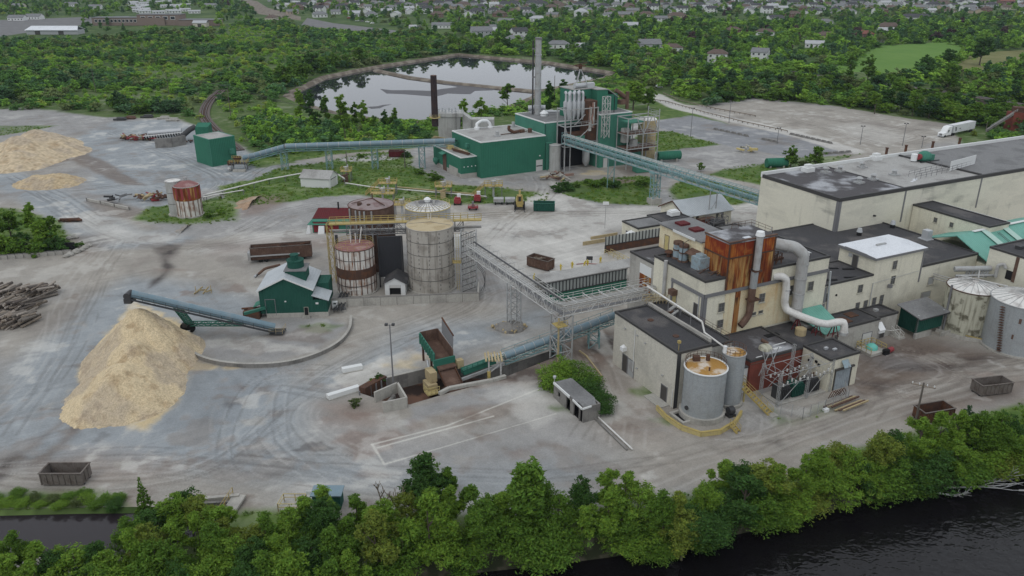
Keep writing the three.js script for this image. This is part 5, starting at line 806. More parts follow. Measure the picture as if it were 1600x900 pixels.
{// platform structure on the right of the boiler tower
const o=thing('access_tower','weathered steel access platforms in front of the tan insulated tank','scaffold',[160,0,-211],FG),f=[],d=[];
for (const x of [154.2,160.4,166.4]) for (const z of [-206.8,-212.6]) f.push(sq([x,0,z],[x,x > 165 ? 18.6 :16.6,z],0.25));for (const y of [6.6,11.2,16.4]) {for (const z of [-206.8,-212.6]) f.push(sq([154.2,y,z],[166.4,y,z],0.28));for (const x of [154.2,160.4,166.4]) f.push(sq([x,y,-206.8],[x,y,-212.6],0.24));if (y < 12) d.push(B(154.2,166.4,y+0.1,y+0.2,-212.6,-206.8));} f.push(sq([160.4,11.2,-206.7],[157.4,16.4,-206.7],0.2),sq([160.4,11.2,-206.7],[163.4,16.4,-206.7],0.2),sq([166.4,11.2,-206.7],[164,16.6,-206.7],0.2));
P(o,'frame',M.galvDull,f);P(o,'deck',M.rustBrown,d);P(o,'railing',M.galvDull,[...rail([[154.2,6.8,-206.8],[166.4,6.8,-206.8],[166.4,6.8,-212.6]],1.2,1.5,0.06),...rail([[154.2,11.4,-206.8],[166.4,11.4,-206.8],[166.4,11.4,-212.6]],1.2,1.5,0.06),...rail([[163,16.5,-206.8],[166.4,16.5,-206.8],[166.4,16.5,-212.6]],1.4,1.3,0.06)]);P(o,'shed_roof',M.greenPale,[B(155,161,14.8,15.1,-212,-207.2)]);P(o,'cabinet',M.tankGrey,[B(155.4,157.6,8,12.6,-212.2,-210.4),B(158,160,6.8,9,-211,-209)]);P(o,'timber_brace',M.rustDark,[sq([154.4,6.4,-206.9],[160.2,3,-206.9],0.2),B(156,164,5.2,6.4,-212,-208)]);
}
{
const a=FG.y(1001,222),o=thing('insulated_tank','tan insulated tank with white top right of the access platforms','storage tank',[169,0,-216],FG);P(o,'shell',M.timber,[C(169,-216,0,13.6,3.1,24)]);P(o,'top',M.tankRoofWhite,[lathe(169,13.6,-216,[[3.1,0],[2.9,0.4],[0,1.2]],24),B(164.6,166.6,12.6,14.2,-218,-215)]);P(o,'hoop',M.galvDull,[C(169,-216,8.6,8.8,3.16,24),C(169,-216,4,4.2,3.16,24)]);
}
{
const f=foot(858,875,269),o=tankThing('silo','smooth pale grey upright silo against the green wall',[f.x,f.z],f.r,8.4,{wall:M.tankGrey,roof:M.tankGrey,rise:0.6,rings:0});P(o,'ladder',M.galv,ladder([f.r+0.1,0.3,0],[f.r+0.1,8.6,0],V(0,0,0.2)));
}
{// low kerb and dark green container under the gallery
const a=W.y(1005,268),o=thing('storage_container','dark teal container under the conveyor gallery','container',[a[0],0,a[1]]);P(o,'body',M.greenPale,sq([a[0]-3,1.6,a[1]+1],[a[0]+4,1.6,a[1]-1.4],3,3.0));P(o,'roof',M.greenDark,sq([a[0]-3,3.15,a[1]+1],[a[0]+4,3.15,a[1]-1.4],3.1,0.1));
const b=W.y(1045,253),t=thing('horizontal_tank','rounded green tank lying behind the conveyor gallery','tank',[b[0],0,b[1]]);P(t,'shell',M.green,[bar([b[0]-4,2,b[1]],[b[0]+4,2,b[1]-2],1.5,18)]);P(t,'saddle',M.concrete,[B(b[0]-3,b[0]-2.4,0,1,b[1]-1.6,b[1]+1),B(b[0]+2.4,b[0]+3,0,1,b[1]-2.6,b[1])]);
const c=W.y(1211,262),u=thing('horizontal_tank','teal rounded tank by the shrubs at the warehouse corner','tank',[c[0],0,c[1]]);P(u,'shell',M.green,[bar([c[0]-3,1.6,c[1]],[c[0]+4,1.6,c[1]-1],1.5,18)]);P(u,'saddle',M.concrete,[B(c[0]-2,c[0]-1.5,0,0.8,c[1]-1.3,c[1]+1),B(c[0]+2.5,c[0]+3,0,0.8,c[1]-1.8,c[1]+0.4)]);
}
{// conveyor gallery from the boiler to the warehouse
const o=thing('conveyor_gallery','long teal steel conveyor gallery from the green plant to the warehouse','conveyor',[127.6,0,-219],FM),A=[127.4,9.2,-219.8],Bq=[134.9,9,-136.6];
P(o,'truss',M.steelTeal,trussSides(A,Bq,2.6,2.5,34,0.13,0.08));P(o,'walkway',M.galvDull,[sq([A[0]-0.7,9.3,A[2]],[Bq[0]-0.7,9.1,Bq[2]],0.9,0.1)]);P(o,'belt_cover',M.steelTeal,[sq([A[0]+0.6,10.1,A[2]],[Bq[0]+0.6,9.9,Bq[2]],1.2,0.5)]);P(o,'pipe',M.pipeWhite,[bar([A[0],11.9,A[2]],[Bq[0],11.7,Bq[2]],0.14),bar([A[0]+0.8,11.95,A[2]],[Bq[0]+0.8,11.75,Bq[2]],0.12),bar([A[0]-0.8,11.9,A[2]],[Bq[0]-0.8,11.7,Bq[2]],0.1)]);P(o,'handrail',M.steelTeal,rail([[A[0]-1.2,11.8,A[2]],[Bq[0]-1.2,11.6,Bq[2]]],0.9,2.4,0.05));
for (const [z,m] of [[-176.4,M.steelTeal],[-154.4,M.galvDull],[-196,M.steelTeal]]) {const x=mix(A[0],Bq[0],(z-A[2]) / (Bq[2]-A[2]));P(o,'trestle',m,z === -176.4 ? lattice([x,1.4,z],[x,9.2,z],1.1,0.8,4,0.14,0.08) :[sq([x-1.1,0,z],[x-1.1,9.2,z],0.2),sq([x+1.1,0,z],[x+1.1,9.2,z],0.2),sq([x-1.1,3,z],[x+1.1,6,z],0.12)]);if (z === -176.4) P(o,'footing',M.concrete,B(x-1.6,x+1.6,0,1.6,z-1.3,z+1.3));}
P(o,'gantry',M.steelTeal,[B(129.8,133.2,8.6,9.1,-177.6,-175.2)]);
}
// ---------------------------------------------------------------- white pipe bridge of the mill
{
const o=thing('pipe_bridge','pale steel pipe bridge on lattice towers turning a corner into the mill','pipe bridge',[60.4,0,-104.9],FM),h=8.6;
P(o,'truss',M.steelWhite,[...trussSides([59.6,h,-138.6],[60.6,h,-105.4],2.4,1.9,20,0.085,0.05),...trussSides([60.6,h,-104.8],[78.8,h,-104.8],2.4,1.9,11,0.085,0.05)]);
P(o,'walkway',M.steelGrey,[sq([59.8,h+0.1,-138.6],[60.9,h+0.1,-104.6],0.8,0.06),sq([60.4,h+0.1,-104.4],[78.8,h+0.1,-104.4],0.8,0.06)]);
const p=[];for (const [d,y,r] of [[-0.9,2.02,0.11],[-0.45,2.0,0.09],[0.4,0.7,0.11]]) p.push(tube([[59.6+d,h+y,-138.6],[60.2+d,h+y,-120],[60.6+d,h+y,-106+d*0.2],[61.6+d,h+y,-104.8-d],[64,h+y,-104.8-d],[78.8,h+y,-104.8-d]],r,60,7));P(o,'pipe',M.pipeGrey,p);
P(o,'cable_tray',M.steelDark,[sq([60.1,h+2.3,-138.6],[61,h+2.3,-105.2],0.35,0.1)]);P(o,'railing',M.steelWhite,[...rail([[60.9,h+1.95,-138.6],[61.8,h+1.95,-106]],0.9,1.7,0.035),...rail([[61.8,h+1.95,-106],[78.8,h+1.95,-106]],0.9,1.8,0.045)]);
const v=[];for (let i=0;i < 9;i++) {const z=-136+i*3.6;v.push(sq([58.6,h+2,z],[62.6,h+2,z],0.14));} for (let i=0;i < 6;i++) v.push(sq([63+i*3,h+2,-103.4],[63+i*3,h+2,-106.6],0.14));P(o,'pipe_rest',M.steelWhite,v);
P(o,'tower',M.galvDull,lattice([59.9,0.5,-120.4],[59.9,h,-120.4],1,0.8,5,0.13,0.07));P(o,'tower',M.galvDull,lattice([61,0,-104.9],[61,h,-104.9],1.3,1.4,4,0.16,0.09));P(o,'tower_column',M.timber,[sq([59.6,0,-103.4],[59.6,h,-103.4],0.22)]);P(o,'platform',M.yellow,[B(59,60.8,h-1.4,h-1.25,-104.6,-102.6),...rail([[59,h-1.3,-102.6],[60.8,h-1.3,-102.6]],1,1)]);
P(o,'stair_cage',M.timber,[...rail([[75.4,9,-102.6],[78.4,9,-100.6]],1.2,0.5,0.06),...rail([[75.4,9,-101.4],[78.2,9,-99.8]],1.2,0.5,0.06),...[0,1,2,3,4].map((i)=>bar([75.6+i*0.6,8.9,-102.4+i*0.4],[76.4+i*0.6,10.6,-101.6+i*0.4],0.06))]);
}
{// islands of rubble round the bridge footing
const a=W.y(797,513),o=thing('rubble_base','round mound of stones and earth at the foot of the pipe bridge tower','rubble',[a[0],0,a[1]]);
const g=new THREE.SphereGeometry(1,28,12,0,6.283,0,1.57),p=g.attributes.position;for (let i=0;i < p.count;i++) {const x=p.getX(i),z=p.getZ(i),n=fbm(x*3+9,z*3+9,3);p.setXYZ(i,a[0]+x*(2.2+n*1.4),p.getY(i)*(0.5+n*1.3),a[1]+z*(1.5+fbm(x*2,z*2+40,3)*1.4));} g.computeVertexNormals();P(o,'mound',M.concreteDark,g);
const s=[];for (let i=0;i < 40;i++) {const t=rr(0,6.28),q=new THREE.DodecahedronGeometry(rr(0.15,0.42));q.translate(a[0]+Math.cos(t)*rr(1,3.3),rr(0.1,0.6),a[1]+Math.sin(t)*rr(0.8,2.4));s.push(q);} P(o,'stone',M.timber,s);
}
// ---------------------------------------------------------------- tube conveyors and their buildings
function tubeConveyor(name,label,A,Bq,r,h,n,posts,o) {
o=o ?? thing(name,label,'conveyor',[A[0],0,A[2]]);const a=v3(A),b=v3(Bq),s=a.clone().sub(b).cross(_up).normalize();
P(o,'cover',M.tubeBlue,bar(A,Bq,r,18));const f=[];for (let i=0;i <= n;i++) {const p=a.clone().lerp(b,i / n),q=a.clone().lerp(b,Math.min(1,(i+0.12) / n));f.push(bar(p,q.lerp(p,0.6),r+0.04,18));} P(o,'seam',M.pipeGrey,f);
P(o,'truss',M.steelTeal,trussSides(a.clone().add(V(0,-r-h,0)),b.clone().add(V(0,-r-h,0)),r*1.7,h,n,0.09,0.06));
const g=a.clone().addScaledVector(s,r+0.5).add(V(0,-r*0.6,0)),k=b.clone().addScaledVector(s,r+0.5).add(V(0,-r*0.6,0));P(o,'walkway',M.galvDull,[sq(g,k,0.8,0.08)]);P(o,'railing',M.steelTeal,rail([g,k],1.1,2.4,0.04));
for (const t of posts) {const p=a.clone().lerp(b,t);P(o,'trestle',M.steelTeal,lattice([p.x,0,p.z],[p.x,p.y-r-h,p.z],0.9,0.9,Math.max(2,Math.round(p.y / 2.5)),0.12,0.07));} return o;
}
{
const a=W.y(381,247,3),b=W.y(711,220,9),A=[a[0],3,a[1]],Bq=[b[0],9,b[1]],mid=W.y(446,235,6.4);
const o=thing('tube_conveyor','long pale blue tube conveyor from the green hopper house to the green plant','conveyor',[a[0],0,a[1]]),Mp=[mid[0],7.6,mid[1]];
tubeConveyor('','',A,Mp,0.85,0.7,7,[0.95],o);tubeConveyor('','',[Mp[0]+0.1,7.7,Mp[2]],Bq,0.85,0.7,16,[0.25,0.52,0.8],o);
}
{
const A=[...W.y(722,579,0.8)],Bq=W.y(962,492,5.2),o=thing('tube_conveyor','blue tube conveyor climbing from the dumper pit to the concrete block','conveyor',[A[0],0,A[1]]);
const p=v3([A[0],0.6,A[1]]),q=v3([Bq[0],5.2,Bq[1]]),s=p.clone().lerp(q,0.26);tubeConveyor('','',s.toArray(),q.toArray(),0.64,0.7,12,[0.45,0.8],o);
P(o,'tail_section',M.steelGreen,[sq(p,p.clone().lerp(q,0.2),1.2,0.9)]);P(o,'drive_pipe',M.galv,[bar(p.clone().lerp(q,0.17).add(V(0,0.6,0)),s.clone().add(V(0,0.1,0)),0.55,14)]);P(o,'tail_rail',M.steelGreen,rail([p.clone().add(V(0,0.3,0.9)),s.clone().add(V(0,0,0.9))],0.9,0.9,0.06));P(o,'skirt',M.galvDull,sq(p.clone().add(V(0,-0.8,1.2)),s.clone().add(V(0,-0.8,1.2)),0.3,0.5));
}
{// yellow legged hood over the tail of the conveyor
const a=W.y(770,590),o=thing('conveyor_hood','timber hood on white legs over the tail of the lower tube conveyor','frame',[a[0],0,a[1]]);P(o,'leg',M.pipeGrey,[sq([a[0]-0.6,0,a[1]+0.4],[a[0]-0.6,3.2,a[1]+0.4],0.25),sq([a[0]+1.3,0,a[1]-0.2],[a[0]+1.3,3.2,a[1]-0.2],0.25),sq([a[0]-0.6,1,a[1]+0.4],[a[0]+1.3,2.4,a[1]-0.2],0.14)]);P(o,'leg_base',M.yellow,[B(a[0]-0.85,a[0]-0.35,0,1.4,a[1]+0.2,a[1]+0.7)]);
const s=[];for (let i=0;i < 6;i++) s.push(sq([a[0]-1.3+i*0.5,3.3+(i % 2)*0.2,a[1]-2.2],[a[0]-1+i*0.5,3.4,a[1]+0.8],0.3,0.2));P(o,'hood_board',M.timber,s);
}
{// stacker over the chip pile
const a=W.y(428,511,1.2),b=W.y(205,459,11.2),w=W.y(297,517),A=[a[0],1.2,a[1]],Bq=[b[0],11.2,b[1]],o=thing('chip_stacker','blue tube chip stacker with green lattice legs reaching over the big chip pile','conveyor',[a[0],0,a[1]]);
const p=v3(A),q=v3(Bq);P(o,'cover',M.tubeBlue,bar(A,Bq,0.7,18));const f=[];for (let i=0;i <= 10;i++) {const u=p.clone().lerp(q,i / 10),v=p.clone().lerp(q,Math.min(1,i / 10+0.006));f.push(bar(u.clone().lerp(v,-0.2),v,0.74,18));} P(o,'seam',M.tubeBlue,f);P(o,'walkway',M.steelDark,sq(p.clone().add(V(0.3,-0.7,0.95)),q.clone().add(V(0.3,-0.7,0.95)),0.7,0.1));P(o,'railing',M.steelDark,rail([p.clone().add(V(0.4,-0.6,1.3)),q.clone().add(V(0.4,-0.6,1.3))],1,1.8,0.04));P(o,'head_pulley',M.steelDark,[bar(q.clone().add(V(-0.4,-0.2,-0.9)),q.clone().add(V(-0.4,-0.2,0.9)),0.6,14),B(q.x-1,q.x+0.2,9.8,10.6,q.z-1,q.z+1)]);
const wh=v3([w[0],1,w[1]]),k1=p.clone().lerp(q,0.7).add(V(0,-0.9,0)),k2=p.clone().lerp(q,0.22).add(V(0,-0.9,0));P(o,'lattice_leg',M.steelGreen,[...trussSides(wh.clone().add(V(0,0.4,0)),k1,1.1,0.6,9,0.11,0.07),...trussSides(wh.clone().add(V(0,0.2,0)),k2,1,0.5,8,0.11,0.07)]);P(o,'wheel',M.tyre,[bar(wh.clone().add(V(-0.9,-0.2,-0.2)),wh.clone().add(V(-0.9,-0.2,0.2)),0.75,16),bar(wh.clone().add(V(0.5,-0.2,0.3)),wh.clone().add(V(0.5,-0.2,0.7)),0.75,16)]);P(o,'axle_frame',M.steelDark,[B(wh.x-1.1,wh.x+0.9,0.8,1.7,wh.z-0.3,wh.z+0.3)]);
P(o,'tail_platform',M.steelDark,[B(a[0]-0.6,a[0]+1.8,0.2,0.4,a[1]-1.2,a[1]+1.2)]);P(o,'tail_railing',M.timber,rail([[a[0]-0.6,0.4,a[1]+1.2],[a[0]+1.8,0.4,a[1]+1.2],[a[0]+1.8,0.4,a[1]-1.2]],1,1));
}
{// dark green chipper house
const cA=W.y(409,497),cB=W.y(513,494),ang=Math.atan2(-(cB[1]-cA[1]),cB[0]-cA[0])*180 / Math.PI,F=new Frame(ang),a=F.local(...cA),b=F.local(...cB),x0=a[0],x1=b[0]-2.6,z1=a[1],z0=z1-9.5;
const o=thing('chipper_house','dark green gabled shed with grey metal roof and a round vent, beside the tanks','shed',[x0,0,z1],F),xm=(x0+x1) / 2,e=5.7,r=8;
P(o,'wall',M.greenDark,[B(x0,x1,0.9,e,z0,z1),gableX(x0,x1,e,r-0.1,z0,z1),B(x1,b[0],0.9,3.4,z0+5,z1),B(x1,b[0]-0.2,0.9,5,z0+0.5,z0+5)]);P(o,'foundation',M.concrete,[B(x0+1,b[0]+0.08,0,0.9,z1-0.3,z1+0.08),B(b[0]-0.2,b[0]+0.08,0,0.9,z0+5,z1)]);
const sl=(xa,ya,xb,yb)=>slab([[xa,ya,z1+0.35],[xb,yb,z1+0.35],[xb,yb,z0-0.35],[xa,ya,z0-0.35]],0.16);P(o,'roof',M.metalRoof,[sl(x0-0.35,e-0.1,xm,r+0.1),sl(xm,r+0.1,x1+0.35,e-0.1)]);P(o,'bargeboard',M.whiteTrim,[sq([x0-0.35,e-0.2,z1+0.38],[xm,r+0.02,z1+0.38],0.06,0.28),sq([xm,r+0.02,z1+0.38],[x1+0.35,e-0.2,z1+0.38],0.06,0.28)]);
P(o,'lean_to_roof',M.metalRoof,slab([[x1-0.1,4.5,z1+0.35],[b[0]+0.4,3.4,z1+0.35],[b[0]+0.4,3.4,z0+5],[x1-0.1,4.5,z0+5]],0.16));
const vx=xm+1.7,vz=(z0+z1) / 2+0.6;P(o,'vent_base',M.greenDark,B(vx-1.9,vx+1.9,6,8.4,vz-1.9,vz+1.9));P(o,'vent_top',M.roofGrey,B(vx-2.1,vx+2.1,8.4,8.6,vz-2.1,vz+2.1));P(o,'vent_drum',M.greenDark,[C(vx-0.2,vz-0.3,8.6,9.9,1.55,28),C(vx-0.2,vz-0.3,9.9,10,1.65,28)]);P(o,'vent_cap',M.greenDark,[C(vx-0.3,vz-0.3,10,10.9,0.75,20),C(vx-0.3,vz-0.3,10.9,11.05,0.85,20)]);
door(o,'z',z1,x0+1.9,0.5,1.7,3.2,M.greenDark,M.steelGrey);const dd=win(o,'z',z1+0.08,mix(x0,b[0],0.68),1.2,0.7,1.6,{pane:M.black,bars:0,sill:false,name:'door'});P(o,'step',M.concrete,[B(mix(x0,b[0],0.68)-0.7,mix(x0,b[0],0.68)+0.7,0,0.3,z1+0.1,z1+1)]);P(o,'wall_lamp',M.whiteTrim,[B(x1+0.5,x1+1,2.6,2.9,z1,z1+0.2),B(xm-0.3,xm,3.2,3.4,z1,z1+0.2)]);P(o,'downspout',M.whiteTrim,bar([x1+0.12,3.2,z1-2.4],[x1+0.12,5.6,z1-2.4],0.07));P(o,'side_hood',M.greenPale,[slab([[x0-1.6,1.9,z1-1],[x0,2.6,z1-1],[x0,2.6,z1-3.4],[x0-1.6,1.9,z1-3.4]],0.15)]);
P(o,'chute',M.steelGreen,[sq([x0-3,1.2,z1+0.4],[x0+1,2.2,z1+0.2],0.6,0.5)]);P(o,'machinery',M.rustDark,[B(x0-2.6,x0-0.2,0,1.5,z1-1.4,z1+0.6),B(x0-3.6,x0-2.4,0,1,z1-2.4,z1-0.8),bar([x0-4,1.2,z1-2],[x0-0.3,1.7,z1-1.2],0.2)]);
// pipe bundle beside the shed
const p=thing('pipe_bundle','bundle of long dark pipes lying between the dark green shed and the red roofed tank','pipes',[b[0]+1.6,0,z1-3],F),g=[];for (let i=0;i < 6;i++) g.push(bar([b[0]+0.9+i*0.35,0.6+(i % 2)*0.3,z1-1],[b[0]+1.1+i*0.35,0.6+(i % 2)*0.3,z1-10],0.13,8));P(p,'pipe',M.steelDark,g);P(p,'rest',M.steelGrey,[B(b[0]+0.6,b[0]+3,0,0.5,z1-3,z1-2.8),B(b[0]+0.6,b[0]+3,0,0.5,z1-8,z1-7.8)]);
const u=F.local(...W.y(524,483)),el=thing('electrical_box','small white electrical cabinet at the left end of the concrete wall','cabinet',[u[0],0,u[1]],F);P(el,'body',M.whiteTrim,B(u[0]-0.5,u[0]+0.5,0.3,1.6,u[1]-0.4,u[1]+0.4));P(el,'vent',M.black,B(u[0]-0.2,u[0]+0.3,1.2,1.45,u[1]+0.4,u[1]+0.43));P(el,'legs',M.steelGrey,B(u[0]-0.4,u[0]+0.4,0,0.3,u[1]-0.3,u[1]+0.3));
}
{// green hopper house with its feeder
const a=FB.local(...W.y(332,261)),x0=a[0],z1=a[1],o=thing('hopper_house','windowless dark green cube with pale flat roof in the upper left yard','industrial building',[x0,0,z1],FB);P(o,'wall',M.green,B(x0,x0+9,0,8.85,z1-10.8,z1));flatRoof(o,x0,x0+9,z1-10.8,z1,9,M.roofPale,M.greenPale,0.06);P(o,'corner_trim',M.greenPale,[B(x0-0.05,x0+0.2,0,8.7,z1,z1+0.05)]);P(o,'vent_hood',M.greenPale,B(x0+6.6,x0+8,3.4,5,z1,z1+1.1));
const b=W.y(372,268),t=thing('feeder','yellow railed feeder machine on grey feet beside the dark green cube','machine',[b[0],0,b[1]]);P(t,'platform',M.steelDark,[B(b[0]-2.6,b[0]+2.8,2.2,2.5,b[1]-3,b[1]-0.4)]);P(t,'railing',M.yellow,[...rail([[b[0]-2.6,2.5,b[1]-0.4],[b[0]+2.8,2.5,b[1]-0.4],[b[0]+2.8,2.5,b[1]-3]],1.1,0.9,0.07),...rail([[b[0]-2,3.6,b[1]-1.6],[b[0]+1,3.6,b[1]-1.6]],1.1,0.8,0.07)]);P(t,'leg',M.steelGrey,[sq([b[0]-2.2,0,b[1]-0.8],[b[0]-2,2.2,b[1]-0.8],0.3),sq([b[0]+2.4,0,b[1]-0.6],[b[0]+2.2,2.2,b[1]-0.6],0.3),sq([b[0]-2.2,0,b[1]-2.6],[b[0]-2,2.2,b[1]-2.6],0.3),sq([b[0]+2.4,0,b[1]-2.6],[b[0]+2.2,2.2,b[1]-2.6],0.3)]);P(t,'hopper',M.rustDark,[lathe(b[0]-0.4,2.4,b[1]-1.8,[[0.4,0],[1.3,1.4],[1.3,1.9]],8),B(b[0]-3.6,b[0]-2,1.6,3,b[1]-2.6,b[1]-1.4)]);P(t,'foot',M.concrete,[B(b[0]-1.4,b[0]+2.6,0,0.7,b[1]-0.2,b[1]+0.9)]);P(t,'counterweight',M.pipeGrey,bar([b[0]-3,1,b[1]-0.4],[b[0]-2.4,0.6,b[1]+0.4],0.5,12));
}
// office row and gable house on the far side of the mill yard
{
const o=thing('office_building','low cream office with a flat grey roof and a white roof unit','office building',[106.9,0,-149.2],FM);hall(o,106.9,115.4,-155.8,-149.2,3.9,M.cream,M.roofGrey,0,M.coping);P(o,'wall',M.cream,B(115.45,124,0,3.6,-157.6,-149.6));flatRoof(o,115.45,124,-157.6,-149.6,3.75,M.roofDark);
{const [x,z]=FM.y(1052,337,3.8);P(o,'roof_unit',M.white,[B(x-1.3,x+1.3,4,5,z-1,z+1),B(x-1,x+1,5,5.3,z-0.7,z+0.7)]);} P(o,'porch',M.white,[slab([[106.9,2.8,-152],[106.9,2.8,-150.2],[105.4,2.3,-150.2],[105.4,2.3,-152]],0.15),B(105.5,106.9,0,2.2,-151.9,-151.7)]);door(o,'x',106.9,-153.4,0,1,2.1);P(o,'roof_railing',M.steelGrey,rail([[116,3.9,-149.8],[123.8,3.9,-149.8]],1,1.6));P(o,'ramp_wall',M.timber,[B(95,106.6,0,0.9,-154.4,-154.1),B(99,106.6,0,0.7,-157.4,-157.1)]);
}
{
const a=FM.y(1085,338,3.4),o=thing('gabled_house','cream house with light blue grey gabled roof beside the office','house',[a[0],0,a[1]],FM),x0=124.4,x1=139,z0=-164,z1=-153.6,zm=(z0+z1) / 2;
P(o,'wall',M.cream,[B(x0,x1,0,3.4,z0,z1),gableX(0,z1-z0,3.4,6,0,x1-x0).rotateY(Math.PI / 2).translate(x0,0,z1)]);P(o,'roof',M.metalRoof,[slab([[x0-0.5,3.3,z1+0.5],[x1+0.5,3.3,z1+0.5],[x1+0.5,6.2,zm],[x0-0.5,6.2,zm]],0.15),slab([[x0-0.5,6.2,zm],[x1+0.5,6.2,zm],[x1+0.5,3.3,z0-0.5],[x0-0.5,3.3,z0-0.5]],0.15)]);P(o,'bargeboard',M.rustDark,[sq([x0-0.55,3.2,z1+0.5],[x0-0.55,6.1,zm],0.08,0.3),sq([x0-0.55,6.1,zm],[x0-0.55,3.2,z0-0.5],0.08,0.3)]);for (const x of [126.4,128,134.4,136]) win(o,'z',z1,x,2.2,0.7,1.3,{bars:0,frame:M.steelDark});win(o,'x',x0,zm+1,2.2,0.7,1,{bars:0,frame:M.rustDark});
}
{
const a=FM.y(1078,355),o=thing('small_hut','small tan hut with grey lid roof behind the mill','shed',[a[0],0,a[1]],FM);const [x,z]=FM.y(1145,357,3);hall(o,x-3,x+3,z-2.6,z+2,3,M.timber,M.roofGrey);
const [u,w]=FM.y(1128,350,2),q=thing('machine_frame','dark tangle of steel machinery beside the tan hut','machinery',[u,0,w],FM);P(q,'frame',M.steelGrey,[...lattice([u,0,w-2],[u,3.6,w-2],2.2,1.6,3,0.09,0.06),...rail([[u-3,0,w+1.5],[u+5,0,w+1.5]],2,1.2,0.05)]);P(q,'drum',M.steelDark,[bar([u-1.4,1.6,w-2.6],[u+1.6,1.8,w-1],1,14),B(u-2,u+2,0,1,w-3.4,w-0.6)]);
const [m,n]=FM.y(1100,343,2),r=thing('small_hut','dull red hut below the pale blue gabled roof','shed',[m,0,n],FM);P(r,'wall',M.brickRed,B(m-1.8,m+2.4,0,2.3,n-1.6,n+1));P(r,'roof',M.rustBrown,B(m-2,m+2.6,2.3,2.5,n-1.8,n+1.2));
}
{// trailers and red sheds behind the tanks
const a=W.y(485,365),o=thing('maintenance_shed','low shed with maroon metal roof and green end wall left of the mauve tank','shed',[a[0],0,a[1]]);const x0=a[0],z1=a[1],L=16;
P(o,'wall',M.greenPale,[B(x0+0.5,x0+L,0,3,z1-6,z1-0.6)]);P(o,'roof',M.maroon,[slab([[x0+0.8,4.6,z1-7],[x0+L,4.6,z1-7],[x0+L,3.2,z1-2.4],[x0+0.2,3.2,z1-2.4]],0.15)]);P(o,'lower_roof',M.greenPale,[slab([[x0+0.2,3.1,z1-2.5],[x0+L,3.1,z1-2.5],[x0+L,2.3,z1],[x0-0.6,2.3,z1]],0.1)]);P(o,'door_panel',M.white,[slab([[x0-1,0.1,z1+0.3],[x0-0.4,2.2,z1],[x0-0.1,2.2,z1],[x0+0.1,0.1,z1+0.2]],0.1),slab([[x0+2,0.1,z1+0.6],[x0+2.2,2,z1],[x0+3.6,2,z1],[x0+3.6,0.1,z1+0.5]],0.1)]);P(o,'flue',M.black,C(x0+6,z1-6.6,4.4,6.2,0.2,8));
const b=W.y(511,364),t=thing('red_container','red container below the yellow footbridge left of the tanks','container',[b[0],0,b[1]]);const m=new THREE.MeshStandardMaterial({color:0x7a1420,roughness:0.6,...ribs(0.3,0.03),side:2});P(t,'body',m,B(b[0]-3.2,b[0]+3,0.15,2.7,b[1]-2.6,b[1]));P(t,'roof',M.maroon,B(b[0]-3.2,b[0]+3,2.7,2.78,b[1]-2.6,b[1]));P(t,'end_door',M.redPaint,[B(b[0]+3.4,b[0]+9,0.1,2.2,b[1]-2.4,b[1]-0.4)]);
}
{// small white garage on the grass
const a=W.y(488,293),F=new Frame(-12),l=F.local(...a),o=thing('white_garage','small white gabled garage on the grass left of the wellhead platforms','garage',[l[0],0,l[1]],F),x0=l[0]-3.6,x1=l[0]+5.6,z1=l[1],z0=z1-6;
P(o,'wall',M.whiteTrim,[B(x0,x1,0,3,z0,z1),gableX(0,z1-z0,3,4.6,0,x1-x0).rotateY(Math.PI / 2).translate(x0,0,z1)]);P(o,'roof',M.roofPale,[slab([[x0-0.3,2.9,z1+0.4],[x1+0.3,2.9,z1+0.4],[x1+0.3,4.75,(z0+z1) / 2],[x0-0.3,4.75,(z0+z1) / 2]],0.14),slab([[x0-0.3,4.75,(z0+z1) / 2],[x1+0.3,4.75,(z0+z1) / 2],[x1+0.3,2.9,z0-0.4],[x0-0.3,2.9,z0-0.4]],0.14)]);P(o,'door',M.doorPale,B(x1,x1+0.06,0,2.4,z0+1.2,z1-1.2));P(o,'door_frame',M.steelDark,[B(x1,x1+0.1,2.4,2.55,z0+1.1,z1-1.1)]);
}
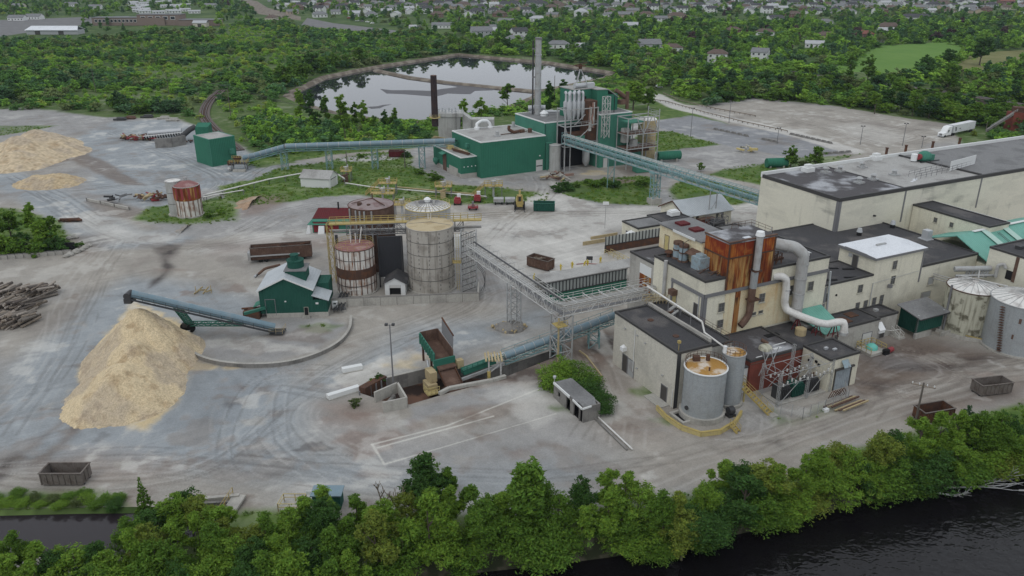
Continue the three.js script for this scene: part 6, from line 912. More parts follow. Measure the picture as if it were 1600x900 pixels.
// ---------------------------------------------------------------- heaps of chips
function heap(name,label,cones,x0,x1,z0,z1,n,tint) {
const w=Math.round(n),h=Math.round(n*(z1-z0) / (x1-x0)),pos=[],col=[],idx=[],id=[];
const H=(x,z)=>{let s=-9;for (const [cx,cz,hh,r] of cones) {const d=Math.hypot(x-cx,z-cz),a=Math.atan2(z-cz,x-cx),rr2=r*(1+0.1*(fbm(Math.cos(a)*1.6+20,Math.sin(a)*1.6+20,3)-0.5)*2);let k=hh*(1-d / rr2);if (k > hh*0.86) k=hh*0.86+(k-hh*0.86)*0.45;s=s < -8 ? k :Math.log(Math.exp(s*1.5)+Math.exp(k*1.5)) / 1.5;} return s+(fbm(x / 2+5,z / 2,4)-0.5)*1.1*(s > 0.5 ? 1 :0.5)+(fbm(x*1.7,z*1.7,3)-0.5)*0.35-0.1;};
for (let j=0;j <= h;j++) for (let i=0;i <= w;i++) {const x=mix(x0,x1,i / w),z=mix(z0,z1,j / h),y=H(x,z);id.push(y);pos.push(x,Math.max(y,-0.06),z);const v=0.76+0.5*rnd(),q=sst(0.52,0.8,fbm(x / 1.6+30,z / 1.6,4))*0.6,gry=sst(0.5,0.64,fbm(x / 6+80,z / 6+11,3))*0.55*(0.7+0.6*fbm(x / 0.7,z / 0.7,2));let c=mix3(tint,[0.30,0.205,0.115],q);c=mix3(c,[0.36,0.30,0.235],gry);col.push(c[0]*v,c[1]*v,c[2]*v);}
for (let j=0;j < h;j++) for (let i=0;i < w;i++) {const a=j*(w+1)+i,b=a+1,c=a+w+1,d=c+1;if (Math.max(id[a],id[b],id[c],id[d]) > -0.04) idx.push(a,c,b,b,c,d);}
const g=new THREE.BufferGeometry();g.setAttribute('position',new THREE.Float32BufferAttribute(pos,3));g.setAttribute('color',new THREE.Float32BufferAttribute(col,3));g.setIndex(idx);g.computeVertexNormals();
const m=new THREE.MeshStandardMaterial({vertexColors:true,roughness:1,side:2});const o=new THREE.Mesh(g,m);o.name=numbered(name);o.castShadow=o.receiveShadow=true;const cx=cones[0][0],cz=cones[0][1];g.translate(-cx,0,-cz);o.position.set(cx,0,cz);scene.add(o);return tag(o,label,name === 'wood_chip_pile' ? 'wood chips' :'mound',null);
}
heap('wood_chip_pile','largest wood chip pile, under the blue stacker',[[-62.6,-122.5,9.6,10],[-59.6,-108.4,6.3,9],[-61,-115.4,7.0,8.2]],-78,-46,-136,-96,300,[0.57,0.46,0.295]);
heap('wood_chip_pile','broad wood chip pile at the left edge of the upper yard',[[-168,-272,8.5,16],[-172,-290,7,15],[-182,-270,8,16],[-164,-262,5,12],[-160,-281,5,11]],-205,-146,-310,-244,120,[0.52,0.42,0.285]);
heap('wood_chip_pile','small low wood chip heap in front of the broad chip pile',[[-139,-238.5,3.6,8.6],[-144.5,-239.5,2.6,7]],-154,-126,-250,-228,80,[0.46,0.36,0.225]);
heap('earth_mound','low orange brown earth mound at the edge of the grass below the small white garage',[[...W.y(418,314),1.5,6.5],[...W.y(398,320),1,4.5]].map((c)=>[c[0],c[1],c[2],c[3]]),-98,-72,-232,-206,60,[0.34,0.23,0.15]);
heap('gravel_mound','grey stony spoil bank below the grass island',[[...W.y(352,353),1.8,5],[...W.y(330,360),1.2,5],[...W.y(308,358),0.9,4.5]],-115,-82,-200,-180,70,[0.25,0.235,0.215]);
{// curved radial wall of the stacker
const p=wpx([[296,522],[291,535],[296,549],[313,561],[345,570],[400,574],[455,569],[500,555],[530,538],[546,518],[549,498]]),c=new THREE.CatmullRomCurve3(p.map(([x,z])=>V(x,0,z))).getPoints(44),o=thing('curved_wall','low curved concrete track wall swinging round the chip stacker','wall',[c[0].x,0,c[0].z]),g=[],t=[];for (let i=0;i < 44;i++) {g.push(sq([c[i].x,0.35,c[i].z],[c[i+1].x,0.35,c[i+1].z],0.45,0.7));t.push(sq([c[i].x,0.72,c[i].z],[c[i+1].x,0.72,c[i+1].z],0.5,0.06));} P(o,'wall',M.concreteDark,g);P(o,'cap',M.concrete,t);
}
// logs in three stacks
{
const g=merged([bar([0,0,-1.9],[0,0,1.9],0.24,8)]),endM=M.timber;let first=null;const logM=[M.wood,std([0.17,0.15,0.13]),std([0.10,0.085,0.075]),std([0.34,0.30,0.26]),std([0.24,0.2,0.165])];
const labels=['weathered grey log in the back row of the log yard','weathered grey log in the middle row of the log yard','weathered grey log in the front row of the log yard'];
[[[-8,462],[82,462],100],[[-8,484],[58,484],90],[[-8,508],[50,506],90]].forEach(([a,b,n],r)=>{
const A=W.y(...a),Bq=W.y(...b);for (let i=0;i < n;i++) {const t=rnd(),hgt=2.0*Math.pow(rnd(),1.3)*Math.min(1,2.5*(1-Math.abs(t*1.6-0.8))+0.25),o=new THREE.Mesh(g,pick(logM));o.name=numbered('log');o.castShadow=o.receiveShadow=true;o.position.set(mix(A[0],Bq[0],t),0.26+hgt,mix(A[1],Bq[1],t)+rr(-0.9,0.9)*(1.4-hgt*0.4));o.rotation.set(rr(-0.22,0.22),rr(-0.75,-0.15),0);const s=rr(0.7,1.25);o.scale.set(s,s,rr(0.7,1.1));scene.add(o);tag(o,labels[r],'log',['logs of the back row','logs of the middle row','logs of the front row'][r]);}
});
}
// open steel bins
function bin(px,py,L,w,h,deg,m,label,load,name='open_bin',cat='bin') {
const c=Array.isArray(px) ? px :W.y(px,py),F=new Frame(deg),l=F.local(...c),[x,z]=l,o=thing(name,label,cat,[x,0,z],F),x0=x-L / 2,x1=x+L / 2,z0=z-w,z1=z,y=0.25;
P(o,'side',m,[slab([[x0,h,z1],[x1,h,z1],[x1,h,z1-0.08],[x0,h,z1-0.08]],h-y),slab([[x0,h,z0],[x1,h,z0],[x1,h,z0+0.08],[x0,h,z0+0.08]],h-y),B(x0,x0+0.08,y,h,z0+0.08,z1-0.08),B(x1-0.08,x1,y,h,z0+0.08,z1-0.08)]);P(o,'floor',M.black,B(x0+0.08,x1-0.08,y,y+0.1,z0+0.08,z1-0.08));
const r=[];for (let i=0;i <= Math.round(L / 0.8);i++) {const q=mix(x0+0.06,x1-0.06,i / Math.round(L / 0.8));r.push(B(q-0.06,q+0.06,y,h-0.1,z1,z1+0.09));} for (let i=1;i < 3;i++) {const q=mix(z0,z1,i / 3);r.push(B(x0-0.09,x0,y,h-0.1,q-0.06,q+0.06),B(x1,x1+0.09,y,h-0.1,q-0.06,q+0.06));} P(o,'rib',m,r);
P(o,'rim',m === M.greenDark ? M.steelGreen :M.binGrey,[B(x0-0.1,x1+0.1,h,h+0.1,z1-0.1,z1+0.1),B(x0-0.1,x1+0.1,h,h+0.1,z0-0.1,z0+0.1),B(x0-0.1,x0+0.1,h,h+0.1,z0+0.1,z1-0.1),B(x1-0.1,x1+0.1,h,h+0.1,z0+0.1,z1-0.1)]);P(o,'skid',M.steelDark,[B(x0,x1,0,y,z0+0.4,z0+0.6),B(x0,x1,0,y,z1-0.6,z1-0.4)]);
if (load) {const q=[];for (let i=0;i < 14;i++) q.push(bar([rr(x0+0.4,x1-0.4),h*rr(0.4,0.8),rr(z0+0.3,z1-0.3)],[rr(x0+0.4,x1-0.4),h*rr(0.6,1),rr(z0+0.3,z1-0.3)],0.12));P(o,'load',load,q);} return o;
}
bin(98,760,5.3,2.4,1.9,0,M.binGrey,'weathered dark open bin alone at the lower left by the canal',null);
bin(850,331,5.6,2.4,2.3,-3,M.greenDark,'dark green open bin full of scrap beside the yellow loader',M.rustDark);
bin([5.5,-164.5],0,5.6,2.6,2.3,-38,M.rustBrown,'dark rusty open bin among the workers in yellow',M.wood);
bin(620,246,5.4,2.4,2.2,4,M.maroon,'dark maroon open bin on the loop road by the green plant',M.rustBrown);
bin(1466,660,5.2,2.4,1.9,16,M.rustDark,'rusty open bin nearest the riverside trees at the right',null);
bin(1556,618,5.4,2.4,1.9,12,M.binGrey,'dark open bin by the dirt road at the right edge',null);
{// long rusty gondola
const a=[-51.6,-169.4],F=new Frame(12),o=bin(a,0,13.2,2.6,3,12,M.rustBrown,'long rusty gondola trailer behind the dark green shed',M.rustDark,'gondola_trailer','trailer');o.children.forEach((c)=>{c.position.y += 0.5;});const l=F.local(...a);const w=[];for (const x of [-4.6,-3.4,3.4,4.6]) for (const z of [-0.4,-2.2]) w.push(bar([l[0]+x,0.5,l[1]+z-0.15],[l[0]+x,0.5,l[1]+z+0.15],0.48,14));P(o,'wheel',M.tyre,w);P(o,'walkway',M.galvDull,[B(l[0]-6.6,l[0]+4,1.7,1.85,l[1]+0.1,l[1]+0.7),B(l[0]-7.2,l[0]-6.6,0.8,2.6,l[1]-1.6,l[1]+0.4)]);
const b=W.y(404,432),h=thing('grapple','rusty grapple arm lying on the ground in front of the gondola trailer','machine part',[b[0],0,b[1]]);P(h,'arm',M.rustBrown,tube([[b[0],0.5,b[1]],[b[0]+1.4,1.5,b[1]-0.8],[b[0]+4.4,2,b[1]-1.8]],0.28,16,8));P(h,'cylinder',M.galv,[bar([b[0]-0.4,0.3,b[1]+0.2],[b[0]-0.6,0.3,b[1]+1],0.22,10)]);P(h,'claw',M.steelDark,[bar([b[0],0.5,b[1]],[b[0]-0.5,0.2,b[1]+0.5],0.2,8)]);
}
// truck dumper above the pit
{
const F=new Frame(-62),A=F.local(-15.3,-121.2),o=thing('truck_dumper','tilting dumper bed with green ribbed side and raised steel gate over the pit','machine',[A[0],0,A[1]],F),x0=A[0],x1=x0+7.6,zc=A[1],z0=zc-3.1,z1=zc,up=2.0,y=(x)=>mix(3.1,1.6,(x-x0) / 7.6);
// local x runs down the bed towards the pit; the green side faces local +z
P(o,'floor',M.rustBrown,slab([[x0,y(x0),z0],[x1,y(x1),z0],[x1,y(x1),z1],[x0,y(x0),z1]],0.25));P(o,'side_wall',M.steelGreen,[slab([[x0,y(x0)+up,z1+0.12],[x1-1.4,y(x1-1.4)+up,z1+0.12],[x1-1.4,y(x1-1.4)+up,z1],[x0,y(x0)+up,z1]],up)]);const r=[];for (let i=0;i < 8;i++) {const x=x0+0.3+i*0.82;r.push(B(x-0.1,x+0.1,y(x)+0.1,y(x)+up,z1+0.12,z1+0.32));} P(o,'side_rib',M.greenPale,r);P(o,'side_wall',M.rustBrown,[slab([[x0,y(x0)+up,z0],[x1-1.4,y(x1-1.4)+up,z0],[x1-1.4,y(x1-1.4)+up,z0-0.12],[x0,y(x0)+up,z0-0.12]],up),B(x0-0.12,x0,y(x0),y(x0)+up,z0,z1)]);
P(o,'gate',M.steelGrey,[slab([[x0+1.2,y(x0)+4.4,z0-0.4],[x0+5.8,y(x0)+3,z0-0.4],[x0+6.2,y(x0)+1,z0-0.1],[x0+1.6,y(x0)+2.0,z0-0.1]],0.15)]);P(o,'gate_edge',M.rustDark,[sq([x0+1.2,y(x0)+4.4,z0-0.4],[x0+5.8,y(x0)+3,z0-0.4],0.2)]);
P(o,'front_plate',M.steelGreen,[B(x1-1.2,x1-0.9,0.6,2.9,z0-0.2,z1+0.4)]);P(o,'chute',M.rustBrown,[slab([[x1-0.6,1.2,z0+0.2],[x1+4.2,-1.4,z0+0.2],[x1+4.2,-1.4,z1-0.1],[x1-0.6,1.2,z1-0.1]],0.2)]);P(o,'chute_side',M.rustDark,[sq([x1-0.6,1.3,z0+0.2],[x1+4.2,-1.2,z0+0.2],0.1,0.6),sq([x1-0.6,1.3,z1-0.1],[x1+4.2,-1.2,z1-0.1],0.1,0.6)]);
P(o,'frame',M.timber,[B(x1-1.8,x1+0.4,-0.2,1.5,z1+0.5,z1+1.7),B(x1-1.4,x1+1,-2,-0.3,z1+0.7,z1+2.3),B(x1-1.2,x1-0.2,0.8,2.2,z0-1.4,z0-0.3),sq([x1-1,-2,z1+0.4],[x1-1,1.4,z1+0.4],0.3),sq([x1-1,-2,z0-0.2],[x1-1,1.4,z0-0.2],0.3)]);P(o,'operator_platform',M.yellowPale,[B(x1+0.6,x1+2.2,-1.4,-1.2,z1+0.9,z1+2.9),...rail([[x1+0.6,-1.2,z1+2.9],[x1+2.2,-1.2,z1+2.9],[x1+2.2,-1.2,z1+0.9]],1.1,0.8,0.06)]);P(o,'leg',M.rustDark,[sq([x0+0.5,0,z1-0.2],[x0+0.5,2.6,z1-0.2],0.3),sq([x0+0.5,0,z0+0.2],[x0+0.5,2.6,z0+0.2],0.3),sq([x0+4,0,z1-0.2],[x0+4,2,z1-0.2],0.3)]);P(o,'ram',M.galv,[bar([x1-2,0.4,z1+0.8],[x0+4,1.8,z1+0.5],0.16,8)]);
}
{// retaining wall, side slabs, pen of concrete walls, barriers
const a=W.y(603,590),b=W.y(676,573),o=thing('retaining_wall','grey concrete retaining wall of the dumper pit behind the lamp pole','wall',[a[0],-2.2,a[1]]);P(o,'wall',M.concreteDark,[sq([a[0],-1.0,a[1]+0.5],[b[0],-1.0,b[1]+0.5],0.4,2.5)]);P(o,'cap',M.concrete,[sq([a[0],0.28,a[1]+0.5],[b[0],0.28,b[1]+0.5],0.5,0.12)]);
const c=W.y(562,612),d=W.y(604,592),t=thing('pit_hopper','dark rusty overgrown hopper at the left end of the pit','hopper',[c[0],0,c[1]]);P(t,'body',M.rustDark,[sq([c[0]+0.4,0,c[1]+0.3],[d[0]-0.3,0,d[1]+0.4],1.2,1.8)]);const r=[];for (let i=0;i < 6;i++) {const k=i / 5;r.push(sq([mix(c[0],d[0],k)+0.2,-2.1,mix(c[1],d[1],k)+1.1],[mix(c[0],d[0],k)+0.2,0.7,mix(c[1],d[1],k)+1.1],0.2));} P(t,'rib',M.steelGrey,r);
const bar2=(x0,y0,x1,y1,label)=>{const p=W.y(x0,y0),q=W.y(x1,y1),u=thing('barrier',label,'barrier',[p[0],0,p[1]]);P(u,'block',M.whiteTrim,[sq([p[0],0.4,p[1]],[q[0],0.4,q[1]],0.9,0.8)]);P(u,'foot',M.concrete,[sq([p[0],0.06,p[1]],[q[0],0.06,q[1]],1.3,0.12)]);};
bar2(535,582,566,576,'short white concrete barrier on the ramp above the pit');bar2(512,624,561,609,'long white concrete barrier at the left of the overgrown hopper');
const e=wpx([[586,629],[622,613],[636,637],[599,645]]),s=thing('concrete_pen','open sided pen of pale concrete walls in front of the pit','wall',[e[0][0],0,e[0][1]]);const seg=(i,j)=>sq([e[i][0],0.9,e[i][1]],[e[j][0],0.9,e[j][1]],0.3,1.8);P(s,'wall',M.concrete,[seg(0,1),seg(1,2),seg(2,3)]);P(s,'rubble',M.concreteDark,[...Array(5)].map((_,i)=>new THREE.DodecahedronGeometry(0.4).translate(mix(e[1][0],e[3][0],0.3+i*0.08),0.3,mix(e[1][1],e[3][1],0.3+i*0.06))));
const k=wpx([[687,617],[702,609],[770,596],[790,590]]),q=thing('pit_kerb','pale broken concrete kerb along the front of the pit','kerb',[k[0][0],0,k[0][1]]);P(q,'kerb',M.concrete,k.slice(0,-1).map((p,i)=>sq([p[0],0.25,p[1]],[k[i+1][0],0.25,k[i+1][1]],0.6,0.5)));
}
// row of concrete blocks at the left
{
const A=W.y(-20,407),Bq=W.y(104,397),n=11,g=merged([B(-1,1,0,0.9,-0.35,0.35)]),g2=merged([B(-0.9,0.9,0.9,1.0,-0.25,0.25)]);let first;
for (let i=0;i < n;i++) {let o;const x=mix(A[0],Bq[0],i / (n-1)),z=mix(A[1],Bq[1],i / (n-1));if (!first) {first=o=thing('concrete_block','','concrete block',[x,0,z]);const b=new THREE.Mesh(g,M.concrete),c=new THREE.Mesh(g2,M.concreteDark);b.name='block';c.name='lifting_ridge';o.add(b,c);o.rotation.y=0.12;tag(o,'pale concrete block in the barrier row at the left edge','concrete block','concrete blocks of the left barrier row');} else copyOf(first,'pale concrete block in the barrier row at the left edge','concrete blocks of the left barrier row',x,0,z,0.12+rr(-0.05,0.05));}
const p=W.y(-20,396),q=W.y(118,390),o=thing('black_wall','dark low timber wall behind the row of pale concrete blocks','wall',[p[0],0,p[1]]);P(o,'board',M.black,sq([p[0],0.9,p[1]],[q[0],0.9,q[1]],0.3,1.8));P(o,'post',M.steelDark,[0.1,0.3,0.5,0.7,0.9].map((k)=>sq([mix(p[0],q[0],k),0,mix(p[1],q[1],k)+0.3],[mix(p[0],q[0],k),2,mix(p[1],q[1],k)+0.3],0.18)));
// boulders
const bg=new THREE.DodecahedronGeometry(0.7,1);{const pp=bg.attributes.position;for (let i=0;i < pp.count;i++) {const k=0.8+0.4*vn(pp.getX(i)*3+9,pp.getY(i)*3+pp.getZ(i)*3+9);pp.setXYZ(i,pp.getX(i)*k,pp.getY(i)*k*0.7,pp.getZ(i)*k);} bg.computeVertexNormals();} let b0;
for (const [px,py,s] of [[110,399,1.2],[120,395,1.4],[128,392,1],[134,388,1.2],[140,385,0.9],[104,402,1],[117,372,1.2],[108,374,1]]) {const [x,z]=W.y(px,py);const m=new THREE.Mesh(bg,M.concrete);m.name=numbered('boulder');m.position.set(x,0.3,z);m.scale.setScalar(s);m.rotation.y=rr(0,6);m.castShadow=true;scene.add(m);tag(m,'pale boulder dumped at the end of the concrete block row','boulder','boulders at the end of the block row');}
const u=W.y(112,346),t=thing('scrap_roll','dark heap of old pipe and scrap beside the left shrubs','scrap',[u[0],0,u[1]]);P(t,'pipe',M.rustDark,[...Array(6)].map((_,i)=>bar([u[0]-3+i*0.5,0.4+(i % 2)*0.4,u[1]+0.8],[u[0]+1.5+i*0.3,0.5,u[1]-1+i*0.3],0.3,8)));
}
// cabinets of scrap in the upper left yard
{
const sc=(px,py,label,w,n,mats)=>{const [x,z]=W.y(px,py),o=thing('scrap_heap',label,'scrap',[x,0,z]);const groups=mats.map(()=>[]);for (let i=0;i < n;i++) {const a=[x+rr(-w,w),rr(0.3,1.6),z+rr(-2.4,2.4)],b=[a[0]+rr(-3,3),rr(0.3,2),a[2]+rr(-2,2)];groups[i % mats.length].push(i % 3 ? bar(a,b,rr(0.1,0.35),7) :sq(a,b,rr(0.4,0.9),rr(0.3,0.8)));} mats.forEach((m,i)=>P(o,['beam','sheet','machine_part','frame'][i % 4],m,groups[i]));return o;};
sc(218,218,'heap of orange and red scrap machinery at the upper left',6,60,[M.rustBrown,M.redPaint,M.timber,M.galvDull]);
sc(242,312,'heap of rusty and yellow scrap left of the silver tank',5,30,[M.rustDark,M.rustBrown,M.timber,M.redPaint]);
sc(285,222,'crate heap with orange parts beside the dark green cube',3,22,[M.timber,M.rustDark,M.steelDark]);
sc(180,316,'few dark dumped parts on the gravel beside a long beam',3,12,[M.steelDark,M.steelGrey]);
sc(868,280,'pile of rusty red and white scrap at the boiler yard fence',3,26,[M.rustBrown,M.concrete,M.timber,M.concreteRed]);
sc(1165,237,'yellow green heap of parts on the grey lot',2,14,[M.yellowPale,M.concrete,M.tankMoss]);
const [x,z]=W.y(250,221),o=thing('screw_conveyor','long black and white screw conveyor lying in the upper left yard','machine',[x,0,z]);P(o,'casing',M.galv,[bar([x-7,1.6,z-7],[x+5,2.3,z-9],1,14)]);const f=[];for (let i=0;i < 16;i++) {const k=i / 16;f.push(bar([x-6+k*15,1.2+k*1.2,z-1-k*2.4],[x-5.7+k*15,1.25+k*1.2,z-1.1-k*2.4],0.85,12));} P(o,'flight',M.black,f);P(o,'shaft',M.whiteTrim,[sq([x-6,1.9,z-0.2],[x+9.6,3.1,z-2.6],0.5,0.2),bar([x-6,1.2,z-1],[x+9.6,2.4,z-3.4],0.35,8)]);P(o,'elbow',M.steelDark,tube([[x+4,0.6,z+2],[x+8,1.6,z],[x+11,4,z-2],[x+13,5,z-3]],1,20,12));
const g=thing('feed_box','green machine box with grey concrete bunker in the upper left yard','machine',[x+14,0,z]);P(g,'body',M.green,[slab([[x+13,6,z-6],[x+18,6,z-6],[x+18,5,z-2],[x+13,5,z-2]],5)]);const k=W.y(252,231),k2=W.y(270,230);P(g,'bunker',M.concreteDark,[sq([k[0]-2,1.7,k[1]],[k2[0],1.7,k2[1]],0.5,3.4),sq([k2[0],1.7,k2[1]],[k2[0]+3,1.7,k2[1]-5],0.5,3.4)]);P(g,'screen_deck',M.rustDark,[slab([[x+19,3.4,z-1],[x+26,2.6,z+1],[x+25,2.4,z+4],[x+18,3.2,z+2]],0.4),...[0,1,2,3].map((i)=>sq([x+19+i*2,0,z+1+i*0.4],[x+19+i*2,2.6,z+1+i*0.4],0.25))]);
const b=W.y(137,314),c=W.y(203,328),be=thing('guard_beam','long pale guard beam lying across the gravel at the left','barrier',[b[0],0,b[1]]);P(be,'beam',M.concrete,sq([b[0],0.4,b[1]],[c[0],0.4,c[1]],0.5,0.7));P(be,'post',M.concreteDark,[0,0.33,0.66,1].map((q)=>B(mix(b[0],c[0],q)-0.15,mix(b[0],c[0],q)+0.15,0,1,mix(b[1],c[1],q)+0.28,mix(b[1],c[1],q)+0.45)));
const s=W.y(318,458),p=thing('pallet_stack','small stack of pale timber frames behind the stacker','pallets',[s[0],0,s[1]]);P(p,'plank',M.timber,[...Array(5)].map((_,i)=>sq([s[0]-1.6+i*0.6,0.2+(i % 3)*0.4,s[1]+0.8],[s[0]-1+i*0.6,0.3+(i % 2)*0.7,s[1]-1],0.12,0.3)));P(p,'post',M.timber,[sq([s[0]-1.5,0,s[1]],[s[0]-1.5,1.5,s[1]],0.12),sq([s[0]+1.6,0,s[1]],[s[0]+1.6,1.7,s[1]],0.12)]);
for (const [px,py,label,m] of [[190,188,'dark dumped drum at the far left yard edge',M.steelDark],[205,186,'brown dumped crate at the far left yard edge',M.rustBrown],[232,184,'long dark dumped pipe at the upper yard edge',M.steelDark],[258,186,'pale dumped block at the upper yard edge',M.concrete],[272,189,'pale dumped slab at the edge of the upper woods',M.concrete]]) {const [a,d]=W.y(px,py),q=thing('debris',label,'debris',[a,0,d]);P(q,'lump',m,[B(a-1.6,a+1.6,0,1.3,d-1,d+1).rotateZ(0),bar([a-3,0.5,d+1],[a+2.5,0.7,d+0.6],0.4,8)]);}
}
// screen walls and the long low shed
{
const o=thing('covered_walkway','long low shed with flat grey roof, slatted clear panels and green lower wall','shed',[68.6,0,-127],FM);const x0=70,x1=89,h=4.4;P(o,'roof',M.roofPale,B(x0,x1+6,h-0.02,h+0.16,-131.6,-127.1));P(o,'back_wall',M.concrete,B(x0,x1,0,h-0.04,-131.5,-131.2));P(o,'clear_panel',std([0.34,0.37,0.36],{roughness:0.4}),B(x0,x1,2.1,h-0.1,-127.12,-127.06));P(o,'lower_wall',M.green,B(x0,x1,0,2.08,-127.2,-127));P(o,'post',M.steelDark,[...Array(25)].map((_,i)=>B(x0+i*0.77,x0+0.14+i*0.77,1.9,h,-127.05,-126.9)));P(o,'rail_beam',M.steelDark,[B(x0,x1,2.0,2.15,-126.95,-126.86),B(x0,x1,h-0.12,h,-126.95,-126.86)]);
const t=thing('screen_wall','slatted screen wall with brown base enclosing the scrap bay behind the mill','wall',[96.8,0,-147.5],FM),xa=96.8,xb=113;P(t,'clear_panel',std([0.40,0.42,0.40],{roughness:0.4}),[B(xa,xb,1.8,3.8,-147.6,-147.54)]);P(t,'base_board',M.rustDark,B(xa,xb,0,1.78,-147.7,-147.5));P(t,'post',M.steelDark,[...Array(18)].map((_,i)=>B(xa+i*0.93,xa+0.16+i*0.93,i ? 1.7 :0,3.9,-147.52,-147.36)));P(t,'rail_beam',M.steelDark,B(xa,xb,1.7,1.85,-147.5,-147.42));
const y=thing('yellow_guard_rail','low yellow guard rail at the corner of the screen wall','railing',[96.6,0,-147],FM);P(y,'rail',M.yellowPale,[...rail([[96.4,0,-147],[96.8,0,-138.4]],1.1,1.6,0.06),...rail([[97.8,0,-146.6],[98.2,0,-138.2]],1.1,1.6,0.06)]);
const rub=(px,py,label,m,n,s)=>{const [x,z]=FM.y(px,py),q=thing('rubbish',label,'rubbish',[x,0,z],FM);P(q,'bag',m,[...Array(n)].map(()=>new THREE.DodecahedronGeometry(rr(0.3,0.6)).scale(1,0.8,1).translate(x+rr(-s,s),0.35,z+rr(-0.8,0.8))));};
rub(982,384,'bright blue tarpaulin bundle in the scrap bay',std([0.03,0.10,0.36]),5,0.9);rub(968,387,'white bags dumped beside the blue bundle',M.whiteTrim,5,0.8);rub(1000,381,'pale mixed rubbish right of the blue bundle',M.timber,8,1.8);rub(1014,374,'dark heap of scrap at the back of the bay',M.steelDark,10,2);
}
// roofless hut by the bush
{
const o=thing('ruined_hut','small derelict concrete hut with open doorways beside the bushes','hut',[54,0,-86],FM),x0=53.8,x1=56.9,z0=-94.4,z1=-86;P(o,'wall',M.concreteDark,[B(x0,x0+0.2,0,2.5,z0,-93.1),B(x0,x0+0.2,0,0.9,-93.1,-92.4),B(x0,x0+0.2,1.7,2.5,-93.1,-92.4),B(x0,x0+0.2,0,2.5,-92.4,-90.6),B(x0,x0+0.2,2.1,2.5,-90.6,-89.4),B(x0,x0+0.2,0,2.5,-89.4,-88.4),B(x0,x0+0.2,2.1,2.5,-88.4,z1),B(x0,x0+0.2,0,2.1,-86.9,-86.7),B(x0+0.2,x1,0,2.5,z1-0.2,z1),B(x0+0.2,x1,0,2.5,z0,z0+0.2),B(x1-0.2,x1,0,2.5,z0+0.2,z1-0.2)]);P(o,'roof',M.roofGrey,[B(x0+0.1,x1,2.5,2.66,z0,-87.6),slab([[x0+0.3,2.66,-87.6],[x1,2.66,-87.6],[x1-0.6,2.4,-86.2],[x0+0.6,2.2,-86.6]],0.1)]);P(o,'fascia',M.whiteTrim,[B(x0-0.12,x0+0.08,2.35,2.72,z0,-89.6),sq([x0-0.05,2.55,-88.6],[x0-0.05,2.4,-86],0.16,0.3),sq([x0,2.4,z1+0.1],[x1-1.6,2.5,z1+0.1],0.16,0.25)]);P(o,'floor',M.black,B(x0+0.2,x1-0.2,0.02,0.06,z0+0.2,z1-0.2));P(o,'lamp',M.galv,[bar([x0,2.5,-94.2],[x0,3.6,-94.2],0.05),C(x0,-94.2,3.5,3.8,0.25,10)]);
const a=W.y(934,653),b=W.y(988,704),k=thing('ground_pipe','white pipe lying along the mud below the ruined hut','pipe',[a[0],0,a[1]]);P(k,'pipe',M.pipeWhite,bar([a[0],0.2,a[1]],[b[0],0.2,b[1]],0.14,8));P(k,'kerb',M.concreteDark,sq([a[0]-0.6,0.12,a[1]],[b[0]-0.7,0.12,b[1]],0.3,0.24));
const c=wpx([[905,552],[916,560],[940,590]]),e=thing('guard_beam','fallen timber rail beside the bushes at the bridge tower','barrier',[c[0][0],0,c[0][1]]);P(e,'beam',M.timber,[sq([c[0][0],0.5,c[0][1]],[c[1][0],0.5,c[1][1]],0.2,0.25),sq([c[1][0],0.5,c[1][1]],[c[2][0],0.3,c[2][1]],0.2,0.25)]);
const p=thing('access_pit','square concrete edged pit in the ground left of the near grey tank','pit',[66.4,0,-80],FM);P(p,'rim',M.concrete,[B(66.6,70.4,0,0.4,-82.4,-82),B(66.6,67,0,0.4,-82,-79.4),B(70,70.4,0,0.4,-82,-79.4),B(66.6,70.4,0,0.4,-79.4,-79)]);P(p,'cover',M.black,B(67,70,0.02,0.08,-82,-79.4));
}
{// yellow stair beside the tank
const o=thing('yellow_stair','yellow steel stair and platform between the grey tank and the substation','stairs',[77.6,0,-79.6],FM);const [s,r]=stairs([80.2,0,-75.6],[78.4,3,-80.4],1.1,11);P(o,'stair_flight',M.yellow,s);P(o,'hand_rail',M.yellow,r);P(o,'platform',M.yellow,[B(76.4,79.2,3,3.15,-82,-80.3),...rail([[76.4,3.1,-80.3],[76.4,3.1,-82],[79.2,3.1,-82],[79.2,3.1,-80.5]],1.1,1.2,0.05)]);P(o,'leg',M.yellowPale,[sq([76.5,0,-80.4],[76.5,3,-80.4],0.2),sq([79.1,0,-80.4],[79.1,3,-80.4],0.2),sq([76.5,0,-81.9],[76.5,3,-81.9],0.2),sq([79.1,0,-81.9],[79.1,3,-81.9],0.2)]);P(o,'footing',M.concrete,B(79.6,80.9,0,0.15,-75.9,-74.8));
const [x,z]=FM.y(1141,650),g=thing('pump_box','small dark pump and pale box at the foot of the slimmer grey tank','pump',[x,0,z],FM);P(g,'pump',M.steelDark,[bar([x-0.5,1,z],[x+0.4,1,z],0.6,12),B(x-0.6,x+0.6,0,0.4,z-0.5,z+0.5)]);P(g,'box',M.concrete,[B(x-2,x-0.9,0,1.1,z-1.2,z-0.3)]);
}
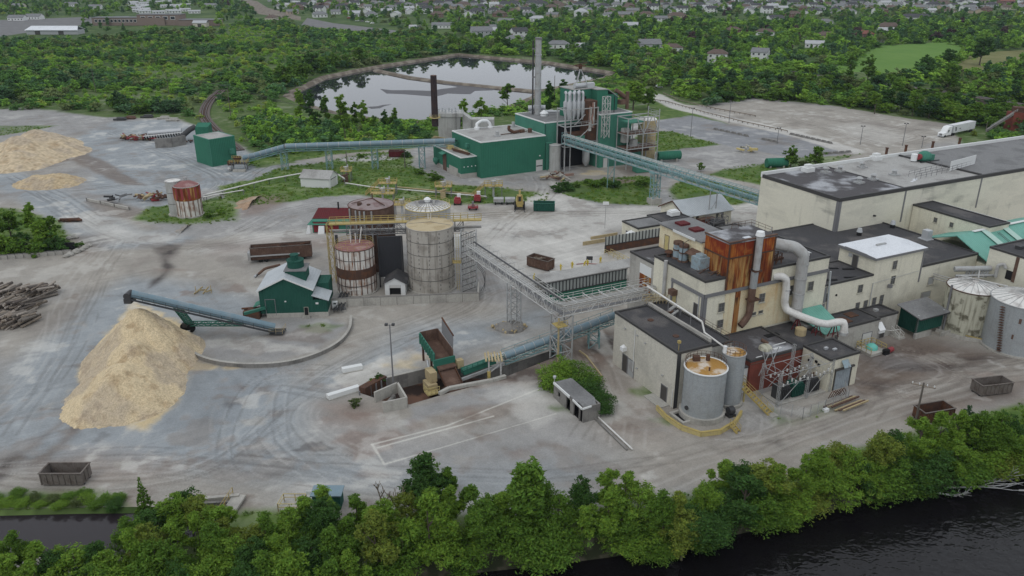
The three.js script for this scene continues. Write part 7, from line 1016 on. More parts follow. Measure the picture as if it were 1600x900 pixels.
{// substation
const o=thing('substation','open steel lattice substation with pale insulators and green transformers','substation',[82.3,0,-77],FM),f=[],ins=[],w=[];const X=[82.6,88.4,93.2],Z=[-77,-80.6];for (const x of X) for (const z of Z) {f.push(...lattice([x,0,z],[x,x === 88.4 ? 7.6 :5.6,z],0.17,0.17,7,0.035,0.022));} for (const y of [3.4,5.2]) {for (const z of Z) f.push(sq([82.6,y,z],[93.2,y,z],0.07));for (const x of X) f.push(sq([x,y,Z[0]],[x,y,Z[1]],0.06));for (let i=0;i < 4;i++) f.push(sq([83.8+i*2.6,y,Z[0]],[83.8+i*2.6,y,Z[1]],0.045));} for (const z of Z) {f.push(sq([82.6,0,z],[88.4,5,z],0.07),sq([88.4,0,z],[93.2,5,z],0.07));} for (const [x,z] of [[84.6,-81.6],[86.2,-81.6]]) f.push(sq([x,3,z],[x-1.6,7.2,z],0.1),sq([x-1.8,3,z],[x,7.2,z],0.1));
P(o,'lattice_frame',M.galvDull,f);for (let i=0;i < 26;i++) {const x=83+(i % 13)*0.82,z=i < 13 ? -76.7 :-79.4,y=3.45+(i % 3)*0.25;ins.push(lathe(x,y,z,[[0.04,0],[0.16,0.1],[0.05,0.15],[0.16,0.28],[0.05,0.33],[0.15,0.46],[0,0.5]],8));w.push(bar([x,y,z],[x+0.3,y-1.2,z-0.8],0.025,4));} P(o,'insulator',std([0.6,0.6,0.58],{roughness:0.3}),ins);P(o,'cable',M.steelDark,w);
const tr=(x,z,m)=>{const q=P(o,'transformer',m,[B(x-1,x+1,0.2,2.4,z-0.8,z+0.8)]);P(q,'radiator',m,[...Array(6)].map((_,i)=>B(x-0.9+i*0.34,x-0.78+i*0.34,0.5,2.2,z+0.8,z+1.2)));P(q,'bushing',M.rustBrown,[-0.6,0,0.6].map((d)=>C(x+d,z,2.4,3.1,0.12,8)));};tr(87.4,-78.6,M.greenDark);tr(84.8,-78.8,M.steelDark);tr(90.6,-78.6,M.steelDark);P(o,'pad',M.concrete,B(83,92.6,0,0.2,-80.8,-77));
const q=thing('chain_link_fence','weathered chain link fence with thin posts in front of the substation','fence',[80.6,0,-73.6],FM),pts=[[81.6,-75.2],[83.4,-72.6],[88,-72.8],[93.4,-73.4],[95,-75.6]],fp=[],wires=[];for (let i=0;i < pts.length-1;i++) {const [a,b]=[pts[i],pts[i+1]],n=Math.ceil(Math.hypot(b[0]-a[0],b[1]-a[1]) / 2.2);for (let j=0;j <= n;j++) fp.push(bar([mix(a[0],b[0],j / n),0,mix(a[1],b[1],j / n)],[mix(a[0],b[0],j / n),2.1,mix(a[1],b[1],j / n)],0.045));for (let k=0;k < 9;k++) wires.push(bar([a[0],0.2+k*0.22,a[1]],[b[0],0.2+k*0.22,b[1]],0.012,3));const L=Math.hypot(b[0]-a[0],b[1]-a[1]),m=Math.floor(L / 0.4);for (let j=0;j < m;j++) wires.push(bar([mix(a[0],b[0],j / m),0.1,mix(a[1],b[1],j / m)],[mix(a[0],b[0],Math.min(1,(j+3) / m)),2,mix(a[1],b[1],Math.min(1,(j+3) / m))],0.012,3));} P(q,'post',M.galvDull,fp);P(q,'mesh',M.galvDull,wires);
const t=FM.y(1322,636),b=thing('beam_stack','stack of long brown and pale steel beams by the dirt road','beams',[t[0],0,t[1]],FM),br=[],pl=[];for (let i=0;i < 6;i++) (i % 2 ? pl :br).push(sq([t[0]-3.4+i*0.25,0.25+(i % 3)*0.2,t[1]-1.2+i*0.5],[t[0]+3+i*0.1,0.3+(i % 3)*0.2,t[1]-1.6+i*0.5],0.22));P(b,'beam',M.rustBrown,br);P(b,'beam',M.timber,pl);P(b,'coil',M.rustDark,[...Array(5)].map((_,i)=>tube([[t[0]-1+i*0.5,0.4,t[1]-2.6],[t[0]+i*0.6,1.3,t[1]-2.8],[t[0]+1.2+i*0.3,0.5,t[1]-2.2]],0.07,10,5)));const c=FM.y(1290,643);P(b,'end_box',M.white,B(c[0]-0.4,c[0]+0.4,0,0.5,c[1]-0.3,c[1]+0.3));
}
{// railed pump island by the sheds
const [x,z]=FM.y(1362,550),o=thing('pump_skid','turquoise covered pump on a yellow railed slab in the dirt yard','pump',[x,0,z],FM);P(o,'slab',M.concrete,B(x-1.8,x+1.8,0,0.5,z-1.8,z+1.4));P(o,'cover',std([0.12,0.45,0.38],{roughness:0.5}),[lathe(x+0.2,0.5,z-0.3,[[1,0],[0.95,0.5],[0.5,0.85],[0,0.95]],14)]);P(o,'railing',M.yellow,[...rail([[x-1.8,0.5,z+1.3],[x-1.8,0.5,z-1.8],[x+1.8,0.5,z-1.8],[x+1.8,0.5,z+1.3]],1.1,0.9,0.06)]);
const p=thing('red_drum','red drum beside the turquoise pump','drum',[x+2.4,0,z+1.6],FM);P(p,'drum',M.redPaint,[bar([x+2,0.5,z+1.6],[x+3.2,0.5,z+1.4],0.45,14)]);P(p,'stand',M.black,[B(x+0.9,x+2,0,0.9,z+1.3,z+2)]);
const r=FM.y(1333,540),q=thing('hose_reel','dark red valve wheel against the grey utility shed','valve',[r[0],0,r[1]],FM);P(q,'wheel',M.maroon,bar([r[0],0.8,r[1]-0.2],[r[0],0.8,r[1]+0.2],0.6,14));P(q,'base',M.steelDark,B(r[0]-0.6,r[0]+0.6,0,0.4,r[1]-0.4,r[1]+0.4));
const k=wpx([[1462,518],[1500,530],[1538,536]]),kk=thing('tank_kerb','pale kerb with yellow end along the mossy tank','kerb',[k[0][0],0,k[0][1]]);P(kk,'kerb',M.concrete,[sq([k[0][0],0.3,k[0][1]],[k[1][0],0.3,k[1][1]],0.35,0.6),sq([k[1][0],0.3,k[1][1]],[k[2][0],0.3,k[2][1]],0.35,0.6)]);P(kk,'end',M.yellow,sq([k[1][0]+1,0.64,k[1][1]-0.2],[k[2][0],0.64,k[2][1]],0.3,0.1));
}
// wellhead platforms, pipelines
function well(px,py,h,w,label,stairDir,extra) {
const [x,z]=W.y(px,py),o=thing('pipe_platform',label,'platform',[x,0,z]);P(o,'deck',M.yellow,B(x-w,x+w,h-0.15,h,z-2.2,z));P(o,'railing',M.yellow,rail([[x-w,h,z],[x+w,h,z],[x+w,h,z-2.2],[x-w,h,z-2.2],[x-w,h,z]],1.1,1.1,0.06));P(o,'leg',M.steelGrey,[[-1,0],[1,0],[-1,-2.2],[1,-2.2]].map(([a,b])=>sq([x+a*(w-0.2),0,z+b],[x+a*(w-0.2),h-0.15,z+b],0.2)));
if (stairDir) P(o,'stair',M.yellow,stairs([x+stairDir*(w+h*1.1),0,z-1],[x+stairDir*w,h,z-1],0.9,9).flat());P(o,'valve',M.galv,[C(x,z-1.1,h,h+1.3,0.4,10),C(x+0.5,z-1.4,h,h+1.8,0.2,8),bar([x-0.7,h+1.2,z-1],[x+0.7,h+1.3,z-1],0.16,8),C(x,z-1.1,0,h,0.3,8)]);if (extra) P(o,'gear',extra,[B(x-0.8,x+0.6,0,1.8,z-0.6,z+0.6),bar([x-1.2,1.8,z],[x+0.9,2.4,z-0.4],0.3,8)]);return o;
}
well(606,306,3.6,2.6,'yellow railed pipe platform with stair in the grass behind the mauve tank',-1);well(693,309,3.2,2.4,'timber brown pipe platform behind the white ribbed tank',0,M.timber);well(771,309,3.4,2.6,'yellow pipe platform with stair on its left and a leaning white pipe',-1);well(541,284,3.2,1.6,'narrow yellow pipe frame by the small white garage',0,M.rustBrown);well(598,325,4,3.2,'tall pale yellow railed pipe frame just behind the mauve tank',0,M.steelGrey);well(628,340,3.4,2,'yellow stair frame right of the mauve tank',1);
function pipeline(name,label,px,y,r,m,step=6) {const p=px.map(([a,b])=>{const q=W.y(a,b,y);return [q[0],y,q[1]];}),o=thing(name,label,'pipeline',[p[0][0],0,p[0][2]]);P(o,'pipe',m,p.slice(0,-1).map((a,i)=>bar(a,p[i+1],r,8)));const s=[];for (let i=0;i < p.length-1;i++) {const n=Math.max(1,Math.round(Math.hypot(p[i+1][0]-p[i][0],p[i+1][2]-p[i][2]) / step));for (let j=0;j <= n;j++) {const x=mix(p[i][0],p[i+1][0],j / n),z=mix(p[i][2],p[i+1][2],j / n);s.push(sq([x,0,z],[x,y-r,z],0.16),B(x-0.5,x+0.5,y-r-0.12,y-r,z-0.1,z+0.1));}} P(o,'support',M.steelGrey,s);return o;}
pipeline('pipeline','long white pipeline on posts from the red rusted tank to the small white garage',[[322,304],[372,292],[420,280],[470,271],[526,271],[538,279]],1.6,0.22,M.pipeWhite);pipeline('pipeline','second white pipe running just below the long pipeline at the red rusted tank',[[318,308],[345,303],[380,297]],1.4,0.18,M.pipeWhite);pipeline('pipeline','low white pipeline across the grass behind the tank group',[[540,286],[580,292],[640,297],[700,302],[760,307]],0.9,0.18,M.pipeWhite);pipeline('pipeline','rusty pipe pair along the grass behind the platforms',[[620,292],[680,298],[740,303]],0.7,0.22,M.timber);
// red machines, loader
function smallMachine(px,py,label,kind) {const [x,z]=W.y(px,py),o=thing('lift_machine',label,'machine',[x,0,z]);const red=M.redPaint;if (kind === 0) {P(o,'body',red,[B(x-1,x+0.9,0.5,1.7,z-2.2,z),B(x-0.7,x+0.7,1.7,2.1,z-1.9,z-0.6)]);P(o,'cab',M.whiteTrim,[B(x-0.2,x+0.8,1.7,2.9,z-2,z-1)]);} else {P(o,'deck',red,[B(x-1.4,x+1.4,0.5,0.9,z-1.6,z)]);P(o,'mast',M.steelGrey,[B(x-0.3,x+0.3,0.9,2.4,z-1,z-0.5)]);P(o,'handle',red,rail([[x-1.3,0.9,z],[x+1.3,0.9,z]],0.7,0.8,0.06));} P(o,'wheel',M.tyre,[-0.9,0.9].flatMap((a)=>[-0.3,-1.4].map((b)=>bar([x+a-0.15,0.42,z+b],[x+a+0.15,0.42,z+b],0.42,12))));return o;}
smallMachine(715,321,'red boxy machine parked left of the three red machines',0);smallMachine(746,317,'red boxy machine parked behind the low red lift',0);smallMachine(739,329,'low red scissor lift in front of the red machines',1);
for (const [px,label] of [[779,'grey trailer left of the yellow loader'],[797,'second grey trailer touching the yellow loader side']]) {const [x,z]=W.y(px,320),o=thing('flat_trailer',label,'trailer',[x,0,z]);P(o,'bed',M.galvDull,B(x-1.4,x+1.4,0.7,1.6,z-2.4,z));P(o,'wheel',M.tyre,[-1,1].map((a)=>bar([x+a*0.9-0.15,0.4,z-0.2],[x+a*0.9+0.15,0.4,z-0.2],0.42,12)));}
{
const [x,z]=W.y(812,330),o=thing('loader','yellow wheel loader with raised cab beside the dark green bin','loader',[x,0,z]);P(o,'body',M.yellow,[B(x-1,x+1,0.9,2.3,z-4.6,z-1),slab([[x-0.9,2.9,z-4.4],[x+0.9,2.9,z-4.4],[x+0.9,2.3,z-3],[x-0.9,2.3,z-3]],0.6)]);P(o,'cab',M.yellow,[B(x-0.75,x+0.75,3.6,3.8,z-3,z-1.4),...[[-0.7,-3],[0.6,-3],[-0.7,-1.5],[0.6,-1.5]].map(([a,b])=>B(x+a,x+a+0.1,2.3,3.6,z+b,z+b+0.1))]);P(o,'cab_glass',M.glass,[B(x-0.66,x+0.66,2.3,3.58,z-2.9,z-1.45)]);P(o,'boom',M.yellow,[sq([x-0.5,2.2,z-1.6],[x-0.5,4.4,z-0.6],0.3),sq([x+0.5,2.2,z-1.6],[x+0.5,4.4,z-0.6],0.3),sq([x,4.3,z-0.8],[x,5.6,z-1.2],0.5)]);P(o,'fork',M.steelDark,[sq([x-1,0.7,z+0.2],[x+1,0.7,z+0.2],0.2),sq([x-0.9,0.7,z+0.2],[x-1.4,0.1,z+1],0.15),sq([x+0.9,0.7,z+0.2],[x+1.4,0.1,z+1],0.15)]);for (const [a,b] of [[-1.15,-1.4],[1.15,-1.4],[-1.15,-3.9],[1.15,-3.9]]) P(o,'wheel',M.tyre,[bar([x+a-0.3,0.85,z+b],[x+a+0.3,0.85,z+b],0.85,18)]);
}
{// white semi-trailer truck; its nose points down the lot towards the left
const a=[165.2,-307],b=[184.6,-320.6],ang=Math.atan2(-(b[1]-a[1]),b[0]-a[0])*180 / Math.PI,F=new Frame(ang),l=F.local(...a),x=l[0],z=l[1],o=thing('semi_truck','white semi truck with long white trailer at the far corner of the gravel lot','truck',[x,0,z],F),s=new THREE.Shape([[0.2,0.7],[0.22,1.5],[0.45,1.68],[1.95,1.8],[2.45,2.75],[2.6,3.0],[3.2,3.55],[3.5,3.75],[5.5,3.85],[5.5,0.7]].map(([p,q])=>new THREE.Vector2(x+p,q)));
const g=new THREE.ExtrudeGeometry(s,{depth:2.2,bevelEnabled:true,bevelSize:0.12,bevelThickness:0.12,bevelSegments:2});g.translate(0,0,z-2.3);P(o,'cab',M.white,g);P(o,'windscreen',M.glass,[slab([[x+1.9,1.88,z-2.15],[x+2.36,2.8,z-2.05],[x+2.36,2.8,z-0.25],[x+1.9,1.88,z-0.15]],0.1)]);P(o,'side_window',M.glass,[B(x+2.9,x+3.8,2,2.7,z+0.02,z+0.05)]);P(o,'grille',M.steelGrey,[B(x+0.02,x+0.12,0.8,1.5,z-1.7,z-0.6)]);for (const d of [-2.2,-0.3]) P(o,'headlight',M.galv,[B(x+0.1,x+0.3,1,1.3,z+d,z+d+0.35)]);P(o,'bumper',M.galv,B(x-0.05,x+0.2,0.4,0.75,z-2.4,z+0.1));P(o,'mirror',M.steelDark,[B(x+2.4,x+2.6,1.9,2.7,z+0.3,z+0.5)]);P(o,'chassis',M.steelDark,B(x+0.5,x+8.4,0.6,0.95,z-1.7,z-0.6));P(o,'trailer_body',M.trailer,B(x+6.6,x+23,1.2,4.05,z-2.45,z+0.1));P(o,'trailer_trim',M.galv,[B(x+6.6,x+23,1.1,1.2,z-2.45,z+0.12),B(x+6.58,x+6.7,1.2,4.05,z-2.46,z+0.12),B(x+22.9,x+23.05,1.2,4.05,z-2.46,z+0.12)]);P(o,'trailer_mark',M.steelDark,[slab([[x+7.6,3.5,z+0.12],[x+8.6,3.2,z+0.12],[x+9,1.8,z+0.12],[x+8.2,1.7,z+0.12]],0.02),B(x+11,x+11.8,2.2,2.6,z+0.1,z+0.12)]);for (const d of [1.2,6.6,7.8,20,21.3]) for (const e of [-2.2,-0.1]) P(o,'wheel',M.tyre,[bar([x+d,0.52,z+e-0.14],[x+d,0.52,z+e+0.14],0.52,16)]);
}
// poles
function lampPole(px,py,top,label,group,heads=2) {const [x,z]=W.y(px,py),D=W.z(px,top,z)[1],o=thing('lamp_post',label,'lamp post',[x,0,z],W,group);P(o,'pole',M.steelGrey,[C(x,z,0,D,0.14,8,0.09)]);const h=[];for (let i=0;i < heads;i++) {const s=i % 2 ? 1 :-1;h.push(B(x+s*0.3,x+s*0.75,D-0.15,D+0.15,z-0.25,z+0.25));} P(o,'lamp_head',M.steelDark,h);P(o,'arm',M.steelGrey,[bar([x-0.6,D-0.1,z],[x+0.6,D-0.1,z],0.05)]);return o;}
lampPole(615,606,507,'tall grey lamp post with cluster of floodlights in front of the pit',null,2);
for (const [px,py,t,l] of [[1079,213,169,'lamp post on the grass of the far car park'],[1139,192,159,'lamp post at the grass tip of the far road'],[1214,225,200,'lamp post between the concrete barriers of the car park'],[1344,226,197,'double headed lamp post in front of the gravel lot'],[1410,228,193,'thin post on the gravel lot right of the double lamp'],[1440,231,213,'short post at the edge of the gravel lot']]) lampPole(px,py,t,l,null,2);
function utilityPole(px,py,top,label,cross=true,deg=0) {const F=new Frame(deg),w=W.y(px,py),D=W.z(px,top,w[1])[1],[x,z]=F.local(...w),o=thing('utility_pole',label,'utility pole',[x,0,z],F);P(o,'pole',M.pole,[C(x,z,0,D,0.17,8,0.12)]);if (cross) {P(o,'crossarm',M.wood,[sq([x-1.6,D-0.5,z],[x+1.6,D-0.5,z],0.16)]);P(o,'insulator',M.whiteTrim,[-1.4,-0.5,0.5,1.4].map((d)=>C(x+d,z,D-0.42,D-0.15,0.08,6)));} return o;}
utilityPole(1430,661,598,'leaning utility pole with crossarm beside the riverside dirt road',true,-28);for (const [px,py,t,l] of [[265,152,112,'pale pole in the scrub left of the curved track'],[361,184,137,'pale pole in the scrub right of the curved track'],[540,222,200,'pole at the pond shore behind the tube conveyor'],[1011,122,82,'tall pole in front of the houses beyond the pond'],[994,80,63,'short pole beside the pale roof beyond the pond'],[1147,90,72,'pole among the houses at the back right'],[1540,205,190,'leaning pole at the rail bridge'],[543,268,236,'thin pole under the long tube conveyor'],[633,262,233,'thin pole where the loop road meets the grass'],[866,165,118,'thin dark pole on the pond shore beside the silver chimney'],[150,145,105,'thin pole in the scrub at the far left']]) utilityPole(px,py,t,l,l.includes('tall') || l.includes('short'));
{const a=W.y(945,357),o=thing('sign_board','blank white sign board on a thin post in the pale yard','sign',[a[0],0,a[1]]);P(o,'post',M.galvDull,bar([a[0],0,a[1]],[a[0],6.6,a[1]],0.07));P(o,'board',M.white,B(a[0]-0.75,a[0]+0.75,6.2,7,a[1],a[1]+0.08));}
{// wires over the scrub
const P0=W.y(361,184),P1=W.y(540,222),P2=W.y(265,152),o=thing('power_line','thin power lines strung over the scrub beside the pond','power line',[P0[0],0,P0[1]]),g=[];for (const d of [-1,0,1]) {g.push(tube([[P0[0]+d,13.5,P0[1]],[(P0[0]+P1[0]) / 2+d,11,(P0[1]+P1[1]) / 2],[P1[0]+d,10,P1[1]]],0.035,14,4),tube([[P2[0]+d,14,P2[1]],[(P0[0]+P2[0]) / 2+d,12,(P0[1]+P2[1]) / 2],[P0[0]+d,13.5,P0[1]]],0.035,14,4));} P(o,'wire',M.steelDark,g);
}
// concrete barriers and guard rails of the far car park
{
const g=merged([new THREE.CylinderGeometry(0.28,0.5,0.8,4).rotateY(Math.PI / 4).scale(4.2,1,0.9).translate(0,0.4,0)]);let f;const put=(a,b,n,label,group)=>{const A=W.y(...a),Bq=W.y(...b),r=Math.atan2(-(Bq[1]-A[1]),Bq[0]-A[0]);for (let i=0;i < n;i++) {const m=new THREE.Mesh(g,M.concreteDark);m.name=numbered('concrete_barrier');m.position.set(mix(A[0],Bq[0],(i+0.5) / n),0,mix(A[1],Bq[1],(i+0.5) / n));m.rotation.y=r;m.castShadow=true;scene.add(m);tag(m,label,'barrier',group);}};
put([1114,202],[1170,214],6,'concrete barrier in the left row across the car park','left barrier row');put([1190,218],[1215,223],3,'concrete barrier in the short middle row of the car park','middle barrier row');put([1234,210],[1300,225],8,'concrete barrier in the row right of the short middle row','right barrier row');put([1270,243],[1330,238],6,'concrete barrier behind the shrubs at the warehouse corner','corner barrier row');
const gr=(px,label)=>{const p=wpx(px),o=thing('guard_rail',label,'guard rail',[p[0][0],0,p[0][1]]);P(o,'rail',M.wood,p.slice(0,-1).map((q,i)=>sq([q[0],0.7,q[1]],[p[i+1][0],0.7,p[i+1][1]],0.12,0.35)));const s=[];for (let i=0;i < p.length-1;i++) {const n=Math.round(Math.hypot(p[i+1][0]-p[i][0],p[i+1][1]-p[i][1]) / 3);for (let j=0;j <= n;j++) s.push(sq([mix(p[i][0],p[i+1][0],j / n),0,mix(p[i][1],p[i+1][1],j / n)],[mix(p[i][0],p[i+1][0],j / n),0.8,mix(p[i][1],p[i+1][1],j / n)],0.2));} P(o,'post',M.pole,s);};
gr([[1000,155],[1040,160],[1100,177],[1160,192],[1230,207]],'guard rail on the near side of the curving far road');gr([[1036,147],[1060,158],[1110,170],[1180,183]],'guard rail on the far side of the curving far road');
}
{// small bridge over the canal end, with yellow rails
const a=W.y(335,782),b=W.y(382,808),o=thing('canal_footbridge','small pale footbridge with yellow rails among the trees at the lower left','footbridge',[a[0],0,a[1]]),c=W.y(376,779);P(o,'deck',M.concrete,[sq([c[0],0.5,c[1]],[c[0]-0.6,0.3,c[1]+4.4],1.6,0.3),sq([a[0]-2,0.3,a[1]+0.4],[c[0],0.5,c[1]+0.2],0.5,0.6)]);P(o,'railing',M.yellow,rail([[c[0]-0.85,0.6,c[1]],[c[0]-1.4,0.4,c[1]+4.4]],1.1,1.2,0.05));P(o,'wall',M.concreteDark,[sq([a[0]-3,-0.4,a[1]+1.2],[c[0]-1,-0.4,c[1]+1],0.4,1.6)]);
const d=W.y(458,799),e=thing('yellow_gate_frame','yellow tube gate frame at the tree line below the yard','railing',[d[0],0,d[1]]);P(e,'rail',M.yellowPale,[...rail([[d[0]-1.6,0,d[1]-2],[d[0]+1.2,0,d[1]-2]],1.1,1.4,0.06),...rail([[d[0]-1.8,0,d[1]],[d[0]+1,0,d[1]]],1.1,1.4,0.06),...rail([[d[0]-1.6,0,d[1]-2],[d[0]-1.8,0,d[1]]],1.1,1.4,0.06),...rail([[d[0]+1.2,0,d[1]-2],[d[0]+1,0,d[1]]],1.1,1.4,0.06)]);P(e,'slab',M.concrete,B(d[0]-1.5,d[0]+0.9,0.01,0.15,d[1]-1.8,d[1]));
const f=W.y(512,790),h=thing('pump_shelter','small dark teal box with pale lid half hidden by the trees','shed',[f[0],0,f[1]]);P(h,'body',M.greenDark,B(f[0]-1.6,f[0]+1.8,0,2,f[1]-1,f[1]+0.8));P(h,'lid',M.tubeBlue,B(f[0]-1.8,f[0]+2,2,2.15,f[1]-1.2,f[1]+1));P(h,'sign',M.white,B(f[0]-2.4,f[0]-1.7,1.9,2.4,f[1]+0.3,f[1]+0.36));
}
// railway beyond: curved track at the left, embankment and bridge at the right
{
const trk=(name,label,px,y,w)=>{const p=new THREE.CatmullRomCurve3(wpx(px).map(([x,z])=>V(x,y,z))).getPoints(40),o=thing(name,label,'railway track',[p[0].x,0,p[0].z]),bd=[],r=[],t=[];for (let i=0;i < 40;i++) {const a=p[i],b=p[i+1];bd.push(sq([a.x,y*0.5+0.05,a.z],[b.x,y*0.5+0.05,b.z],w,y+0.25));const d=b.clone().sub(a),s=V(-d.z,0,d.x).normalize();for (const k of [-0.72,0.72]) r.push(sq([a.x+s.x*k,y+0.3,a.z+s.z*k],[b.x+s.x*k,y+0.3,b.z+s.z*k],0.14,0.18));const n=Math.max(1,Math.round(d.length() / 1.2));for (let j=0;j < n;j++) {const c=a.clone().lerp(b,j / n);t.push(sq([c.x-s.x*1.3,y+0.2,c.z-s.z*1.3],[c.x+s.x*1.3,y+0.2,c.z+s.z*1.3],0.25,0.14));}} P(o,'ballast_bed',MG.ballast,bd);P(o,'rail',M.steelGrey,r);P(o,'sleeper',M.rustDark,t);};
trk('railway_track','dark curved railway track cutting through the left scrub',[[346,142],[330,156],[321,170],[320,184],[330,198],[344,212],[372,236]],0.3,4.6);trk('railway_track','railway track on its bank behind the gravel lot at the right',[[1235,118],[1300,128],[1380,138],[1470,150],[1560,165],[1640,180]],2.2,6);
const a=W.y(1590,204),o=thing('rail_bridge','rusty brick rail bridge abutment with steel girder at the right edge','bridge',[a[0],0,a[1]]);P(o,'abutment',M.brickRed,B(a[0]-3,a[0]+7,0,7,a[1]-5,a[1]));P(o,'girder',M.rustDark,sq([a[0]-2,8,a[1]-3],[a[0]+26,8,a[1]+6],4,2));P(o,'wing_wall',M.concreteDark,slab([[a[0]-3,7,a[1]],[a[0]-14,1,a[1]+3],[a[0]-14,1,a[1]+2],[a[0]-3,7,a[1]-1]],1));P(o,'railing',M.galvDull,rail([[a[0]-13,1.5,a[1]+3],[a[0]-2,7.5,a[1]+0.3]],1.1,2,0.06));
}
// ---------------------------------------------------------------- workers in yellow
function worker(pose) {                                             // one smooth body from tapered limbs, feet on y = 0
const J={hip:[0,0.94,0],chest:[0.02,1.32,pose.lean*0.5],neck:[0.03,1.5,pose.lean*0.8]},bones=[[[0,0.95,0],[0,1.18,pose.lean*0.2],0.17,0.15],[[0,1.15,pose.lean*0.2],J.chest,0.155,0.18],[[-0.13,1.4,pose.lean*0.6],[0.16,1.4,pose.lean*0.6],0.1,0.1]];
for (const s of [-1,1]) {const k=[s*0.12,0.5,s*pose.step*0.5+0.03],f=[s*0.13,0.07,s*pose.step];bones.push([[s*0.1,0.92,0],k,0.11,0.075],[k,f,0.075,0.05],[f,[f[0],0.04,f[2]+0.16],0.05,0.045]);const sh=[s*0.2,1.42,pose.lean*0.6],e=[s*0.3,1.16,pose.lean*0.6+pose.arm[s > 0 ? 1 :0]*0.16],h=[s*0.26,1.0+pose.arm[s > 0 ? 1 :0]*0.16,pose.lean*0.6+0.06+pose.arm[s > 0 ? 1 :0]*0.36];bones.push([sh,e,0.062,0.05],[e,h,0.05,0.038]);}
const N=72,mc=new MarchingCubes(N,M.hiVis,false,false,60000),S=1.05;mc.isolation=0;const half=N / 2;
for (let z=0;z < N;z++) for (let y=0;y < N;y++) for (let x=0;x < N;x++) {const p=[(x-half) / half*S,(y-half) / half*S+0.9,(z-half) / half*S];let d=1e9;for (const [a,b,ra,rb] of bones) {const ab=[b[0]-a[0],b[1]-a[1],b[2]-a[2]],t=clamp(((p[0]-a[0])*ab[0]+(p[1]-a[1])*ab[1]+(p[2]-a[2])*ab[2]) / (ab[0] ** 2+ab[1] ** 2+ab[2] ** 2)),q=Math.hypot(p[0]-a[0]-ab[0]*t,p[1]-a[1]-ab[1]*t,p[2]-a[2]-ab[2]*t)-mix(ra,rb,t),k=0.05,hh=clamp(0.5+0.5*(d-q) / k);d=d > 1e8 ? q :mix(d,q,hh)-k*hh*(1-hh);} mc.field[x+y*N+z*N*N]=-d;}
mc.update();const g=new THREE.BufferGeometry(),c=mc.count;g.setAttribute('position',new THREE.BufferAttribute(mc.positionArray.slice(0,c*3),3));g.setAttribute('normal',new THREE.BufferAttribute(mc.normalArray.slice(0,c*3),3));g.scale(S,S,S);g.translate(0,0.9,0);
return {g,head:[J.neck[0],1.63,pose.lean*0.9+0.02],hands:bones.filter((_,i)=>i >= 3 && (i-3) % 5 === 4).map((b)=>b[1])};
}
{
const poses=[{lean:0.1,step:0.16,arm:[0.9,0.4]},{lean:0.04,step:0.05,arm:[0.2,0.1]},{lean:0.3,step:0.2,arm:[0.8,0.9]},{lean:0.02,step:0.1,arm:[1.2,0.2]}].map(worker);
const people=[[834,439,0,1.2,'person in yellow work clothes standing alone at the left end of the low shed roof'],[876,424,3,2.4,'person in yellow work clothes reaching at the near side of the rusty open bin'],[894,420,1,-0.4,'person in yellow work clothes right beside the rusty open bin'],[913,418,2,0.8,'person in yellow work clothes bending, left one of the close pair'],[918,417,0,-0.6,'person in yellow work clothes walking, right one of the close pair'],[938,412,1,0.4,'person in yellow work clothes farthest right behind the low shed']];
for (const [px,py,k,turn,label] of people) {const [x,z]=W.y(px,py),w=poses[k],o=thing('person',label,'person',[0,0,0]);o.position.set(x,0,z);o.rotation.y=turn;const body=new THREE.Mesh(w.g,M.hiVis);body.name='body';body.castShadow=true;o.add(body);const h=w.head;P(o,'head',M.skin,[lathe(h[0],h[1]-0.13,h[2],[[0.05,-0.05],[0.06,0.0],[0.085,0.07],[0.09,0.14],[0.075,0.2],[0,0.24]],14),new THREE.SphereGeometry(0.022,6,5).translate(h[0],h[1]-0.02,h[2]+0.09)]);P(o,'helmet',M.helmet,[lathe(h[0],h[1]-0.01,h[2],[[0.135,0],[0.115,0.02],[0.108,0.08],[0.07,0.14],[0,0.155]],16)]);for (const q of w.hands) {const f=[new THREE.SphereGeometry(0.04,8,6).scale(0.8,1.1,1).translate(q[0],q[1]-0.03,q[2]+0.02)];for (let i=0;i < 4;i++) f.push(bar([q[0]-0.024+i*0.016,q[1]-0.05,q[2]+0.03],[q[0]-0.026+i*0.017,q[1]-0.105+Math.abs(i-1.4)*0.01,q[2]+0.05],0.008,5));f.push(bar([q[0]+0.03,q[1]-0.03,q[2]+0.02],[q[0]+0.05,q[1]-0.07,q[2]+0.05],0.009,5));P(o,'hand',M.skin,f);}}
const [x,z]=W.y(921,411),t=thing('work_table','dark equipment stand between the workers in yellow','equipment',[x,0,z]);P(t,'stand',M.steelDark,[B(x-0.7,x+0.7,0.7,1.5,z-0.4,z),bar([x-0.5,0,z-0.2],[x-0.5,0.7,z-0.2],0.06),bar([x+0.5,0,z-0.2],[x+0.5,0.7,z-0.2],0.06)]);P(t,'hose',M.redPaint,tube([[x-3,0.1,z+1],[x-1,0.12,z+0.6],[x+2,0.1,z+0.9],[x+5,0.1,z+0.2]],0.08,20,5));
const [u,v]=W.y(866,427),p=thing('white_board','white sheet lying on the ground beside the rusty open bin','board',[u,0,v]);P(p,'sheet',M.white,slab([[u-0.9,0.2,v-0.5],[u+0.7,0.3,v-0.6],[u+0.9,0.25,v+0.5],[u-0.7,0.2,v+0.6]],0.06));
}
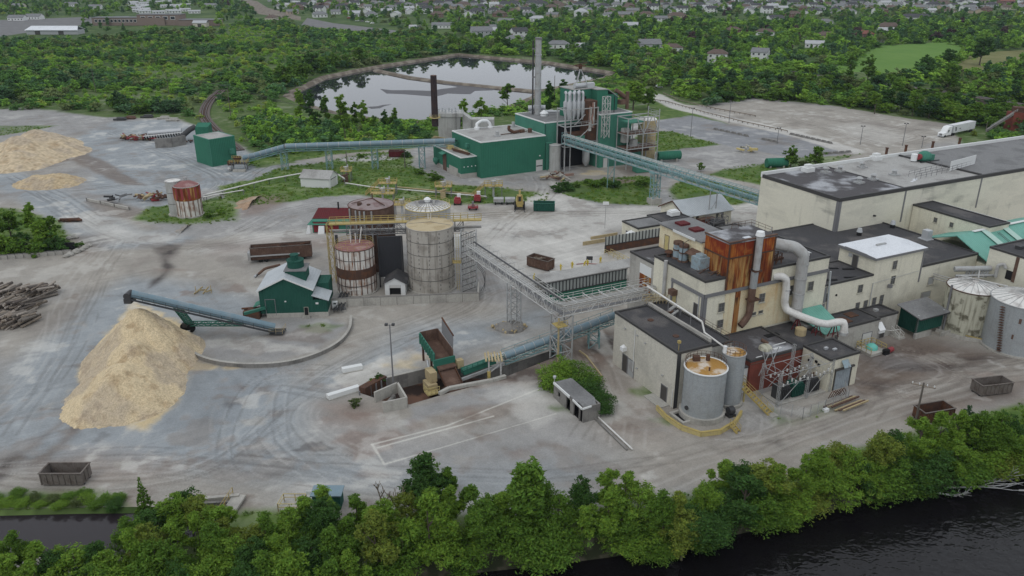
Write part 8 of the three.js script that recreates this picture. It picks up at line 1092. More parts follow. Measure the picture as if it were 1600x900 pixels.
// ---------------------------------------------------------------- trees and shrubs
const leafM=(r,g,b)=>new THREE.MeshPhysicalMaterial({color:new THREE.Color().setRGB(r,g,b),vertexColors:true,roughness:0.8,specularIntensity:0.25,transmission:0.28,side:THREE.DoubleSide});
const LM={mid:leafM(0.105,0.20,0.026),light:leafM(0.16,0.275,0.034),deep:leafM(0.052,0.12,0.024),yellow:leafM(0.19,0.25,0.042),blue:leafM(0.05,0.11,0.042),dull:leafM(0.10,0.135,0.045),purple:leafM(0.055,0.035,0.035)};
function leaves(lobes,n,size,hang=0) {                         // lobes: [x, y, z, rx, ry, rz]; many small folded leaf sprays through the outer part of each lobe
const pos=[],col=[],a=V(),b=V(),c=V();const vol=lobes.map((l)=>Math.pow(l[3]*l[4]*l[5],0.72)),tot=vol.reduce((p,q)=>p+q);
lobes.forEach((l,li)=>{const lt=rr(0.9,1.1),m=Math.round(n*vol[li] / tot);const sub=[...Array(Math.max(3,Math.round(m / 26)))].map(()=>{let x,y,z,r;do {x=rr(-1,1);y=rr(-1,1);z=rr(-1,1);r=Math.hypot(x,y,z);} while (r > 1 || r < 0.1);const k=Math.pow(rr(0.25,1),0.5) / r;return [x*k,y*k,z*k,rr(0.92,1.08)];});
for (let i=0;i < m;i++) {const s=sub[i % sub.length],q=0.26;const p=V(l[0]+(s[0]+rr(-q,q)+rr(-q,q))*l[3],l[1]+(s[1]+rr(-q,q))*l[4],l[2]+(s[2]+rr(-q,q)+rr(-q,q))*l[5]);const k=size*rr(0.6,1.3);a.set(rr(-1,1),rr(-0.6,0.6)-hang,rr(-1,1)).normalize().multiplyScalar(k);b.set(rr(-1,1),rr(-0.9,0.9),rr(-1,1));b.addScaledVector(a,-b.dot(a) / a.lengthSq()).normalize().multiplyScalar(k*0.42);c.crossVectors(a,b).normalize().multiplyScalar(k*0.16);
const A=p.clone().sub(a),D=p.clone().add(a),L=p.clone().add(b).add(c),R=p.clone().sub(b).add(c);for (const v of [A,L,D,A,D,R]) pos.push(v.x,v.y,v.z);const t=lt*s[3]*rr(0.8,1.2),yl=rr(0.9,1.12);for (let q2=0;q2 < 6;q2++) col.push(t*yl,t,t*(2-yl));}});
const g=new THREE.BufferGeometry();g.setAttribute('position',new THREE.Float32BufferAttribute(pos,3));g.setAttribute('color',new THREE.Float32BufferAttribute(col,3));g.computeVertexNormals();return g;
}
function treeShape(kind,n,size) {                                 // unit tree about 10 m tall: [crown, trunk]
const lobes=[],trunk=[];const H=10;
if (kind === 'round') {for (let i=0;i < 13;i++) {const a=rr(0,6.28),y=rr(3.2,8.6),w=2.9*Math.sin(clamp((y-1.2) / 8.8)*3.1) ** 0.7,d=w*Math.sqrt(rnd());lobes.push([Math.cos(a)*d,y,Math.sin(a)*d,rr(1.1,1.8),rr(0.9,1.5),rr(1.1,1.8)]);} lobes.push([rr(-0.5,0.5),8.7,rr(-0.5,0.5),1.3,1.3,1.3],[0,5.5,0,2.4,2.6,2.4]);}
if (kind === 'wide') {for (let i=0;i < 15;i++) {const a=rr(0,6.28),d=3.6*Math.sqrt(rnd()),y=8.2-d*d*0.22-rr(0,3.4);lobes.push([Math.cos(a)*d,y,Math.sin(a)*d,rr(1.3,2),rr(0.9,1.4),rr(1.3,2)]);} lobes.push([0,5,0,3,2,3]);}
if (kind === 'tall') {for (let i=0;i < 12;i++) {const y=1.8+i*0.66,w=1.6*Math.sin(clamp((y-0.4) / 10)*3.0) ** 0.8,a=rr(0,6.28),d=w*rr(0.2,0.9);lobes.push([Math.cos(a)*d,y,Math.sin(a)*d,rr(0.7,1.15),rr(0.8,1.2),rr(0.7,1.15)]);} lobes.push([0,9.4,0,0.5,0.9,0.5]);}
if (kind === 'ragged') {for (let i=0;i < 11;i++) {const a=rr(0,6.28),y=rr(2.6,9.2),d=rr(0.4,2.9)*(y > 7.5 ? 0.6 :1);lobes.push([Math.cos(a)*d,y,Math.sin(a)*d,rr(0.7,1.4),rr(0.6,1.2),rr(0.7,1.4)]);}}
if (kind === 'fir') {for (let i=0;i < 9;i++) {const y=1+i*1.02,w=(10.3-y)*0.27;for (let k=0;k < 4;k++) {const a=k*1.57+i;lobes.push([Math.cos(a)*w*0.6,y,Math.sin(a)*w*0.6,w*0.55,0.45,w*0.55]);}}}
if (kind === 'bush') {for (let i=0;i < 9;i++) {const a=rr(0,6.28),d=3.6*Math.sqrt(rnd()),y=rr(1.2,7.6)*(1-d / 8);lobes.push([Math.cos(a)*d,y,Math.sin(a)*d,rr(1.6,2.6),rr(1.3,2.3),rr(1.6,2.6)]);} lobes.push([0,3,0,3.6,3,3.6]);}
const top=kind === 'bush' ? 4 :8;const wob=V(rr(-0.4,0.4),0,rr(-0.4,0.4));const at=(k)=>V(wob.x*k*k,top*k,wob.z*k*k);
for (let i=0;i < 4;i++) {const a=at(i / 4),b=at((i+1) / 4);const g=new THREE.CylinderGeometry(0.24*(1-(i+1) / 4.6),0.24*(1-i / 4.6),a.distanceTo(b)*1.02,7);g.applyQuaternion(new THREE.Quaternion().setFromUnitVectors(_up,b.clone().sub(a).normalize()));g.translate((a.x+b.x) / 2,(a.y+b.y) / 2,(a.z+b.z) / 2);trunk.push(g);}
for (const l of lobes.slice(0,9)) trunk.push(bar(at(clamp((l[1]-2) / top,0.12,0.85)),[l[0],l[1],l[2]],0.075,5));
return {crown:leaves(lobes,n,size),trunk:merged(trunk)};
}
const KN=['round','round','wide','wide','ragged','ragged','tall','bush','bush','fir'];
const NEAR=KN.map((k)=>treeShape(k,k === 'fir' ? 3600 :5800,0.26)),MIDT=KN.map((k)=>treeShape(k,1000,0.7)),FART=KN.map((k)=>treeShape(k,430,1.1));
const K_={round:[0,1],wide:[2,3],ragged:[4,5],tall:[6],bush:[7,8],fir:[9]};
function tree(set,kind,x,z,h,mat,label,group,y=0,fat=1) {
const v=set[pick(K_[kind])],bush=kind === 'bush',o=new THREE.Group();o.name=numbered(bush ? 'shrub' :'tree');o.position.set(x,y,z);o.rotation.y=rr(0,6.28);const s=h / 10,w=s*fat*rr(0.88,1.15);o.scale.set(w,s,w);
const c=new THREE.Mesh(v.crown,LM[mat] ?? mat),t=new THREE.Mesh(v.trunk,M.bark);c.name='crown';t.name=bush ? 'stem' :'trunk';c.castShadow=t.castShadow=c.receiveShadow=t.receiveShadow=true;o.add(t,c);scene.add(o);return tag(o,label,bush ? 'shrub' :'tree',group);
}
const CW={mid:'mid green',light:'light green',deep:'dark green',yellow:'yellow green',blue:'bluish green',dull:'dull green',purple:'purple leaved'},KW={round:'rounded tree',wide:'spreading tree',ragged:'ragged tree',tall:'upright tree',bush:'shrub',fir:'conifer'};
const SEC=['at the bottom left corner','below the lone dark bin','by the canal end','by the canal footbridge','by the yellow gate frame','below the chip yard','by the tall ragged tree','below the white yard lines','below the ruined hut','below the ground pipe','left of the near grey tank','below the near grey tank','below the substation','below the beam stack','by the leaning utility pole','by the driftwood','at the right edge'];
const interp=(L,x)=>{for (let i=0;i < L.length-1;i++) if (x <= L[i+1][0]) return mix(L[i][1],L[i+1][1],clamp((x-L[i][0]) / (L[i+1][0]-L[i][0])));return L.at(-1)[1];};
// the belt along the river
{
const tops=[[-60,846],[40,838],[90,862],[150,852],[205,868],[225,800],[260,792],[300,772],[340,800],[420,816],[470,790],[510,756],[560,772],[600,800],[640,760],[670,722],[720,752],[770,790],[810,736],[850,748],[890,772],[930,737],[975,742],[1010,752],[1040,790],[1080,768],[1115,722],[1160,716],[1210,722],[1250,706],[1290,682],[1340,694],[1390,668],[1440,658],[1490,640],[1540,648],[1590,630],[1680,610]],sh=[[-60,985],[300,972],[520,938],[700,898],[900,872],[1050,852],[1200,820],[1310,790],[1440,764],[1600,738],[1700,716]];
const kinds=['round','wide','ragged','round','ragged','wide','round','tall'],mats=['mid','light','light','mid','deep','yellow','mid','light'];
for (let x=-50;x < 1680;x += 30) {const tp=interp(tops,x),b0=Math.max(tp+72,x < 215 ? 900 :0),b1=Math.max(interp(sh,x)-(x > 560 && x < 1000 ? 28 :x > 560 ? 16 :3),b0+6),rows=Math.max(1,Math.round((b1-b0) / 34));for (let r=0;r <= rows;r++) {const px=x+rr(-13,13),py=mix(b0,b1,r / rows)+rr(-5,5),[X,Z]=W.y(px,py,-1),want=r === 0 ? tp :tp+r*rr(24,40);let h=W.z(px,want,Z)[1]+0.6;h=clamp(h*rr(0.82,1.08),3.2,10);if (r && rnd() < 0.2) h *= 0.7;const yb=r === rows ? -2.2 :r > rows*0.6 ? -1 :0;const kd=r === rows && rnd() < 0.6 ? 'bush' :pick(kinds),mt=pick(mats),lb=`${CW[mt]} ${KW[kd]} in the river belt's ${r === 0 ? 'yard side' : r === rows ? 'water side' : 'middle'} ${SEC[Math.min(SEC.length - 1, Math.max(0, Math.floor(x / 100)))]}`;tree(NEAR,kd,X,Z,h-yb,mt,lb,'river belt: '+lb,yb-0.15,h < 6 ? 1.15 :0.86);}}
const one=(px,top,base,kind,mat,label,fat)=>{const [X,Z]=W.y(px,base),h=W.z(px,top,Z)[1];return tree(NEAR,kind,X,Z,h,mat,label,null,-0.1,fat);};
one(668,712,812,'ragged','deep','tall ragged dark tree standing above the belt right of the bare branches',1);one(818,726,830,'tall','mid','upright tree rising above the middle of the river belt',1.3);one(230,742,812,'fir','mid','slim pointed young tree at the canal end',0.8);one(300,762,822,'wide','deep','rounded dark tree at the small canal footbridge',1);one(1502,630,690,'fir','blue','dark bluish conifer in the river belt at the right',1.3);one(1092,762,840,'bush','deep','dark low shrub in the gap of the river belt',1.2);
}
// bare and fallen branches
{
const twig=(o,p,d,L,r,n,out)=>{const q=p.clone().addScaledVector(d,L);out.push(bar(p,q,r,5));if (n > 0) for (let i=0;i < 2+(n > 1 ? 1 :0);i++) twig(o,p.clone().lerp(q,rr(0.5,1)),d.clone().add(V(rr(-0.6,0.6),rr(-0.2,0.4),rr(-0.6,0.6))).normalize(),L*rr(0.5,0.75),r*0.6,n-1,out);};
const dead=(px,py,y,dir,L,label,name='bare_tree',cat='dead tree',m=M.wood,r=0.12)=>{const [x,z]=W.y(px,py,y),o=thing(name,label,cat,[x,y,z]),g=[];twig(o,V(x,y,z),V(...dir).normalize(),L,r,3,g);P(o,'branch',m,g);};
dead(597,812,0,[0,1,0],3.2,'bare grey tree above the river belt left of the tall ragged tree');dead(620,812,0,[0.1,1,0],2.8,'smaller bare grey tree beside the other bare tree');dead(100,885,0,[0.8,0.25,0.3],3.6,'pale dead branches over the shrubs at the bottom left corner','fallen_branch','branches',M.galvDull,0.07);
for (const [px,py,d,l,L] of [[1480,762,[1,0.12,0.1],'long pale driftwood trunk reaching into the river at the right',5],[1465,770,[0.8,0.15,0.5],'short pale driftwood branch at the river edge',2.2],[1520,752,[0.9,0.25,0.3],'pale driftwood branch nearest the right edge of the bank',3.4],[1510,738,[1,0.35,-0.1],'bleached branch leaning over the bank at the right',3],[1592,766,[1,0.1,0.2],'pale branch tip in the water at the right edge',2.6]]) dead(px,py,-2.8,d,L,l,'driftwood','driftwood',M.galvDull,0.13);
}
// single plants of the yard
const plant=(px,base,top,kind,mat,label,set=MIDT,group=null,fat=1)=>{const [X,Z]=W.y(px,base),h=Math.max(1.2,W.z(px,top,Z)[1]);return tree(set,kind,X,Z,h,mat,label,group,-0.05,fat);};
for (const [px,b,t,k,m] of [[55,372,318,'tall','light'],[82,382,338,'round','mid'],[70,388,345,'round','light'],[18,372,330,'round','mid'],[-5,380,325,'round','mid'],[40,388,350,'bush','deep'],[8,396,352,'bush','light'],[92,392,356,'bush','deep'],[28,398,362,'bush','mid'],[60,398,366,'bush','mid'],[-20,398,350,'bush','deep'],[118,388,374,'bush','deep'],[128,384,374,'bush','mid']]) plant(px,b,t,k,m,`${CW[m]} ${KW[k]} in the clump at the left edge`,MIDT,`${CW[m]} ${KW[k]} of the left clump`);
plant(868,600,550,'bush','light','bright green bush at the foot of the bridge corner tower',NEAR,null,1.2);plant(903,604,562,'bush','mid','bush right behind the ruined hut roof',NEAR,null,1.5);plant(918,622,580,'bush','deep','dark bush beside the ruined hut',NEAR,null,1.5);plant(936,640,602,'bush','deep','dark rounded bush at the right end of the ruined hut',NEAR,null,1.4);plant(882,585,552,'bush','light','taller light bush under the blue tube conveyor',NEAR,null,1.1);
plant(594,596,578,'bush','deep','small dark bush on the overgrown hopper',MIDT);plant(582,600,586,'bush','mid','small weedy bush left on the overgrown hopper',MIDT);plant(555,634,616,'bush','dull','dull weed clump at the left end of the pit',MIDT);
plant(1235,262,228,'round','mid','left shrubby tree at the warehouse corner');plant(1272,266,228,'round','mid','right shrubby tree at the warehouse corner');plant(1254,262,244,'bush','dull','low shrub between the two trees at the warehouse corner');plant(1095,268,254,'round','mid','lone small shrub on the grey lot behind the conveyor gallery');plant(678,281,262,'bush','mid','large dark shrub beside the loop road',MIDT,null,1.6);plant(655,272,258,'bush','mid','shrub left of the large shrub by the loop road',MIDT,null,1.5);plant(636,245,232,'bush','deep','shrub behind the dark maroon bin',MIDT,null,1.5);plant(565,246,236,'bush','mid','low shrub under the long tube conveyor',MIDT,null,1.6);
for (const [px,b,m] of [[-6,782,'mid'],[8,790,'light'],[22,780,'mid'],[38,788,'light'],[52,780,'dull'],[66,789,'light'],[80,782,'dull'],[96,790,'light'],[110,781,'mid'],[124,789,'dull'],[138,782,'light'],[152,790,'mid'],[166,783,'mid'],[180,791,'deep'],[30,772,'mid'],[130,774,'mid'],[185,782,'mid']]) plant(px,b,b-rr(9,16),'bush',m,`${CW[m]} low weedy shrub on the grass strip by the canal`,NEAR,`${CW[m]} weeds of the canal strip`,1.9);
for (const [px,b] of [[885,296],[900,292],[930,292],[945,290],[960,293],[1004,290],[918,286],[870,300]]) plant(px,b,b-rr(10,20),'bush',pick(['mid','deep']),'bush on the grass below the conveyor gallery',MIDT,'bushes below the conveyor gallery',1.5);
plant(1012,170,138,'round','mid','left rounded tree at the road bend',MIDT,null,1);plant(989,172,126,'round','light','tall rounded bright tree at the road bend',MIDT,null,1.2);plant(1016,160,136,'round','mid','small rounded tree right of the bright tree at the road bend');plant(345,335,322,'bush','light','bush at the right end of the grass island',MIDT,null,1.3);plant(325,340,326,'bush','mid','bush beside the red rusted tank',MIDT,null,1.3);
for (const [px,b,t] of [[487,192,142],[510,190,150],[534,198,146],[556,196,160],[569,200,158],[602,202,172],[616,204,168],[470,186,140],[585,206,180],[725,205,156],[752,204,154],[793,172,130],[858,176,128],[880,180,126],[905,172,130],[498,206,175],[545,212,186]]) {const k=rnd() < 0.7 ? 'tall' :'ragged',m=pick(['mid','light','deep']),w=px < 500 ? 'at the left end' :px < 540 ? 'left of the gap' :px < 580 ? 'in the middle' :px < 640 ? 'left of the dark chimney' :px < 800 ? 'right of the dark chimney' :'behind the silver chimney';plant(px,b,t,k,m,`young ${CW[m]} ${KW[k]} ${w} of the front pond shore`,MIDT,`young ${CW[m]} ${KW[k]}s ${w}`);}
// low growth: grass tufts and weeds, one object
{
const blades=[];for (let i=0;i < 26;i++) {const a=rr(0,6.28),d=rr(0,0.55),h=rr(0.25,0.75),x=Math.cos(a)*d,z=Math.sin(a)*d,b=rr(0,6.28),w=0.07;blades.push([x-Math.cos(b)*w,0,z-Math.sin(b)*w,x+Math.cos(b)*w,0,z+Math.sin(b)*w,x+rr(-0.3,0.3),h,z+rr(-0.3,0.3)]);} const g=new THREE.BufferGeometry();g.setAttribute('position',new THREE.Float32BufferAttribute(blades.flat(),3));g.computeVertexNormals();
const polys=LAY.filter((l)=>l.c === K.turf),mt=[];const o=new THREE.Object3D();for (const l of polys) {const n=Math.min(5200,Math.abs(area(l.p))*1.5);for (let i=0;i < n;i++) {const x=rr(l.bb[0],l.bb[1]),z=rr(l.bb[2],l.bb[3]);if (x < -300 || x > 300 || z < -330 || z > -64 || !inPoly(x,z,l.p) || fbm(x / 9+50,z / 9+50,4) < 0.3) continue;const s=rr(0.4,0.9);o.position.set(x,-0.02,z);o.rotation.y=rr(0,6.28);o.scale.set(s*1.3,s,s*1.3);o.updateMatrix();mt.push(o.matrix.clone());}}
const im=new THREE.InstancedMesh(g,std([0.085,0.155,0.03],{side:2}),mt.length),c=new THREE.Color();mt.forEach((m,i)=>{im.setMatrixAt(i,m);const q=rr(1.0,2.0);im.setColorAt(i,c.setRGB(q*rr(0.9,1.35),q,q*0.9));});im.name='grass';im.receiveShadow=true;scene.add(im);stuff(im,'rough green grass and weeds growing in patches over the yard','grass');
}
const blocks=[];                                                   // clearings: nothing grows within these
const clear=(px)=>blocks.push(wpx(px));
clear([[330,140],[352,140],[342,165],[345,190],[392,240],[372,244],[318,200],[308,170]]);blocks.push(pondOuter.map((p)=>p));clear([[-200,172],[110,172],[190,184],[270,182],[330,204],[400,246],[-300,330]]);clear([[-80,30],[130,26],[126,66],[-80,66]]);clear([[170,22],[340,15],[340,46],[170,46]]);clear([[1005,145],[1045,140],[1100,165],[1300,163],[1490,193],[1500,200],[1488,222],[1440,240],[990,240],[975,165]]);clear([[450,26],[530,30],[640,48],[600,54],[460,42]]);clear([[1298,120],[1366,72],[1502,64],[1516,86],[1455,112],[1400,124],[1350,130]]);clear([[1420,135],[1470,108],[1510,86],[1610,76],[1610,102],[1540,110],[1500,132],[1452,140]]);clear([[1235,112],[1300,122],[1380,131],[1470,143],[1560,158],[1640,172],[1640,188],[1560,174],[1470,158],[1380,146],[1300,136],[1235,126]]);clear([[400,246],[560,232],[700,218],[700,300],[380,300]]);clear([[670,180],[1000,160],[1000,300],[670,300]]);clear([[365,-10],[420,-10],[425,16],[470,30],[400,26]]);
const blocked=(x,z)=>blocks.some((p)=>inPoly(x,z,p));
// trees along the far levee that mirror in the pond
for (const [px,py,h,k,m] of [[444,138,13,'round','mid'],[466,127,14,'wide','mid'],[488,118,14,'round','deep'],[520,110,13,'wide','mid'],[560,103,12,'round','mid'],[455,132,9,'round','mid'],[478,124,11,'wide','mid'],[500,114,10,'round','light'],[540,107,9,'round','mid'],[610,94,9,'wide','light'],[640,89,10,'round','mid'],[662,85,11,'round','mid'],[684,82,10,'wide','deep'],[706,78,11,'round','mid'],[722,78,12,'wide','mid'],[742,79,10,'round','light'],[778,82,12,'tall','mid'],[790,83,11,'round','deep'],[830,88,8,'round','mid'],[876,92,9,'wide','mid'],[905,98,10,'round','mid'],[935,104,10,'round','light'],[958,106,11,'wide','mid']]) {const [X,Z]=W.y(px,py);tree(MIDT,k,X,Z,h,m,`${CW[m]} ${KW[k]} on the far side of the pond ${px < 560 ? 'at its left end' : px < 700 ? 'left of the middle' : px < 800 ? 'left of the silver chimney' : 'at its right end'}`,`trees of the far pond shore ${px < 560 ? 1 : px < 700 ? 2 : px < 800 ? 3 : 4} ${m}`,-0.1,1.1);}
// ---------------------------------------------------------------- the town and woods beyond
const houseM={white:M.whiteTrim,cream:std([0.55,0.51,0.42]),brick:std([0.21,0.125,0.10]),grey:std([0.38,0.39,0.4]),tan:std([0.42,0.35,0.26])},roofM={brown:weathered([0.135,0.10,0.085],[0.09,0.07,0.06],{size:6,res:128}),grey:weathered([0.20,0.205,0.21],[0.14,0.14,0.145],{size:6,res:128}),dark:weathered([0.075,0.075,0.08],[0.05,0.05,0.05],{size:6,res:128}),pale:weathered([0.42,0.43,0.44],[0.32,0.33,0.34],{size:6,res:128}),red:weathered([0.22,0.09,0.07],[0.15,0.07,0.06],{size:6,res:128})};
for (const m of [...Object.values(houseM),...Object.values(roofM)]) m.side=2;
function house(label,wall,roof,w,d,e,hip,group) {
const o=thing('house',label,'house',[0,0,0],W,group),x0=-w / 2,x1=w / 2,z0=-d / 2,z1=d / 2,r=e+d*0.28,ov=0.5;P(o,'wall',houseM[wall],[B(x0,x1,0,e,z0,z1),...(hip ? [] :[gableX(0,d,e,r-0.1,0,w).rotateY(Math.PI / 2).translate(x0,0,z1)])]);const k=hip ? d*0.42 :-ov;
const R=P(o,'roof',roofM[roof],[slab([[x0-ov,e-0.1,z1+ov],[x1+ov,e-0.1,z1+ov],[x1-k,r,0],[x0+k,r,0]],0.14),slab([[x0+k,r,0],[x1-k,r,0],[x1+ov,e-0.1,z0-ov],[x0-ov,e-0.1,z0-ov]],0.14),...(hip ? [slab([[x0-ov,e-0.1,z0-ov],[x0-ov,e-0.1,z1+ov],[x0+k,r,0]],0.14),slab([[x1+ov,e-0.1,z1+ov],[x1+ov,e-0.1,z0-ov],[x1-k,r,0]],0.14)] :[])]);P(R,'chimney',houseM.brick,B(x0+w*0.3,x0+w*0.3+0.7,r-1.4,r+0.9,-1.4,-0.7));
const n=Math.max(2,Math.round(w / 4));for (let s=0;s < Math.round(e / 2.9);s++) for (let i=0;i < n;i++) {const c=mix(x0,x1,(i+0.5) / n);if (s === 0 && i === 1) {P(o,'door',M.doorDark,B(c-0.5,c+0.5,0.2,2.3,z1,z1+0.06));continue;} const f=P(o,'window',M.white,[B(c-0.75,c+0.75,0.9+s*2.8,1.0+s*2.8,z1,z1+0.1),B(c-0.75,c+0.75,2.2+s*2.8,2.3+s*2.8,z1,z1+0.1),B(c-0.75,c-0.65,1.0+s*2.8,2.2+s*2.8,z1,z1+0.1),B(c+0.65,c+0.75,1.0+s*2.8,2.2+s*2.8,z1,z1+0.1)]);P(f,'pane',M.glass,B(c-0.65,c+0.65,1.0+s*2.8,2.2+s*2.8,z1+0.01,z1+0.04));} return o;
}
const homes=[];
const sec=(px)=>px < 600 ? 'in the town above the left scrub' :px < 800 ? 'in the town left of the silver chimney' :px < 960 ? 'in the town right of the silver chimney' :px < 1120 ? 'in the town above the road bend' :px < 1300 ? 'in the town above the gravel lot' :px < 1460 ? 'in the town above the green field' :'in the town at the top right corner';
function put(o,px,py,turn) {const [x,z]=Array.isArray(px) ? px :W.y(px,py);o.position.set(x,0,z);o.rotation.y=turn;homes.push([x,z]);}
// houses that stand out
for (const [px,py,t,wall,roof,w,d,e,hip,label] of [
[1120,97,-0.25,'white','brown',13,9,6,1,'two storey white house with brown hip roof right of the pond'],[1187,94,-0.5,'white','grey',11,9,5.8,0,'two storey white house with grey gable right of the brown roofed white house'],[1050,80,0.1,'white','brown',14,9,3.2,1,'low house with brown roof left of the two storey white house'],[1014,75,0.05,'grey','grey',17,12,3.6,0,'low grey roofed house with pale wide roof at the far side of the pond'],[872,75,-0.1,'white','grey',17,9,3.4,1,'long white house behind the far end of the pond'],[908,76,0.1,'white','pale',9,6,2.8,0,'small white bungalow right of the long white house'],[806,66,0.1,'white','grey',17,9,3.4,1,'grey hip roofed house left of the silver chimney top'],[908,27,0.2,'white','pale',15,13,7,1,'tall white house with a bright roof far behind the pond'],[840,33,0.1,'white','pale',18,10,3.4,1,'white house with light hip roof left of the tall white house'],[985,44,-0.2,'grey','pale',15,10,3.4,0,'pale grey roofed house among the trees at top centre'],[1032,36,0,'white','grey',14,9,5.4,0,'white gabled house beside a brown roof at top centre'],[1057,28,0.2,'tan','brown',22,12,3.4,1,'wide brown hip roofed house at top centre'],[692,44,-0.05,'white','grey',22,9,3.4,0,'long white house with grey roof near the far bank of the pond'],[752,58,0.2,'grey','grey',19,12,6,0,'grey slab sided building left of the silver chimney'],[604,20,0.1,'white','pale',14,9,3.2,0,'white low house near the upper left street'],[575,16,0.2,'white','grey',11,9,5.6,0,'white two storey gable end house at upper left of centre'],[640,22,-1.2,'white','pale',10,9,4.8,0,'narrow white gable end house with dark door at top left of centre'],[1388,46,-0.1,'tan','brown',22,12,3.4,1,'brown roofed long house above the green field'],[1430,32,-0.15,'white','dark',34,13,4,1,'long dark grey hip roofed house above the field'],[1385,52,-0.1,'white','pale',16,9,3,0,'white carport roofed house in front of the brown roofed long house'],[1350,58,0,'brick','red',14,9,3.4,1,'small red brick house left of the green field'],[1272,74,-0.3,'white','pale',14,8,3.2,0,'white house half hidden by trees left of the green field'],[1270,22,0.2,'white','dark',20,11,4.5,1,'white house with dark roof at upper right of centre'],[1210,34,0.3,'white','dark',18,11,4.5,0,'white and dark gabled house at the end of the right row'],[1240,27,0.3,'brick','brown',18,11,4.5,1,'brick house with brown roof in the right row'],[1289,38,0.1,'white','grey',14,9,3.4,1,'grey roofed house hidden low in the right trees'],[1382,10,0.2,'white','pale',18,11,6,0,'white gabled house at the top right skyline'],[1400,12,-0.2,'white','grey',16,11,5.6,0,'second white gabled house at the top right skyline'],[1512,18,0.1,'white','grey',20,11,6,0,'white house with grey roof near the top right corner'],[1540,20,0.2,'brick','brown',12,9,6,1,'tall narrow brick house near the top right corner'],[1570,10,0,'brick','red',22,12,8,0,'red brick block at the top right corner'],[1290,60,0.2,'tan','brown',16,9,3.4,1,'brown roofed bungalow in the trees above the rail bank'],[1145,52,0.2,'brick','brown',14,9,3.6,1,'brick bungalow with brown roof above the two storey white houses'],[1195,55,-0.2,'white','brown',16,9,3.4,1,'white bungalow with brown roof at right of the brick bungalow'],[772,14,0.1,'white','pale',14,10,7,0,'tall white house at the top edge left of centre'],[724,10,0.1,'tan','brown',22,13,3.6,1,'wide brown hip roof at the top edge left of centre'],[1180,12,0,'white','dark',15,10,4,0,'white gable with dark roof at the top edge right of centre'],[505,12,0.2,'brick','brown',26,13,3.6,1,'large brown roofed brick building at the upper left street'],[525,22,0.1,'white','grey',12,9,3.4,0,'small white shed by the upper left street'],[645,45,0.4,'white','pale',7,5,2.6,0,'tiny white shed behind the far pond trees']]) put(house(label,wall,roof,w,d,e,hip),px,py,t);
// the other houses: kinds repeated down the streets
{
const kinds=[['white','grey',14,9,3.3,1],['cream','brown',15,9,3.3,1],['white','dark',12,9,5.6,0],['brick','brown',14,10,3.6,1],['tan','grey',15,9,3.4,0],['white','pale',13,9,3.4,0],['grey','dark',15,10,5.6,1]],words={white:'white',cream:'cream',brick:'brick',tan:'tan',grey:'grey',brown:'brown',dark:'dark',pale:'pale'},src=[];
let n=0;const rows=[12,26,42];for (let ky=2;ky < 62;ky += ky < 14 ? 2.7 :5.5) for (let kx=420+(ky % 2)*30;kx < 1640;kx += rr(18,38)) {if (ky > 34 && kx < 760) continue;if (ky > 40 && kx > 1290) continue;const [x,z]=W.y(kx+rr(-8,8),ky+rr(-1,1));if (blocked(x,z) || homes.some(([a,b])=>Math.hypot(a-x,b-z) < 21)) continue;const k=Math.floor(rnd()*7),label=`distant ${words[kinds[k][0]]} house with ${words[kinds[k][1]]} ${kinds[k][5] ? 'hip' : 'gable'} roof ${sec(kx)}`,group=`${words[kinds[k][0]]} houses with ${words[kinds[k][1]]} roofs ${sec(kx)}`;const t=pick([0,0.15,-0.3,1.5,0.4])+rr(-0.1,0.1);if (!src[k]) {src[k]=house(label,...kinds[k],group);put(src[k],[x,z],0,t);} else {copyOf(src[k],label,group,x,0,z,t,rr(0.95,1.25));homes.push([x,z]);} if (++n > 270) break;}
}
